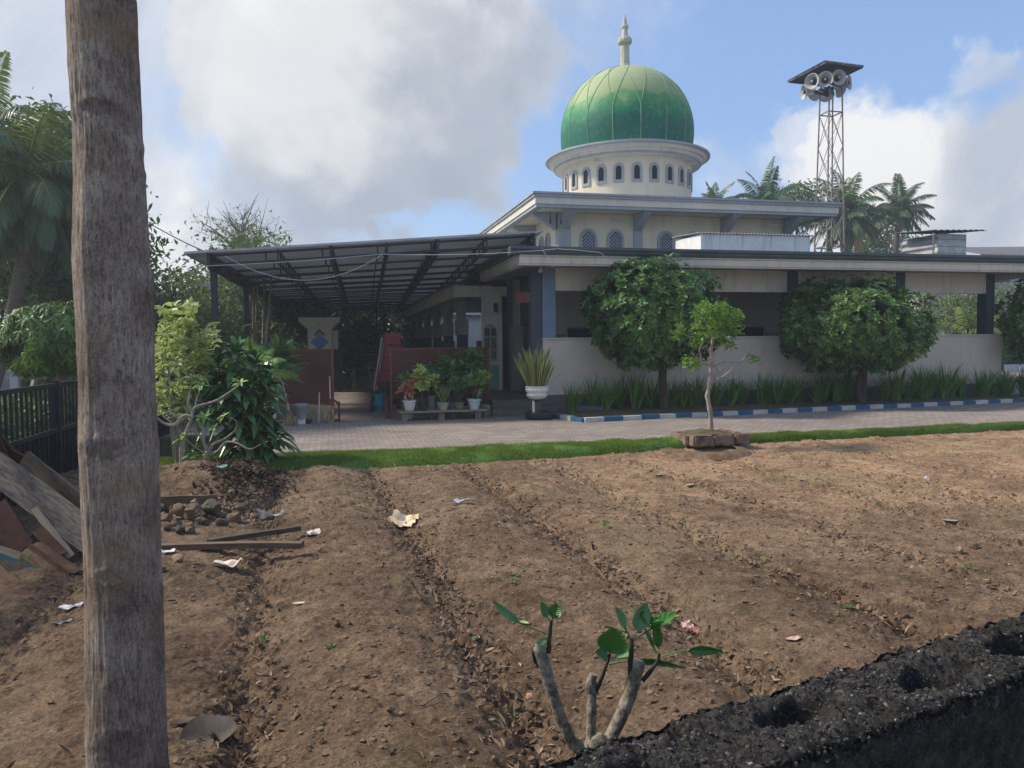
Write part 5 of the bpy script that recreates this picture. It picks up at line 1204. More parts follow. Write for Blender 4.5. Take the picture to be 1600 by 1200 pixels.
# --- clipped round trees in the bed
b = pt(1036, 640, 17.0)
t1 = [[(b.x, b.y, .02), (b.x+.01, b.y, .35), (b.x-.01, b.y, .8), (b.x+.01, b.y, 1.3)], [.135, .11, .10, .095]]
c = pt(1022, 490, 17.0)
crown_tree('clipped_tree', 'round topped dense dark green tree nearest the entrance column', 'tree', (b.x, b.y, 0), [t1], c, (1.58, 1.45, 1.35), 2900, 8, .155, .050, 'leaf_tree', 'bark_dark', 'clipped trees in the planted bed', flat=-.86, seed=1, lump=.34,
           extra=[pt(x, y, 17) for x, y in ((1010, 396), (1016, 399), (1022, 400), (1003, 402), (1043, 402), (1050, 404), (1055, 407), (1014, 405))])
b = pt(1345, 630, 17.05)
t2 = [[(b.x-.05, b.y, .02), (b.x-.06, b.y, .4), (b.x-.08, b.y, .9), (b.x-.12, b.y, 1.25)], [.10, .085, .08, .075]]; t2b = [[(b.x+.09, b.y+.02, .02), (b.x+.07, b.y, .4), (b.x+.10, b.y, .9), (b.x+.2, b.y, 1.3)], [.09, .08, .075, .06]]
c = pt(1334, 512, 17.05)
crown_tree('clipped_tree', 'broad flattened green tree with twin trunk in the middle of the bed', 'tree', (b.x, b.y, 0), [t2, t2b], c, (1.88, 1.5, 1.22), 3000, 8, .155, .050, 'leaf_tree2', 'bark_dark', 'clipped trees in the planted bed', flat=-.80, seed=5, lump=.34,
           extra=[pt(x, y, 17.2) for x, y in ((1325, 412), (1336, 410), (1345, 409), (1355, 411), (1362, 413), (1320, 425), (1345, 424), (1365, 420), (1375, 424), (1390, 428), (1350, 418), (1330, 432), (1380, 434), (1340, 436), (1398, 436), (1358, 430), (1372, 440), (1386, 445))])
b = pt(1640, 620, 17.2); c = pt(1640, 500, 17.2)
crown_tree('clipped_tree', 'tree cut off by the right picture edge past the parapet end', 'tree', (b.x, b.y, 0), [[[(b.x, b.y, .02), (b.x, b.y, .7), (b.x, b.y, 1.2)], [.11, .09, .08]]], c, (1.18, 1.2, 1.30), 1000, 8, .155, .050, 'leaf_tree', 'bark_dark', 'clipped trees in the planted bed', flat=-.8, seed=9, lump=.30)

# --- lily clumps along the parapet
def strap_clump(name, n, L, wd, m, spread=.6, seed=0, parent=None, base=(0, 0, 0), upb=1.0, segs=4, yellow=None):
    r = np.random.default_rng(seed); V = []; Fq = []; Ft = []; base = np.array(base)
    for i in range(n):
        az = r.random()*6.28; l = L*(.6+.5*r.random()); sp = spread*r.random()**.7; D0 = np.array([math.cos(az)*sp, math.sin(az)*sp, upb]); D0 /= np.linalg.norm(D0)
        sd_ = np.array([-math.sin(az+.6*r.normal()), math.cos(az+.6*r.normal()), 0]); p = base+np.array([r.normal()*.03*L*1.6, r.normal()*.03*L*1.6, 0]); o = len(V); d = D0.copy(); dr_ = (.10+.28*r.random())*spread*1.2
        for s in range(segs+1):
            q = s/segs; w = wd*(.55+.45*math.sin(math.pi*min(1, q*1.1+.1)))*(1-q**3) if s < segs else 0
            if s < segs: V += [p-sd_*w/2, p+sd_*w/2]
            else: V += [p]
            p = p+d*l/segs; d = d+np.array([math.cos(az)*.3, math.sin(az)*.3, -1])*dr_*(.4+q); d /= np.linalg.norm(d)
        for s in range(segs-1): a = o+2*s; Fq.append((a, a+1, a+3, a+2))
        Ft.append((o+2*segs-2, o+2*segs-1, o+2*segs))
    V = np.array(V)
    off = WL.get(parent.name, Vector((0, 0, 0))) if parent is not None else Vector((0, 0, 0))
    me = mesh_np(name, V-np.array(off), Fq, Ft, [m] if isinstance(m, str) else m); o = obj(name, me, parent); return o
lc = [strap_clump('lily_clump', 62, .78, .036, 'leaf_lily', .62, s) for s in (1, 2, 3, 4)]
gl = 'strap leaved lily clumps along the parapet'
x = 6.15; i = 0
while x < 21:
    o = lc[i] if i < 4 else lc[i % 4].copy()
    if i >= 4: COL.objects.link(o)
    o.location = (x, 17.42+random.uniform(-.16, .16)+(.02*(x-6)), .06); s = random.uniform(1.0, 1.45); o.scale = (s, s, s*random.uniform(.85, 1.1)); o.rotation_euler = (0, 0, random.uniform(0, 6.28))
    tag(o, 'clump of arching strap leaves in the row at the foot of the parapet wall', 'plant', gl); x += random.uniform(.30, .52); i += 1
o = strap_clump('lily_clump', 70, .85, .036, 'leaf_lily', .6, 12); o.location = (5.40, 16.75, .05); tag(o, 'separate spiky lily clump at the left tip of the bed beside the pedestal pot', 'plant', gl)

# --- potted plants
POTP = {'round': [(.0, 0), (.10, 0), (.125, .02), (.165, .12), (.18, .21), (.185, .22), (.205, .225), (.205, .255), (.185, .255), (.18, .235), (.0, .235)],
        'nursery': [(.0, 0), (.12, 0), (.15, .22), (.165, .225), (.165, .25), (.145, .25), (.142, .22), (.0, .22)],
        'stone': [(.0, .03), (.09, .03), (.10, .0), (.12, .0), (.12, .05), (.16, .12), (.175, .20), (.19, .21), (.185, .235), (.16, .235), (.155, .2), (.0, .2)],
        'flute': [(.0, 0), (.12, 0), (.13, .03), (.175, .20), (.195, .21), (.20, .245), (.18, .25), (.17, .22), (.0, .22)]}
def pot(parent, kind, m, w, h, z=0, n=24, flute=0):
    pr = POTP[kind]; R = max(p[0] for p in pr); Hh = max(p[1] for p in pr); o = WL[parent.name]; mb = MB()
    mb.lathe([(r*w/2/R, zz*h/Hh) for r, zz in pr[:-1]], (o.x, o.y, o.z+z), n)
    if flute:
        mb.v = [((x-o.x)*(1+(.05*math.cos(math.atan2(y-o.y, x-o.x)*flute) if math.hypot(x-o.x, y-o.y) > .05 else 0))+o.x, (y-o.y)*(1+(.05*math.cos(math.atan2(y-o.y, x-o.x)*flute)))+o.y, zz) for x, y, zz in mb.v]
    mb.build('pot', m, parent, smooth=True)
    mb = MB(); mb.lathe([(w/2*.86, h*.86), (0.001, h*.93)], (o.x, o.y, o.z+z), 16); mb.build('potting_soil', 'compost', parent)
def bush(parent, c, rad, nr, k, L, Wd, m, spread=(25, 70), upb=.7, stems=5, sm='bark_dark', z0=None):
    o = WL[parent.name]; d = unit(nr); C = arr(c)+d*arr(rad)*(.35+.65*rng.random(nr)[:, None]**.5); A = d*.6+np.array([0, 0, upb])+rng.normal(size=d.shape)*.2
    P, D, N, LL, WW = rosettes(C, A, k, L, Wd, spread); leaves('foliage', P, D, N, LL, WW, m, parent, fold=.3, droop=.12)
    if stems:
        mb = MB(); z0 = o.z if z0 is None else z0
        for i in range(stems): q = C[i % nr]; mb.tube([(o.x+random.uniform(-.03, .03), o.y+random.uniform(-.03, .03), z0), ((o.x+q[0])/2+random.uniform(-.03, .03), (o.y+q[1])/2, (z0+q[2])/2), q], [.014, .010, .005], 6)
        mb.build('stem', sm, parent, smooth=True)
BN = thing('low_bench', 'low weathered plank bench carrying the front row of flower pots', 'bench', (2.5, 17.05, 0))
ba, bb = GY(623, 643, 17.0), GY(757, 640, 16.95)
mb = MB(); mb.obox((ba.x, 16.86, .20), (bb.x, 16.80, .20), .15, .035); mb.obox((ba.x+.03, 17.03, .20), (bb.x+.02, 16.97, .20), .15, .035); mb.obox((ba.x, 17.20, .20), (bb.x, 17.14, .20), .15, .035); mb.build('top', 'old_wood', BN)
for q in (.08, .5, .93):
    x = ba.x+(bb.x-ba.x)*q
    for y in (16.87, 17.13): mb = MB(); mb.box((x-.03, y-.03, 0), (x+.03, y+.03, .18)); mb.box((x-.09, y-.025, 0), (x-.04, y+.025, .17)); mb.build('leg', 'old_wood', BN)
B2 = thing('low_bench', 'second low plank behind the front pots, carrying the rear row of plants', 'bench', (2.9, 17.6, 0))
mb = MB(); mb.obox((1.85, 17.5, .24), (3.6, 17.62, .24), .3, .03)
for x in (1.95, 2.7, 3.5): mb.box((x-.12, 17.45, .0), (x+.12, 17.65, .224))
mb.build('top', 'old_wood', B2)
def potted(label, pxl, pxr, pyt, y, kind, m, z, plant, cat='potted plant', flute=0, hfac=.78):
    a, b = GY(pxl, pyt, y), GY(pxr, pyt, y); w = b.x-a.x; cx = (a.x+b.x)/2; T = thing('potted_plant', label, cat, (cx, y, z), 'potted plants by the red board'); pot(T, kind, m, w, a.z-z, flute=flute); plant(T, cx, y, a.z); return T
def reg(px0, py0, px1, py1, y): a, b = GY(px0, py1, y), GY(px1, py0, y); return ((a.x+b.x)/2, y, (a.z+b.z)/2), ((b.x-a.x)/2, (b.x-a.x)/2*.9, (b.z-a.z)/2)
zt_ = .219
def PB(px0, py0, px1, py1, nr, k, L, Wd, m, **kw):
    def f(T, cx, y, z): c, r = reg(px0, py0, px1, py1, y); bush(T, c, r, nr, k, L, Wd, m, z0=z-.03, **kw)
    return f
potted('white round pot with an orange red croton at the left end of the bench', 628.5, 650.5, 625.6, 16.92, 'round', 'pot_white', zt_, PB(627, 598, 649, 619, 16, 8, .17, .065, 'leaf_orange'))
potted('small pale pot with light green leaves directly behind the orange croton', 631, 646, 618, 17.35, 'nursery', 'pot_white', .0, PB(622, 586, 645, 600, 18, 9, .16, .035, 'leaf_mid'))
potted('black plastic pot with yellow green croton, second on the bench', 652.5, 668.5, 629.5, 16.92, 'nursery', 'pot_black', zt_, PB(648, 574, 664, 612, 30, 8, .19, .08, 'leaf_croton_y', stems=6))
potted('grey plastic pot with broad lime leaves between the black and the stone pot', 668.5, 680, 618, 17.35, 'nursery', 'pot_grey', .0, PB(663, 589, 680, 606, 14, 7, .19, .085, 'leaf_croton_y'))
potted('mid green leaved plant rising behind the lime croton', 669, 681, 616, 17.6, 'nursery', 'pot_black', .256, PB(668, 572, 681, 588, 12, 7, .18, .06, 'leaf_croton_g'))
def spider(T, cx, y, z): strap_clump('foliage', 60, .52, .028, 'leaf_mid', .6, 31, T, (cx, y, z-.02))
potted('cracked pinkish stone bowl with a grassy green plant in the middle of the bench', 683, 701.5, 629, 16.92, 'stone', 'pot_stone', zt_, spider, flute=6)
potted('mossy olive bowl with slender green leaves, fourth on the bench', 709.5, 725.5, 628.5, 16.92, 'round', 'pot_moss', zt_, PB(704, 594, 727, 614, 20, 7, .19, .042, 'leaf_croton_g', upb=1.2, spread=(15, 50)))
potted('pale blue stained pot with long green leaves at the right end of the bench', 730, 752, 623.5, 16.92, 'flute', 'pot_pale_blue', zt_, PB(732, 582, 764, 610, 24, 8, .20, .05, 'leaf_mid', upb=.9, spread=(25, 60)), flute=0)
potted('dark leaved plant in the rear row behind the stone bowl', 686, 700, 622, 17.6, 'nursery', 'pot_black', .256, PB(684, 562, 708, 594, 40, 8, .20, .07, 'leaf_croton_g'))
potted('tallest dark green plant of the rear row, reaching over the red board', 722, 742, 619, 17.6, 'nursery', 'pot_black', .256, PB(722, 546, 750, 600, 75, 8, .22, .078, 'leaf_croton_g', stems=8))
potted('small grey pot with dark leaves between the olive bowl and the stone bowl', 703, 712, 630, 17.3, 'nursery', 'pot_grey', .0, PB(702, 602, 716, 622, 12, 7, .16, .05, 'leaf_croton_g'))
mb = MB(); a, b = GZ(750, 656), GZ(763, 656); mb.box((a.x, 17.0, 0), (b.x+.02, 17.3, .26), 0, .015); tag(mb.build('stone_block', 'stone_dark', origin=(a.x, 17, 0)), 'grey square stone block between the bench and the entrance steps', 'block')
# big white pot and tall leaves left of the brooms
T = thing('potted_plant', 'big white tub at the left end of the red board, with broad dark leaves', 'potted plant', (0, 0, 0)); a, b = GY(411, 622, 16.9), GY(432, 622, 16.9); T.location = ((a.x+b.x)/2, 16.9, 0); WL[T.name] = Vector(T.location)
pot(T, 'flute', 'pot_white', b.x-a.x+.08, a.z); c, r = reg(420, 548, 446, 600, 16.9); bush(T, c, r, 16, 6, .55, .13, 'leaf_croton_g', spread=(30, 80), z0=a.z)
T = thing('potted_plant', 'grey stone pot with bare soil standing on a white foot between the brooms', 'flower pot', (0, 0, 0)); a, b = GY(460, 631, 17.0), GY(482, 631, 17.0); T.location = ((a.x+b.x)/2, 17.0, .10); WL[T.name] = Vector(T.location)
pot(T, 'flute', 'pot_grey', b.x-a.x, a.z-.10); mb = MB(); mb.box((a.x+.07, 16.93, 0), (b.x-.07, 17.07, .12)); mb.build('foot', 'pot_white', T)
# plant in a tall urn before the far gate
T = thing('potted_tree', 'dark leafy shrub in a tall narrow urn in front of the far yard gate', 'potted plant', (.77, 28.9, 0))
mb = MB(); mb.lathe([(.0, 0), (.16, 0), (.16, .06), (.09, .12), (.08, .5), (.13, .6), (.24, .8), (.26, .84), (.22, .84), (.0, .8)], (.77, 28.9, 0), 20); mb.build('urn', 'house_grey', T, smooth=True)
c, r = reg(535, 505, 578, 590, 28.9); bush(T, c, r, 230, 8, .26, .10, 'leaf_far', z0=.8, stems=12)

# --- snake plant on its pedestal, standing in a tyre basin
PY = 16.35; cx = GY(839, 612, PY).x
T = thing('snake_plant', 'tall yellow edged snake plant in a white ringed bowl on a pedestal by the steps', 'potted plant', (cx, PY, 0))
zb, z1 = GY(839, 623, PY).z, GY(839, 603, PY).z; hh = z1-zb
mb = MB(); mb.lathe([(.06, zb-.02), (.17, zb), (.20, zb+.03), (.235, zb+.06), (.245, zb+hh*.32), (.215, zb+hh*.42), (.225, zb+hh*.5), (.262, zb+hh*.62), (.268, zb+hh*.78), (.25, zb+hh*.88), (.272, zb+hh*.93), (.272, z1), (.24, z1), (.235, z1-.04), (.0, z1-.03)], (cx, PY, 0), 36); mb.build('bowl', 'pot_white', T, smooth=True)
mb = MB(); mb.lathe([(.0, .05), (.13, .05), (.11, .12), (.085, .18), (.08, zb-.1), (.12, zb-.03), (.17, zb-.018)], (cx-.02, PY, 0), 20); mb.build('pedestal', 'stone_dark', T, smooth=True)
mb = MB(); mb.cyl((cx-.10, PY-.06, .05), (cx-.10, PY-.06, zb-.02), .035, .03, 10); mb.build('strut', 'pot_white', T)
r3 = np.random.default_rng(5); V = []; Fq = []; Ft = []; mi = []
for i in range(95):
    az = r3.random()*6.28; rr = .20*math.sqrt(r3.random()); L = (1.12-1.2*abs(rr))*(.62+.4*r3.random()); wd = .055+.02*r3.random(); lean = rr/.2*.42+r3.normal()*.04
    p = np.array([cx+rr*math.cos(az), PY+rr*math.sin(az), z1-.04]); d = np.array([math.cos(az)*lean, math.sin(az)*lean, 1.]); d /= np.linalg.norm(d); ta = r3.random()*3.14
    if i == 0: d = np.array([.8, -.1, .55]); d /= np.linalg.norm(d); L = .75
    o = len(V); S_ = 6
    for s in range(S_+1):
        q = s/S_; w = wd*(.6+.55*q)*(1-q**4)+.002; tt = ta+q*.7; sv = np.array([math.cos(tt), math.sin(tt), 0]); sv = sv-d*sv.dot(d); sv /= np.linalg.norm(sv); nv = np.cross(d, sv)
        V += [p-sv*w/2+nv*w*.12, p-sv*w*.34, p+sv*w*.34, p+sv*w/2+nv*w*.12]; p = p+d*L/S_; d = d+np.array([math.cos(az)*.02, math.sin(az)*.02, .01]); d /= np.linalg.norm(d)
    for s in range(S_):
        for j in range(3): a = o+4*s+j; Fq.append((a, a+1, a+5, a+4)); mi.append(0 if j == 1 else 1)
mat('snake_green', (.06, .095, .035), (.15, .19, .08), 22, .4, rnd=.3, stretch=(1, 1, 2.2), trans=.05); mat('snake_edge', (.42, .40, .13), (.50, .47, .18), 6, .4, rnd=.25, trans=.08)
me = mesh_np('foliage', np.array(V)-np.array(WL[T.name]), Fq, None, ['snake_green', 'snake_edge'], mi); obj('foliage', me, T)
mb = MB(); mb.lathe([(.20, .0), (.28, .0), (.31, .03), (.315, .10), (.30, .15), (.26, .17), (.22, .165), (.215, .12), (.2, .05)], (cx+.05, PY, 0), 40)
TB = thing('tyre_basin', 'black tyre basin with green water under the pedestal pot', 'basin', (cx+.05, PY, 0)); mb.build('tyre', 'tyre', TB, smooth=True)
mb = MB(); mb.lathe([(.215, .125), (.001, .13)], (cx+.05, PY, 0), 32); mb.build('green_water', 'green_water', TB)

# --- stone ring planter with the little twisted tree
PL = thing('block_planter', 'square ring of rough brown stone blocks filled with soil at the lawn edge', 'planter', (5.95, 11.2, 0))
a0, a1 = GZ(1062, 706, .02), GZ(1173, 697, .02); X0, X1, Y0, Y1 = 5.46, 6.44, 10.78, 11.60
mb = MB(); mb.lathe([(.75, -.05), (.68, .02), (.5, .05)], (5.62, 10.75, 0), 24); mb.v = [(x, y, z+.02*mn.noise(Vector((x*9, y*9, 0)))) for x, y, z in mb.v]; mb.build('earth_foot', 'soil', PL, smooth=True)
def blk(x0, y0, x1, y1, z0, z1, s):
    bm = bmesh.new(); bmesh.ops.create_cube(bm, size=1)
    for v in bm.verts: v.co = Vector(((x0+x1)/2+v.co.x*(x1-x0), (y0+y1)/2+v.co.y*(y1-y0), (z0+z1)/2+v.co.z*(z1-z0)))
    bmesh.ops.bevel(bm, geom=bm.edges[:], offset=.022, segments=2, affect='EDGES'); bmesh.ops.subdivide_edges(bm, edges=bm.edges[:], cuts=2, use_grid_fill=True)
    for v in bm.verts: q = v.co*9+Vector((s*5, 0, 0)); v.co += Vector((mn.noise(q), mn.noise(q+Vector((7, 0, 0))), mn.noise(q+Vector((0, 7, 0)))))*.018
    mb = MB(); mb.addbm(bm); mb.build('stone_block', 'block_old', PL)
w = .15; hz = .225
blk(X0, Y0-.02, X0+.36, Y0+w, .05, hz, 1); blk(X0+.37, Y0+.01, X0+.74, Y0+w, .05, hz-.01, 2); blk(X0+.75, Y0, X1+.02, Y0+w, .06, hz, 3)
blk(X0-.05, Y0+.14, X0+.09, Y0+.5, .04, hz-.01, 4); blk(X0-.02, Y0+.51, X0+.12, Y1, .04, hz-.02, 5); blk(X1-.13, Y0+w+.01, X1, Y0+.52, .05, hz, 6); blk(X1-.13, Y0+.53, X1, Y1, .05, hz, 7); blk(X0+.13, Y1-.15, X0+.6, Y1, .04, hz, 8); blk(X0+.61, Y1-.15, X1-.14, Y1, .04, hz, 9)
xs2 = np.linspace(X0+.05, X1-.05, 50); ys2 = np.linspace(Y0+.08, Y1-.08, 40)
o = obj('soil_fill', grid_mesh('soil_fill', xs2-5.95, ys2-11.2, lambda X, Y: .212+.06*np.exp(-((X+.05)**2+(Y-.0)**2)/.08)+.025*fbm(X, Y, 5, 4, .6, 3), ['bed_soil']), PL)
# twisted small tree
by = 11.15
def Bp(zx, zy, dy=0): return GY(740+zx/3.478, 360+zy/3.478, by+dy)
b0 = GY(1110, 681, by); b0.z = .22
BT = thing('twisted_tree', 'small thin twisted tree with bright green leaf clumps growing in the stone planter', 'tree', (b0.x, b0.y, .18))
mb = MB()
def br(pts, rr, n=8):
    P = [Bp(*p) for p in pts]; F = []; R = []
    for i in range(len(P)-1):
        for k in range(4): q = k/4; F.append(P[i].lerp(P[i+1], q)+Vector((0, 0, 0))+Vector((mn.noise(P[i]*3+Vector((q*2, 0, 0))), mn.noise(P[i]*5+Vector((0, q*2, 0))), 0))*.012); R.append(rr[i]*(1-q)+rr[i+1]*q)
    F.append(P[-1]); R.append(rr[-1]); mb.tube(F, [r*(1+.12*math.sin(i*1.7)) for i, r in enumerate(R)], n)
mb.tube([b0, Bp(1290, 1090)], [.05, .040], 10)
br([(1290, 1095), (1286, 990), (1270, 900), (1284, 830), (1292, 700), (1288, 640), (1302, 585)], [.040, .036, .036, .034, .030, .028, .024], 10)
br([(1290, 740), (1350, 715, -.1), (1440, 715, -.15), (1550, 700, -.2)], [.02, .016, .012, .006])
br([(1290, 835), (1335, 800, -.1), (1395, 805, -.1), (1450, 790, -.12)], [.02, .016, .012, .005])
br([(1350, 800), (1420, 740, .1), (1480, 690, .12), (1522, 630, .1)], [.014, .012, .010, .004]); br([(1480, 690, .12), (1570, 645, .1)], [.008, .004]); br([(1335, 770), (1310, 740), (1295, 720)], [.008, .01, .014])
br([(1285, 735), (1240, 715), (1200, 745, -.1)], [.018, .014, .008]); br([(1240, 715), (1225, 650), (1255, 590), (1280, 560)], [.014, .014, .012, .008]); br([(1340, 800), (1320, 770), (1355, 745)], [.006]*3)
br([(1302, 585), (1330, 520), (1400, 470)], [.02, .012, .005]); br([(1302, 585), (1260, 500), (1220, 430)], [.018, .012, .005]); br([(1300, 590), (1360, 570), (1430, 540)], [.014, .009, .004]); br([(1260, 590), (1190, 580), (1110, 560)], [.012, .008, .004]); br([(1290, 640), (1380, 620), (1390, 600)], [.010, .007, .004])
mb.build('trunk', 'bark_pale', BT, smooth=True)
cc_ = []
for cx_, cy_, rx, ry, n in ((1250, 450, 60, 50, 34), (1330, 440, 70, 45, 40), (1410, 480, 55, 45, 34), (1240, 540, 60, 50, 34), (1330, 540, 60, 40, 30), (1410, 550, 50, 40, 26), (1210, 610, 40, 28, 16), (1115, 560, 28, 42, 16), (1180, 725, 50, 34, 24), (1380, 620, 30, 26, 9), (1530, 705, 34, 16, 9), (1290, 410, 90, 22, 24), (1350, 600, 30, 20, 8)):
    for _ in range(n): a_ = random.random()*6.28; q = math.sqrt(random.random()); cc_.append(arr(Bp(cx_+rx*q*math.cos(a_), cy_+ry*q*math.sin(a_), random.uniform(-.35, .35)*rx/60)))
C = np.array(cc_); P, D, N, LL, WW = rosettes(C, unit(len(C))*.5+np.array([0, 0, .6]), 8, .062, .036, (30, 100)); P = P+rng.normal(size=P.shape)*.022
leaves('foliage', P, D, N, LL, WW, 'leaf_bonsai', BT, fold=.2, droop=.1)

# --- left shrub group
sy = 11.0
VS = thing('variegated_shrub', 'airy shrub with pale yellow green leaves on thin upright stems beside the trunk', 'shrub', (*GZ(285, 742, .2).xy, .15))
def Lp(zx, zy, y=sy): return GY(240+zx/4, 460+zy/4, y)
mb = MB(); tips = []
for i in range(13):
    bx_, tx_ = random.uniform(130, 230), random.uniform(20, 300); pts = [Lp(bx_, 1090, 11.2+random.uniform(-.1, .1)), Lp((bx_+tx_)/2+random.uniform(-15, 15), 650, 11.1+random.uniform(-.2, .2)), Lp(tx_, random.uniform(150, 420), 11.1+random.uniform(-.25, .25))]; mb.tube(pts, [.014, .010, .005], 6); tips.append(pts)
mb.build('stem', 'bark_bush', VS, smooth=True)
C = []
for cx_, cy_, rx, ry, n in ((60, 110, 35, 30, 7), (200, 90, 60, 35, 18), (170, 180, 100, 40, 24), (370, 230, 25, 40, 7), (250, 260, 100, 50, 26), (90, 300, 90, 60, 26), (40, 430, 50, 80, 18), (180, 380, 120, 80, 40), (300, 350, 80, 70, 26), (110, 520, 100, 90, 26), (250, 480, 90, 80, 22), (50, 620, 50, 60, 14), (150, 640, 110, 60, 18), (80, 760, 60, 40, 8), (230, 700, 60, 60, 8)):
    for _ in range(int(n*.62+.5)): a_ = random.random()*6.28; q = random.random()**.42*1.12; C.append(arr(Lp(cx_+rx*q*math.cos(a_), cy_+ry*q*math.sin(a_), 11.1+random.uniform(-.35, .35))))
C = np.array(C); P, D, N, LL, WW = rosettes(C, unit(len(C))*.6+np.array([0, 0, .7]), 6, .135, .06, (35, 95)); P = P+rng.normal(size=P.shape)*.02
leaves('foliage', P, D, N, LL, WW, 'leaf_pale', VS, fold=.3, droop=.25)

DR = thing('dracaena', 'dense dark green strap leaved dracaena bush at the corner of the lawn', 'shrub', (*GZ(392, 733, .1).xy, .1))
heads = [(520, 360, .0), (400, 420, .1), (620, 440, .05), (700, 500, .1), (470, 520, -.15), (590, 560, -.2), (380, 560, -.05), (690, 590, -.1), (430, 660, -.2), (560, 700, -.3), (660, 690, -.2), (500, 800, -.3), (620, 820, -.25), (700, 800, -.15), (560, 900, -.25), (680, 900, -.15), (470, 920, -.15), (350, 700, -.1), (750, 860, 0)]
mb = MB(); Pn = []; Dn = []; Nn = []; Ln = []
bs_ = GZ(395, 735, .1)
for hx, hy, dy in heads:
    c = arr(Lp(hx, hy+30, 11.15+dy)); mb.tube([(bs_.x+random.uniform(-.2, .2), 11.15+dy*.4, .1), Vector(c)*.5+Vector((bs_.x, 11.1, .1))*.5+Vector((random.uniform(-.1, .1), 0, -.05)), c], [.028, .022, .018], 8)
    n = 30
    for i in range(n):
        q = i/n; az = i*2.4+random.random()*.4; el = R_(80-95*q+random.uniform(-8, 8)); d = np.array([math.cos(az)*math.cos(el), math.sin(az)*math.cos(el), math.sin(el)]); Pn.append(c+np.array([0, 0, .08*(.5-q)*2])); Dn.append(d); up_ = np.array([0, 0, 1.]) if abs(d[2]) < .9 else np.array([math.cos(az), math.sin(az), 0]); Nn.append(up_); Ln.append(.32+.20*random.random())
mb.build('cane', 'bark_bush', DR, smooth=True)
Ln = np.array(Ln)
leaves('foliage', Pn, Dn, Nn, Ln, .088+.028*rng.random(len(Ln)), 'leaf_drac', DR, fold=.35, droop=.55, t1=.35, t2=.72)

def frond(P_, D_, L, nl, ll, lw, mats_, droop=.9, up=Vector((0, 0, 1)), vee=.35, hang=.25, twist=0):
    """returns leaflet arrays + rachis points of one pinnate frond"""
    p = Vector(P_); d = Vector(D_).normalized(); pts = [p.copy()]; S_ = 14
    for s in range(S_):
        d = (d+Vector((0, 0, -droop/S_*(.25+1.6*s/S_)))).normalized(); p = p+d*(L/S_); pts.append(p.copy())
    sd_ = Vector(D_).cross(Vector((0, 0, 1))); sd_ = (sd_ if sd_.length > .05 else Vector((1, 0, 0))).normalized(); sd_ = Matrix.Rotation(twist, 3, Vector(D_).normalized()) @ sd_
    PP = []; DD = []; NN = []; LL = []
    for i in range(nl):
        q = .13+.87*i/(nl-1); f = q*S_; a = min(int(f), S_-1); c = pts[a].lerp(pts[a+1], f-a); t_ = (pts[a+1]-pts[a]).normalized(); u = sd_.cross(t_).normalized()
        for sg in (-1, 1):
            dd = (t_*(.45+.5*q)+sd_*sg*(1.0-.35*q)+u*vee+Vector((0, 0, -hang))+Vector((random.gauss(0, .07), random.gauss(0, .07), random.gauss(0, .07)))).normalized()
            PP.append(list(c)); DD.append(list(dd)); NN.append(list(u)); LL.append(ll*math.sin(math.pi*min(1, .22+q*.76))**.6*(1-.35*q)*random.uniform(.85, 1.1))
    return PP, DD, NN, LL, pts
def palm(name, label, crown, depthy, fl, nf, base=None, m='leaf_palm', ll=.62, lw=.05, nl=34, group=None, seed=0, trunk_r=.16, tr=None, elev=(78, -55), skip=None, droop=1.0, dead=2):
    random.seed(seed); c = GY(*crown, depthy) if len(crown) == 2 else Vector(crown)
    b = base or (c.x, c.y+.3, 0); T = thing(name, label, 'palm tree', b, group)
    mb = MB(); n = 16; pts = [Vector(b).lerp(c, i/n)+Vector((math.sin(i/n*3.14)*.25*(1 if seed % 2 else -1), 0, 0)) for i in range(n+1)]
    mb.tube(pts, [trunk_r*(1.25 if i == 0 else 1-.3*i/n) for i in range(n+1)], 12); mb.build('trunk', 'palm_bark', T, smooth=True)
    mb = MB(); A = [[], [], [], [], []]
    for i in range(nf):
        q = i/max(1, nf-1); az = i*2.399+random.uniform(-.2, .2)+seed; el = R_(elev[0]+(elev[1]-elev[0])*q**.9+random.uniform(-6, 6)); d = Vector((math.cos(az)*math.cos(el), math.sin(az)*math.cos(el), math.sin(el)))
        L = fl*random.uniform(.85, 1.08)*(1 if q < .8 else .85)
        PP, DD, NN, LL, pts = frond(c, d, L, nl, ll, lw, None, droop*(1.0+.3*random.random()), twist=random.uniform(-.5, .5), hang=.55+.8*q)
        A[0] += PP; A[1] += DD; A[2] += NN; A[3] += LL; mi_ = 1 if i >= nf-dead else 0; A[4] += [mi_]*len(PP); mb.tube(pts[::2], [.035, .03, .025, .02, .016, .012, .008, .005][:len(pts[::2])], 5)
    mb.build('frond_stalk', 'leaf_palm_yellow', T, smooth=True)
    leaves('fronds', A[0], A[1], A[2], np.array(A[3]), lw, [m, 'leaf_palm_dry'], T, fold=.3, droop=.35, mi=np.array(A[4]), t1=.3, t2=.7)
    if fl > 2.5 and seed % 2:
        mb = MB()
        for i in range(7): a_ = i*.9; bm = bmesh.new(); bmesh.ops.create_icosphere(bm, subdivisions=2, radius=.13); mb.addbm(bm, 0, Matrix.Translation(c+Vector((math.cos(a_)*.25, math.sin(a_)*.25, -.3-.1*(i % 2)))))
        mb.build('coconuts', 'leaf_palm_dry', T, smooth=True)
    return T
palm('small_palm', 'small feathery palm with orange tinted tips behind the dracaena', (395, 590), 12.6, .72, 10, (GY(395, 590, 12.6).x, 12.6, 0), ll=.26, lw=.022, nl=26, seed=11, trunk_r=.05, m='leaf_mid', elev=(72, 0), droop=1.1, dead=3)

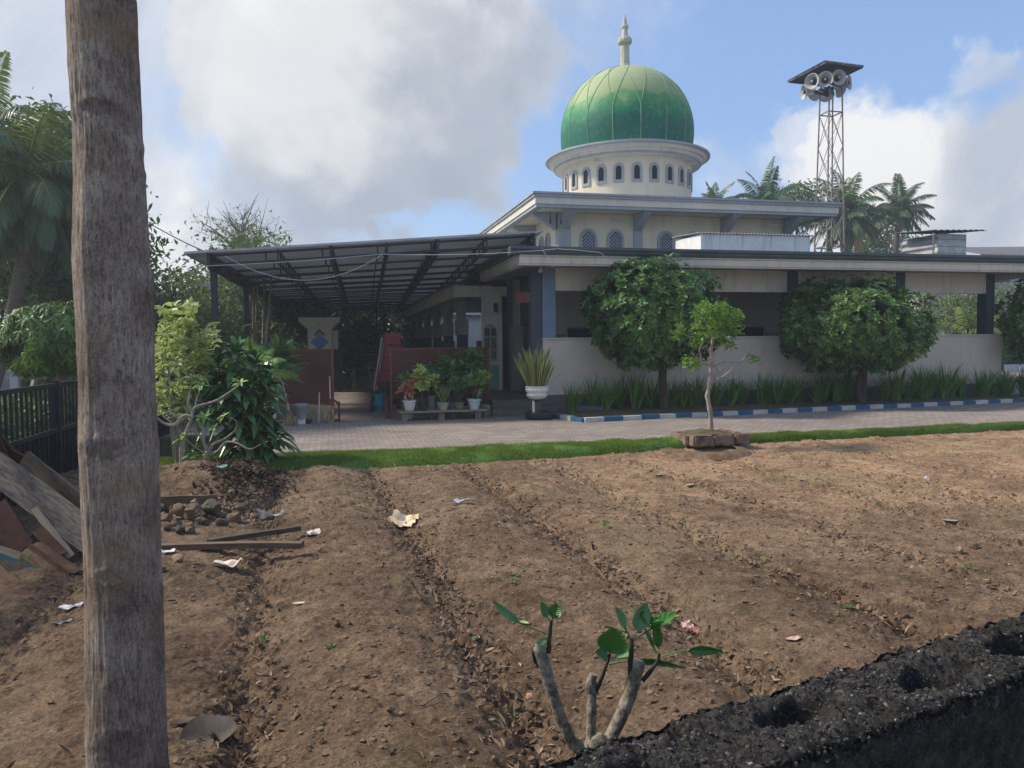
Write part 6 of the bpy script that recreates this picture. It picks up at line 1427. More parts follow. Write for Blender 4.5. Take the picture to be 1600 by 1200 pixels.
# bare frangipani like bush in front
BB = thing('bare_bush', 'mostly bare pale branched bush twisting up from the mound in front of the dracaena', 'bush', (*GZ(290, 755, .2).xy, .2)); mb = MB()
def bb(pts, rr, y=10.35):
    P = [Lp(p[0], p[1], y+(p[2] if len(p) > 2 else 0)) for p in pts]; F = []; Rr = []
    for i in range(len(P)-1):
        for k in range(4): q = k/4; a = P[max(i-1, 0)]; d_ = P[min(i+2, len(P)-1)]; c0_ = P[i]; c1_ = P[i+1]
        for k in range(4):
            q = k/4; h = .5*((2*c0_)+(-a+c1_)*q+(2*a-5*c0_+4*c1_-d_)*q*q+(-a+3*c0_-3*c1_+d_)*q**3); F.append(h); Rr.append(rr[i]*(1-q)+rr[i+1]*q)
    F.append(P[-1]); Rr.append(rr[-1]); mb.tube(F, Rr, 8)
bb([(180, 1185), (182, 1060), (178, 940), (200, 870), (240, 770)], [.045, .042, .036, .02, .018]); bb([(195, 1170), (290, 1090), (345, 1000), (315, 930), (310, 850), (280, 790)], [.03, .028, .026, .018, .014, .010])
bb([(345, 1000), (370, 940, -.05), (450, 900, -.1), (510, 850, -.15)], [.026, .02, .016, .010]); bb([(345, 1005), (400, 980), (450, 925), (520, 930, -.1), (600, 968, -.15), (672, 935, -.2)], [.02, .016, .014, .013, .011, .006])
bb([(240, 770), (190, 760), (130, 815, -.05), (70, 808, -.05), (20, 770, -.1)], [.022, .024, .022, .018, .010]); bb([(130, 815), (60, 760), (80, 740), (150, 715)], [.012, .010, .008, .005]); bb([(240, 770), (262, 705), (400, 660, -.1), (545, 560, -.2)], [.02, .018, .015, .010])
bb([(250, 740), (215, 690), (222, 640), (225, 595)], [.016, .015, .012, .008]); bb([(262, 705), (270, 650), (300, 575)], [.012, .010, .006]); bb([(200, 870), (240, 840), (300, 900), (330, 980)], [.012, .012, .014, .016]); bb([(180, 940), (195, 1010), (240, 1070)], [.008, .006, .004]); bb([(310, 850), (280, 790), (300, 730)], [.012, .010, .006]); bb([(510, 850), (515, 790), (440, 760)], [.008, .006, .004]); bb([(345, 1000), (250, 950), (150, 840)], [.012, .009, .005])
mb.build('branch', 'bark_bush', BB, smooth=True)
C = np.array([arr(Lp(x, y, 10.3+random.uniform(-.2, .2))) for x, y in ((225, 590), (300, 570), (240, 1000), (300, 1010), (250, 970), (200, 880), (170, 900), (545, 555), (310, 770), (270, 1030), (210, 470), (180, 540), (240, 520), (440, 760), (380, 840))])
P, D, N, LL, WW = rosettes(C, np.tile([0, -.1, 1.], (len(C), 1))+unit(len(C))*.4, 6, .14, .045, (40, 95)); leaves('foliage', P, D, N, LL, WW, 'leaf_mid', BB, droop=.3)

# --- trees at the left beyond the fence
a = GY(100, 600, 13.2); c = GY(78, 533, 13.2)
crown_tree('clipped_tree', 'low dome shaped tree with drooping dark leaves just behind the black fence', 'tree', (a.x, a.y, 0), [[[(a.x, a.y, 0), (a.x, a.y, .8), (a.x-.02, a.y, 1.3)], [.12, .10, .09]]], c, (.84, .8, .56), 1250, 7, .13, .030, 'leaf_tree2', 'stone_warm', flat=-.85, seed=3, lump=.3, spread=(70, 130), lean=.1, droop=.5)

def far_tree(name, label, c, rad, ncl, per, L, m, base, trunk_r=.2, spread=.5, group=None, stems=1, inner=.6, bark='bark_dark', sparse=False, seed=0, flat=-1.1):
    """c/rad in world; many clumps of leaf faces round real limbs"""
    random.seed(seed+100); T = thing(name, label, 'tree', base, group); d = unit(ncl); d = d[d[:, 2] > flat]; ncl = len(d)
    C = arr(c)+d*arr(rad)*(1-inner*rng.random(ncl)[:, None])*(1+.25*noise3(d, 1.7, seed))[:, None]
    mb = MB(); top = Vector(c)-Vector((0, 0, rad[2]*.4))
    for s in range(stems):
        bx_ = Vector(base)+Vector((random.uniform(-.4, .4)*(stems > 1), 0, 0)); tp = top+Vector((random.uniform(-.5, .5)*rad[0], random.uniform(-.4, .4)*rad[1], 0))*(stems > 1); mb.tube([bx_, bx_.lerp(tp, .35)+Vector((random.uniform(-.15, .15), 0, 0)), bx_.lerp(tp, .7), tp], [trunk_r, trunk_r*.8, trunk_r*.62, trunk_r*.45], 8)
    for i in range(min(ncl, 46 if sparse else 26)):
        q = Vector(C[i]); m_ = top.lerp(q, .5)+Vector((random.uniform(-.3, .3), random.uniform(-.3, .3), random.uniform(.1, .4))); mb.tube([top, m_, q], [trunk_r*.35, trunk_r*.16, trunk_r*.05], 5)
        if sparse:
            for _ in range(4): e = q+Vector((random.gauss(0, .5), random.gauss(0, .5), random.uniform(.0, .9))); mb.tube([m_.lerp(q, .5), e], [trunk_r*.08, trunk_r*.03], 4); 
    mb.build('trunk', bark, T, smooth=True)
    P = np.repeat(C, per, 0)+rng.normal(size=(ncl*per, 3))*spread*(.6 if sparse else 1)*np.array([1, 1, .7]); D = unit(len(P))+np.array([0, 0, -.25]); N = unit(len(P))+np.array([0, 0, .8])
    leaves('crown', P, D, N, L*(.6+.7*rng.random(len(P))), L*.42, m, T, simple=True, fold=.2, droop=.2)
    return T
def FT(name, label, px, py, y, rx, rz, ncl, per, L, m, seed, **kw):
    c = GY(px, py, y); far_tree(name, label, c, (rx, rx*.9, rz), ncl, per, L, m, (c.x+random.uniform(-.5, .5), c.y, 0), seed=seed, **kw)
g = 'trees beyond the left fence and canopy'
FT('broad_tree', 'large dark tree filling the left edge behind the coconut palm', 20, 410, 24, 3.6, 2.6, 120, 60, .26, 'leaf_far', 1, group=g, stems=3, trunk_r=.22, flat=-.75)
FT('broad_tree', 'dark tree with several trunks just left of the big foreground trunk', 80, 400, 27, 2.8, 3.0, 120, 60, .26, 'leaf_far', 2, group=g, stems=3, trunk_r=.2, flat=-.7)
FT('broad_tree', 'bushy green tree between the foreground trunk and the first canopy post', 275, 512, 28, 2.4, 1.6, 100, 70, .24, 'leaf_far2', 3, group=g)
FT('broad_tree', 'tall hazy green tree behind the street lamp', 345, 486, 34, 3.3, 2.1, 120, 70, .27, 'leaf_far', 4, group=g)
FT('broad_tree', 'dark green tree mass under the canopy between the second and third posts', 400, 500, 33, 2.8, 2.4, 120, 70, .26, 'leaf_far', 5, group=g)
FT('broad_tree', 'dark shrubby tree near the gate pillar behind the last posts', 455, 520, 40, 3.0, 2.3, 110, 60, .30, 'leaf_far2', 6, group=g)
FT('broad_tree', 'low leafy tree behind the red board with the brooms', 420, 565, 31, 2.8, 1.3, 80, 60, .22, 'leaf_far', 7, group=g)
FT('broad_tree', 'low dark shrub tree behind the fence and pale shrub', 265, 575, 20, 1.8, 1.2, 80, 60, .2, 'leaf_far', 8, group=g)
FT('feathery_tree', 'thin twigged tree with sparse dull leaves rising above the canopy roof', 380, 375, 36, 2.5, 1.55, 80, 11, .15, 'leaf_far2', 9, sparse=True, inner=.8, group=g, bark='twig')
FT('broad_tree', 'leafy tree behind the far gate with light shining through', 560, 520, 37, 2.6, 2.1, 90, 45, .26, 'leaf_far2', 10, group='trees behind the yard gate')
FT('broad_tree', 'darker tree at the right behind the far gate', 590, 545, 44, 3.0, 2.4, 90, 45, .3, 'leaf_far', 12, group='trees behind the yard gate')
FT('broad_tree', 'low round tree showing through the right end bay of the terrace', 1530, 500, 34, 3.0, 1.9, 90, 60, .25, 'leaf_far2', 13)
FT('broad_tree', 'distant dark tree beside the loudspeaker tower foot', 1245, 325, 50, 2.8, 1.6, 70, 50, .35, 'leaf_far', 14)
FT('broad_tree', 'distant brownish tree between the two tall palms', 1372, 372, 56, 3.2, 2.4, 80, 40, .35, 'leaf_far2', 15)
FT('broad_tree', 'dark tree past the right end of the parapet wall', 1590, 540, 40, 3.2, 2.0, 90, 50, .3, 'leaf_far', 16)
# pale multi stem tree
c = GY(400, 500, 23.5); T = thing('pale_stemmed_tree', 'cluster of slim pale upright stems beside the second canopy post', 'tree', (c.x, 23.5, 0)); mb = MB()
for x0, x1 in ((395, 384), (400, 392), (402, 402), (405, 413), (398, 397), (408, 424)): a, b = GY(x0, 590, 23.5), GY(x1, 430, 23.5+random.uniform(-.5, .5)); a.z = 0; mb.tube([a, a.lerp(b, .5)+Vector((random.uniform(-.05, .05), 0, 0)), b], [.06, .045, .03], 7)
mb.build('stem', 'bark_pale', T, smooth=True)
cc2 = np.array([arr(c)+np.array([random.uniform(-.9, .9), random.uniform(-.9, .9), 1.3+random.uniform(0, 1.2)]) for _ in range(60)]); P = np.repeat(cc2, 14, 0)+rng.normal(size=(840, 3))*.25
leaves('foliage', P, unit(840), unit(840)+np.array([0, 0, 1]), .2, .08, 'leaf_far2', T, simple=True)

far_tree('broad_tree', 'high added crown behind the big trunk, shading the paving under the canopy', (-7.2, 22.8, 6.5), (1.15, 1.2, 1.5), 90, 60, .24, 'leaf_far', (-7.2, 22.8, 0), seed=19, spread=.34, group='trees beyond the left fence and canopy')  # tree added to keep low sun off the paving under the canopy
FT('broad_tree', 'added shade tree hidden mostly behind the big foreground trunk', 140, 440, 23.5, 1.3, 1.8, 80, 60, .24, 'leaf_far', 17, group='trees beyond the left fence and canopy', flat=-.8)  # tree added left of the canopy to shade a sunlit paving patch
gp = 'coconut palms at the left'
palm('coconut_palm', 'large coconut palm with hanging fronds at the left edge of the sky', (42, 268), 18.5, 2.15, 30, (GY(-40, 540, 18.5).x, 18.5, 0), nl=76, ll=.72, lw=.030, seed=3, group=gp, m='leaf_palm', droop=1.25, elev=(66, -68), dead=0)
palm('coconut_palm', 'coconut palm mostly cut off by the left edge behind the first one', (-25, 235), 20, 2.4, 24, (GY(-60, 540, 19).x, 19, 0), nl=56, ll=.75, lw=.045, seed=6, group=gp, droop=1.2, dead=0)
palm('coconut_palm', 'coconut palm half hidden behind the big foreground trunk', (112, 320), 22, 2.2, 22, (GY(100, 540, 21).x, 21, 0), nl=56, ll=.75, lw=.045, seed=7, group=gp, droop=1.2, dead=0)
gr_ = 'coconut palms on the skyline at the right'
palm('coconut_palm', 'tall slim coconut palm standing alone against the white cloud', (1405, 328), 46, 2.75, 26, nl=58, ll=.75, lw=.055, seed=14, group=gr_, droop=.95, trunk_r=.24, dead=0, elev=(80, -38))
palm('coconut_palm', 'drooping coconut palm behind the right corner of the upper roof', (1322, 335), 42, 3.3, 32, nl=58, ll=.95, lw=.06, seed=21, group=gr_, droop=1.15, dead=3)
palm('coconut_palm', 'coconut palm low between the roof corner and the lone palm', (1350, 408), 54, 2.3, 20, nl=50, ll=.75, lw=.06, seed=24, group=gr_, droop=1.1)
palm('coconut_palm', 'palm top peeping over the upper roof beside the tower', (1195, 318), 44, 2.9, 24, nl=54, ll=.75, lw=.06, seed=25, group=gr_, droop=1.0)
palm('coconut_palm', 'small palm tip just right of the dome drum over the roof', (1116, 318), 48, 1.9, 18, nl=44, ll=.6, lw=.06, seed=26, group=gr_, droop=.7)
palm('coconut_palm', 'bright young palm seen through the right end bay of the terrace', (1516, 512), 27, 1.7, 14, nl=26, ll=.5, lw=.05, seed=28, m='leaf_palm_yellow', droop=.8, trunk_r=.12, dead=0)
# distant wood closing the horizon
def wood():
    n = 60000; X = rng.uniform(-75, 110, n); hmax = 4.6+2.0*fbm(X, X*0, .09, 3, .5, 77)+1.2*fbm(X, X*0, .5, 2, .5, 78); Z = hmax*rng.random(n)**.7; Yv = 72+rng.normal(size=n)*1.6+4*np.abs(fbm(X, Z, .3, 2, .5, 79))
    leaves('far_wood', np.stack([X, Yv, Z], -1), unit(n), unit(n)+np.array([0, -.4, .7]), .55, .34, 'leaf_far', simple=True)
    tag(bpy.data.objects['far_wood'], 'distant belt of dark trees closing the view behind the yard', 'wood', kind='stuff')
    n = 26000; Yv = rng.uniform(8, 75, n); X = -34-2*rng.random(n)-rng.normal(size=n)*1.0; Z = (5+2*fbm(Yv, Yv*0, .1, 3, .5, 71))*rng.random(n)**.7
    leaves('far_wood', np.stack([X, Yv, Z], -1), unit(n), unit(n)+np.array([.4, -.2, .7]), .55, .34, 'leaf_far', simple=True)
    tag([o for o in COL.objects if o.name.startswith('far_wood')][-1], 'belt of dark trees beyond the black fence at the far left', 'wood', kind='stuff')
wood()
# weeds on the field
Cw = np.array([arr(GS(x, y)) for x, y in ((930, 818), (945, 822), (790, 905), (800, 908), (800, 1120), (1066, 815), (570, 800), (524, 1010), (1198, 840), (905, 812), (725, 815), (1325, 950), (870, 818), (1108, 768), (1130, 712), (1262, 707), (420, 1000), (1180, 870), (1530, 890), (1340, 800))])
P, D, N, LL, WW = rosettes(np.repeat(Cw, 3, 0)+rng.normal(size=(len(Cw)*3, 3))*np.array([.05, .05, .003]), np.tile([0, 0, 1.], (len(Cw)*3, 1))+unit(len(Cw)*3)*.3, 9, .035, .010, (20, 75)); leaves('weeds', P, D, N, LL, WW, 'weed'); tag(bpy.data.objects['weeds'], kind='stuff', label='tiny green weed seedlings sprouting on the soil', cat='weeds')

# ================================================================== FOREGROUND: trunk, mossy block wall, sapling
random.seed(3)
def big_trunk():
    dep = 2.7; ctr = [(100, -260, 110), (150, -60, 116), (159, 0, 118), (168, 200, 112), (173, 400, 120), (179, 450, 126), (183, 600, 123), (187, 750, 123), (190, 850, 122), (195, 1000, 127), (202, 1200, 131), (207, 1320, 140)]
    ys_ = np.array([c[1] for c in ctr]); Z = []; XY = []; RR = []
    for px, py, w in ctr: p = GD(px, py, dep); Z.append(p.z); XY.append((p.x, p.y)); RR.append(w/2/F_*dep*.872)
    Z = np.array(Z); XY = np.array(XY); RR = np.array(RR); o = np.argsort(Z); Z, XY, RR = Z[o], XY[o], RR[o]
    zs = np.concatenate([np.arange(-.08, 3.15, .0055), np.arange(3.15, 6.2, .05)]); n = 200
    sx = (XY[-1]-XY[-4])/(Z[-1]-Z[-4]); V = []
    knots = [((175, 695), .085, .045, .0035), ((163, 183), .075, .040, .003), ((200, 1140), .10, .07, .0035), ((238, 425), .05, .05, -.005), ((125, 918), .03, .03, -.010), ((187, 885), .06, .03, .004), ((225, 250), .05, .06, .003)]
    K = []
    for (px, py), w, h, a in knots: p = GD(px, py, dep); K.append((p.x, p.z, w, h, a))
    for z in zs:
        zz = min(z, Z[-1]); x = np.interp(zz, Z, XY[:, 0]); y = np.interp(zz, Z, XY[:, 1]); r = np.interp(zz, Z, RR)
        if z > Z[-1]: x += sx[0]*(z-Z[-1])*.6; y += sx[1]*(z-Z[-1])*.6; r *= 1-.03*(z-Z[-1])
        if z < .25: r *= 1+.35*((.25-z)/.33)**2
        for j in range(n):
            th = 2*math.pi*j/n; c_, s_n = math.cos(th), math.sin(th); q = Vector((c_*.5, s_n*.5, z*.32)); fb = mn.noise(q*9)*.0042+mn.noise(Vector((c_*5, s_n*5, z*2.2))*2.2)*.0028+mn.noise(Vector((c_*9, s_n*9, z*5))*3)*.0018+mn.noise(Vector((c_, s_n, z*1.3))*1.5)*.010
            e = 0
            if s_n < .3:
                for kx, kz, w, h, a in K:
                    dx, dz = (x+r*c_-kx)/w, (z-kz)/h; d2 = dx*dx+dz*dz
                    if d2 < 5: e += a*(math.exp(-((math.sqrt(d2)-.85)**2)/.08)-.7*math.exp(-d2*2.2)+.4*math.exp(-d2*.6))+(a*.35*mn.noise(Vector((x*60+c_*9, 0, z*60))) if d2 < 1.6 else 0)
            V.append((x+(r+fb+e)*c_, y+(r+fb+e)*s_n, z))
    m = len(zs); i = np.arange(m-1)[:, None]*n; j = np.arange(n)[None]; a = i+j; b_ = i+(j+1) % n
    Fq = np.stack([a, b_, b_+n, a+n], -1).reshape(-1, 4)
    mt = bpy.data.materials.new('trunk_bark'); mt.use_nodes = True; MATS['trunk_bark'] = mt; t = NT(mt.node_tree); bs = t.n['Principled BSDF']; co = t.add('ShaderNodeTexCoord').outputs['Object']
    mp = t.add('ShaderNodeMapping'); t.put(mp.inputs[0], co); mp.inputs['Scale'].default_value = (1, 1, .22); vc = mp.outputs[0]
    c = t.ramp(t.noise(co, 5.5, 7, .66), [(.32, (.17, .130, .102)), (.46, (.29, .235, .19)), (.58, (.40, .34, .285)), (.70, (.48, .43, .37))])
    c = t.mix(t.mapr(t.noise(vc, 85, 8, .80), .44, .60, 0, .50), c, (.045, .035, .030, 1))
    c = t.mix(t.mapr(t.noise(vc, 26, 5, .7, .4), .58, .70, 0, .55), c, (.36, .325, .28, 1))
    c = t.mix(t.mapr(t.noise(co, 120, 6, .8), .54, .62, 0, .6), c, (.43, .39, .34, 1))
    c = t.mix(t.mapr(t.noise(vc, 130, 6, .8, .6), .53, .60, 0, .75), c, (.07, .052, .042, 1))
    c = t.mix(t.mapr(t.noise(co, 45, 6, .75), .57, .66, 0, .5), c, (.11, .085, .068, 1))
    c = t.mix(t.mapr(t.noise(co, 2.6, 4, .6), .56, .66, 0, .45), c, (.31, .195, .115, 1))
    c = t.mix(t.mapr(t.noise(co, 3.3, 5, .6, .8), .60, .70, 0, .45), c, (.17, .155, .125, 1))
    for kx, kz, w, h, a_ in K[:3]:
        sb = t.vmath('SUBTRACT', co, (kx, 0, kz)).outputs[0]; sc = t.vmath('MULTIPLY', sb, (1/w, 0, 1/h)).outputs[0]; ln = t.vmath('LENGTH', sc).outputs['Value']; ln = t.math('ADD', ln, t.math('MULTIPLY', t.math('SUBTRACT', t.noise(co, 22, 5, .7), .5), 1.5))
        c = t.mix(t.math('MULTIPLY', t.mapr(ln, 1.1, .5), .5), c, (.055, .042, .034, 1))
    t.put(bs.inputs['Base Color'], c); bs.inputs['Roughness'].default_value = .95; bs.inputs['Specular IOR Level'].default_value = .15
    bp = t.add('ShaderNodeBump'); bp.inputs['Strength'].default_value = .9; bp.inputs['Distance'].default_value = .010; t.put(bp.inputs['Height'], t.math('ADD', t.noise(vc, 95, 8, .80), t.math('MULTIPLY', t.noise(co, 32, 5, .7), .5))); t.l.new(bp.outputs[0], bs.inputs['Normal'])
    T = thing('tall_tree', 'straight tree trunk with rough brown grey bark and ring knots close at the left', 'tree', (0, 0, 0)); p = XY[0]; 
    me = mesh_np('trunk', np.array(V), Fq, None, ['trunk_bark'], smooth=True); o = obj('trunk', me, T)
    top = Vector(V[-1])-Vector((RR[-1], 0, 0)); mb = MB(); C = []
    for i in range(16):
        az = i*2.4; e = top+Vector((math.cos(az)*random.uniform(.8, 2.6), math.sin(az)*random.uniform(.8, 2.4), random.uniform(.6, 2.6))); mid = top.lerp(e, .5)+Vector((0, 0, .25)); mb.tube([top-Vector((0, 0, .3+.05*i)), mid, e], [.07, .04, .012], 7)
        for _ in range(22): C.append(arr(e)+rng.normal(size=3)*np.array([.55, .55, .35]))
    mb.build('limb', 'trunk_bark', T, smooth=True); C = np.array(C)
    P, D, N, LL, WW = rosettes(C, unit(len(C))*.5+np.array([0, 0, .8]), 7, .24, .12, (50, 95)); leaves('crown', P, D, N, LL, WW, 'leaf_tree', T)
big_trunk()

def mossy_wall():
    A, B = Vector((-1.5, .70, 0)), Vector((4.8, 2.95, 0)); A = Vector((.32, 1.27, 0))-Vector((1.52, .40, 0)).normalized()*2.2; dirw = Vector((1.52, .40, 0)).normalized(); Lw = 9.5
    nn_ = Vector((-dirw.y, dirw.x, 0)); th = .215; H0 = .95     # far edge = origin line; wall extends towards the camera by th
    s = np.concatenate([np.linspace(0, 1.7, 100), np.linspace(1.705, 4.6, 1000), np.linspace(4.61, Lw, 180)]); ns = len(s); prof = []
    for z in np.linspace(0, .80, 8): prof.append((0.0, z, 0))
    for z in np.linspace(.82, .945, 14): prof.append((0.0, z, 0))
    for q in np.linspace(0, 1, 52): prof.append((-th*q, H0, 1))
    for z in np.linspace(.945, .55, 60): prof.append((-th, z, 2))
    for z in np.linspace(.52, 0, 8): prof.append((-th, z, 2))
    V = []; k = len(prof); rs = random.Random(4); cav = [(1.95+.40*i+rs.uniform(-.04, .04), rs.uniform(.38, .62), rs.uniform(.08, .12), rs.uniform(.035, .05), rs.uniform(.06, .11)) for i in range(18)]
    for si in s:
        b0_ = A+dirw*si; low = .012*mn.noise(Vector((si*2.2, 0, 0)))+.006*mn.noise(Vector((si*7, 0, 5)))
        for off, z, kind in prof:
            c = b0_+nn_*off; c.z = z; q = c.copy()
            n1 = mn.noise(q*14)*.007+mn.noise(q*34+Vector((3, 0, 0)))*.008; n2 = abs(mn.noise(q*55))*.008+mn.noise(q*110)*.003-.003
            if kind == 1:
                f = -off/th; edge = min(f, 1-f); rnd_ = -.016*math.exp(-edge/.06)
                cz = 0
                for cs_, cf_, cw, cd, dp in cav:
                    dd = math.hypot((si-cs_)/cw, (f-cf_)*th/cd)+.45*mn.noise(q*16)
                    if dd < 1.5: cz -= dp*(1-min(1, max(0, (dd-.55)/.6)))
                c.z += rnd_+n1*1.5+n2*1.8+cz+low
                c += nn_*(n2*.8)
            elif kind == 2:
                tp = max(0, 1-(H0-z)/.07); c -= nn_*(n1*.22*(.35+tp*1.8)+n2*(.35+.9*tp)+.004-.006*tp); c.z += (low+n1)*tp
            else: tp = max(0, 1-(H0-z)/.07); c += nn_*(n1*1.0+n2+.004-.010*tp); c.z += (low+n1)*tp
            V.append(tuple(c))
    i = np.arange(ns-1)[:, None]*k; j = np.arange(k-1)[None]; a = i+j; Fq = np.stack([a, a+k, a+k+1, a+1], -1).reshape(-1, 4)
    m = bpy.data.materials.new('mossy_block'); m.use_nodes = True; MATS['mossy_block'] = m; t = NT(m.node_tree); bs = t.n['Principled BSDF']; co = t.add('ShaderNodeTexCoord').outputs['Object']
    c = t.ramp(t.noise(co, 22, 8, .78), [(.34, (.008, .008, .008)), (.50, (.030, .028, .027)), (.62, (.080, .075, .068))])
    c = t.mix(t.mapr(t.noise(co, 70, 5, .75), .58, .68, 0, .42), c, (.20, .195, .185, 1)); c = t.mix(t.mapr(t.noise(co, 170, 4, .7), .52, .62, 0, .45), c, (.115, .11, .105, 1)); c = t.mix(t.mapr(t.noise(co, 9, 5, .65, .5), .64, .72, 0, .6), c, (.26, .26, .25, 1)); c = t.mix(t.mapr(t.noise(co, 5, 4, .6), .56, .68, 0, .5), c, (.055, .034, .024, 1))
    mp = t.add('ShaderNodeMapping'); t.put(mp.inputs[0], co); mp.inputs['Scale'].default_value = (1, 1, .55); c = t.mix(t.mapr(t.noise(mp.outputs[0], 30, 6, .75), .48, .64, 0, .55), c, (.075, .078, .066, 1))
    t.put(bs.inputs['Base Color'], c); bs.inputs['Roughness'].default_value = .95; bs.inputs['Specular IOR Level'].default_value = .2
    bp = t.add('ShaderNodeBump'); bp.inputs['Strength'].default_value = 1; bp.inputs['Distance'].default_value = .010; t.put(bp.inputs['Height'], t.noise(co, 150, 6, .78)); b2 = t.add('ShaderNodeBump'); b2.inputs['Strength'].default_value = .8; b2.inputs['Distance'].default_value = .01; t.put(b2.inputs['Height'], t.noise(co, 45, 5, .7)); t.l.new(bp.outputs[0], b2.inputs['Normal']); t.l.new(b2.outputs[0], bs.inputs['Normal'])
    o = obj('block_wall', mesh_np('block_wall', np.array(V), Fq, None, ['mossy_block'], smooth=True)); tag(o, 'rough black algae covered concrete block wall crossing the lower right foreground', 'wall')
    # crumbs of aggregate standing proud of the weathered top
    VV = np.array(V).reshape(ns, k, 3); kinds = np.array([p[2] for p in prof]); zz = np.array([p[1] for p in prof]); ok = np.where((kinds == 1) | (zz > .90))[0]; n = 9000
    ii = rng.integers(100, 1100, n); jj = rng.choice(ok, n); C = VV[ii, jj]; r = .0016+.0042*rng.random(n)**2.5; ico = bmesh.new(); bmesh.ops.create_icosphere(ico, subdivisions=1, radius=1); iv = np.array([v.co[:] for v in ico.verts]); jf = np.array([[v.index for v in f.verts] for f in ico.faces]); ico.free()
    X = iv[None]*(1+.3*rng.normal(size=(n, len(iv), 1)))*r[:, None, None]+C[:, None]
    mat('crust', (.012, .012, .012), (.07, .066, .062), 60, .95, rnd=.85, c3=(.22, .21, .20), c3amt=(.60, .66), c3scale=40)
    oc = obj('crust', mesh_np('crust', X.reshape(-1, 3), None, (jf[None]+(np.arange(n)*len(iv))[:, None, None]).reshape(-1, 3), ['crust']), o); oc['kind'] = 'stuff'
mossy_wall()

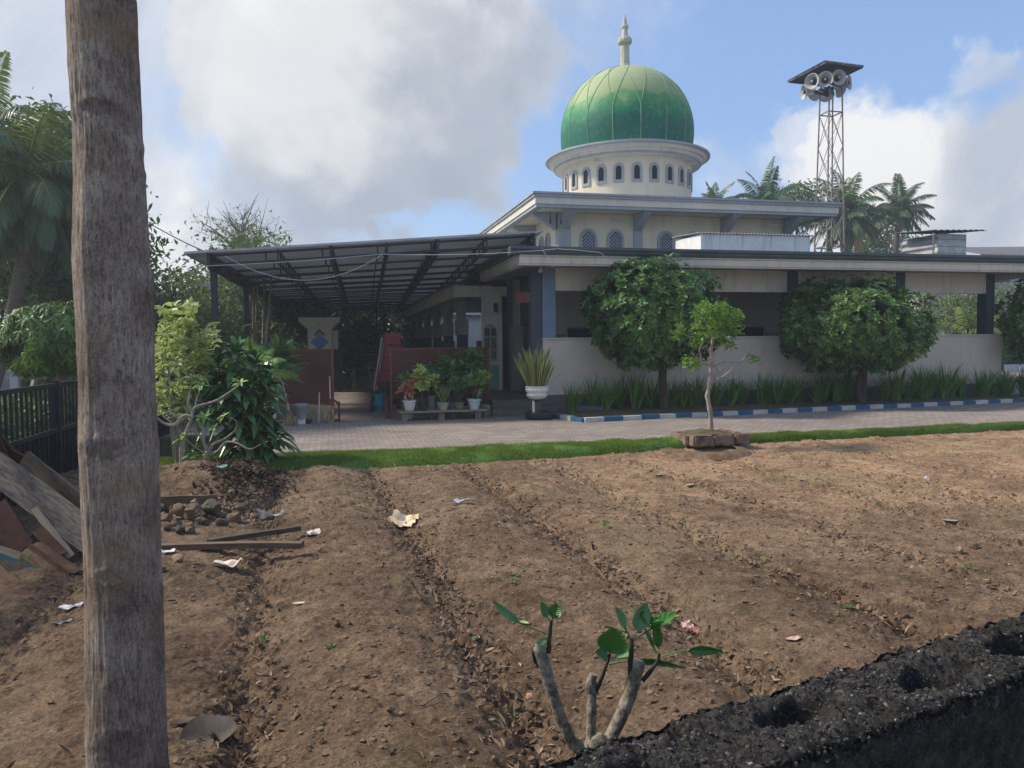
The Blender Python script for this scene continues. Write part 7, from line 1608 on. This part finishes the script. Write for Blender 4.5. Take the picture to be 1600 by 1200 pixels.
def sapling():
    y0 = 1.78; k = 1600/480*1.0
    def Q(zx, zy, dy=0): return GY(720+zx*.3, 900+zy*.3, y0+dy)
    b = Q(690, 1100); SP = thing('frangipani_sapling', 'pruned frangipani sapling with three thick stems and a few big green leaves behind the wall', 'sapling', (b.x, b.y, 0)); 
    def stem(pts, rr, m, nm='stem'):
        mb = MB(); P = [Q(*p) if len(p) < 4 else Vector(p[:3]) for p in pts]; F = []; Rr = []
        for i in range(len(P)-1):
            a, c0_, c1_, d_ = P[max(i-1, 0)], P[i], P[i+1], P[min(i+2, len(P)-1)]
            for s in range(6):
                q = s/6; F.append(.5*((2*c0_)+(-a+c1_)*q+(2*a-5*c0_+4*c1_-d_)*q*q+(-a+3*c0_-3*c1_+d_)*q**3)); Rr.append(rr[i]*(1-q)+rr[i+1]*q)
        F.append(P[-1]); Rr.append(rr[-1]); mb.tube(F, [r_*.9 for r_ in Rr], 16)
        mb.v = [tuple(Vector(v)+Vector((mn.noise(Vector(v)*45), mn.noise(Vector(v)*45+Vector((5, 0, 0))), 0))*.0022) for v in mb.v]
        return mb.build(nm, m, SP, smooth=True)
    g = (b.x, b.y+.02, .02, 0)
    stem([g, (630, 1000), (585, 880), (530, 760), (480, 620), (445, 500), (425, 430), (412, 385), (415, 350)], [.03, .0165, .016, .0165, .017, .018, .0185, .0175, .013], 'bark_frangi')
    stem([(b.x+.03, b.y+.04, .02, 0), (670, 1000, .04), (678, 860, .05), (680, 720, .05), (682, 620, .05), (678, 560, .05), (690, 510, .05)], [.03, .015, .0145, .0145, .014, .015, .010], 'bark_frangi')
    stem([(b.x+.05, b.y, .02, 0), (700, 980), (770, 860), (830, 740), (870, 640), (895, 560), (915, 490), (925, 445)], [.03, .020, .019, .019, .0195, .020, .0205, .019], 'bark_frangi')
    sh_ = [[(455, 400), (462, 330), (468, 250), (470, 235)], [(700, 600, .05), (735, 530, .03), (765, 440, .02), (775, 405, .02)], [(888, 525), (885, 450), (888, 380), (890, 325)], [(945, 548), (985, 500), (1020, 450), (1035, 405)]]
    for s, r in zip(sh_, ([.0075, .006, .005, .004], [.008, .0065, .005, .004], [.0085, .0075, .0065, .005], [.0075, .006, .005, .0045])): stem(s, r, 'shoot', 'shoot')
    stem([(405, 465), (385, 440), (375, 400), (378, 390)], [.006, .005, .004, .003], 'shoot', 'shoot')
    def leaf(p0, p1, wpx, m='leaf_frangi', roll=0., bend=.12, stalk=.22, notch=False, dz=0):
        a, c = Q(*p0), Q(*p1); d = c-a; L = d.length; d.normalize(); view = (a-Vector((0, 0, H_))).normalized(); sd_ = d.cross(view).normalized(); sd_ = Matrix.Rotation(roll, 3, d) @ sd_; u = sd_.cross(d).normalized(); w = wpx*.3/F_*1.9; mb = MB(); n, kk = 48, 12; vs = []
        for th_ in (0, .0012):
            for i in range(n+1):
                q = i/n; prof = max(.03, math.sin(math.pi*min(1, max(0, (q-stalk)/(1-stalk)))**(.8))**.75) if q > stalk else .035
                if notch and q > .93: prof = .75
                for j in range(kk+1):
                    v = j/kk*2-1; nt_ = (-.10*L*(1-abs(v))**2 if notch and q > .9 else 0); ctr_ = a+d*(L*q+nt_)+u*(bend*L*math.sin(q*math.pi)); rip = .0022*math.cos(q*60-abs(v)*9)*abs(v)**.6*(1-abs(v)*.5)
                    vs.append(ctr_+sd_*(v*w/2*prof)+u*(-.22*w*abs(v)*prof+rip-th_))
        o = (n+1)*(kk+1); fs = []
        for i in range(n):
            for j in range(kk): x = i*(kk+1)+j; fs += [(x, x+kk+1, x+kk+2, x+1), (o+x, o+x+1, o+x+kk+2, o+x+kk+1)]
        mb.add(vs, fs); lf = mb.build('leaf', m, SP, smooth=True)
        mb = MB(); mb.tube([a+d*(L*q)+u*(bend*L*math.sin(q*math.pi)+.0012) for q in np.linspace(0, .97, 10)], [.0022, .002, .0018, .0015, .0013, .0011, .001, .0009, .0008, .0005], 5); mb.build('midrib', 'leaf_mid', lf, smooth=True)
    leaf((452, 300), (165, 130), 46, 'leaf_frangi_d', .5, .16, .42); leaf((465, 235), (415, 135), 52, 'leaf_frangi_d', .6, .1); leaf((470, 240), (510, 140), 74, roll=-.2, bend=.05, notch=True); leaf((450, 325), (380, 365), 38, 'leaf_frangi_d', .4, .15, .05)
    leaf((775, 405, .02), (812, 262), 165, roll=.05, bend=.04, notch=True, stalk=.06); leaf((772, 410, .02), (700, 395), 60, 'leaf_frangi_d', .3, .1, .1); leaf((780, 430, .02), (920, 362), 62, 'leaf_frangi_d', -.5, .16, .16); leaf((775, 462, .02), (1175, 480), 42, roll=.7, bend=.11, stalk=.25)
    leaf((888, 330), (800, 160), 62, 'leaf_frangi_d', .8, .02, .35); leaf((915, 290), (965, 135), 96, 'leaf_frangi_d', .35, .05, .04); leaf((895, 340), (1125, 195), 80, roll=-.6, bend=-.02, stalk=.42, notch=True); leaf((1000, 250), (935, 190), 60, roll=.4, bend=.05, stalk=.1)
    leaf((1035, 405), (1010, 240), 60, roll=.5, bend=.03, stalk=.2); leaf((1020, 395), (955, 270), 34, 'leaf_frangi_d', .9, .05, .2); leaf((1050, 420), (1365, 390), 54, roll=.4, bend=.14, stalk=.48); leaf((965, 265), (1040, 215), 50, roll=-.3, bend=.05, stalk=.1)
sapling()

# ================================================================== thin even haze volume, added to lift dark depths like lens glare
def haze():
    m = bpy.data.materials.new('haze'); m.use_nodes = True; t = NT(m.node_tree); t.n.remove(t.n['Principled BSDF'])
    v = t.add('ShaderNodeVolumePrincipled'); v.inputs['Color'].default_value = (.80, .88, 1, 1); v.inputs['Density'].default_value = .0021; v.inputs['Anisotropy'].default_value = .35
    t.l.new(v.outputs[0], t.n['Material Output'].inputs['Volume']); MATS['haze'] = m
    mb = MB(); mb.box((-950, -950, -1.4), (950, 950, 24)); o = mb.build('haze', 'haze'); tag(o, 'thin bluish haze added over the whole yard to lift its dark depths', 'haze', kind='stuff')
haze()
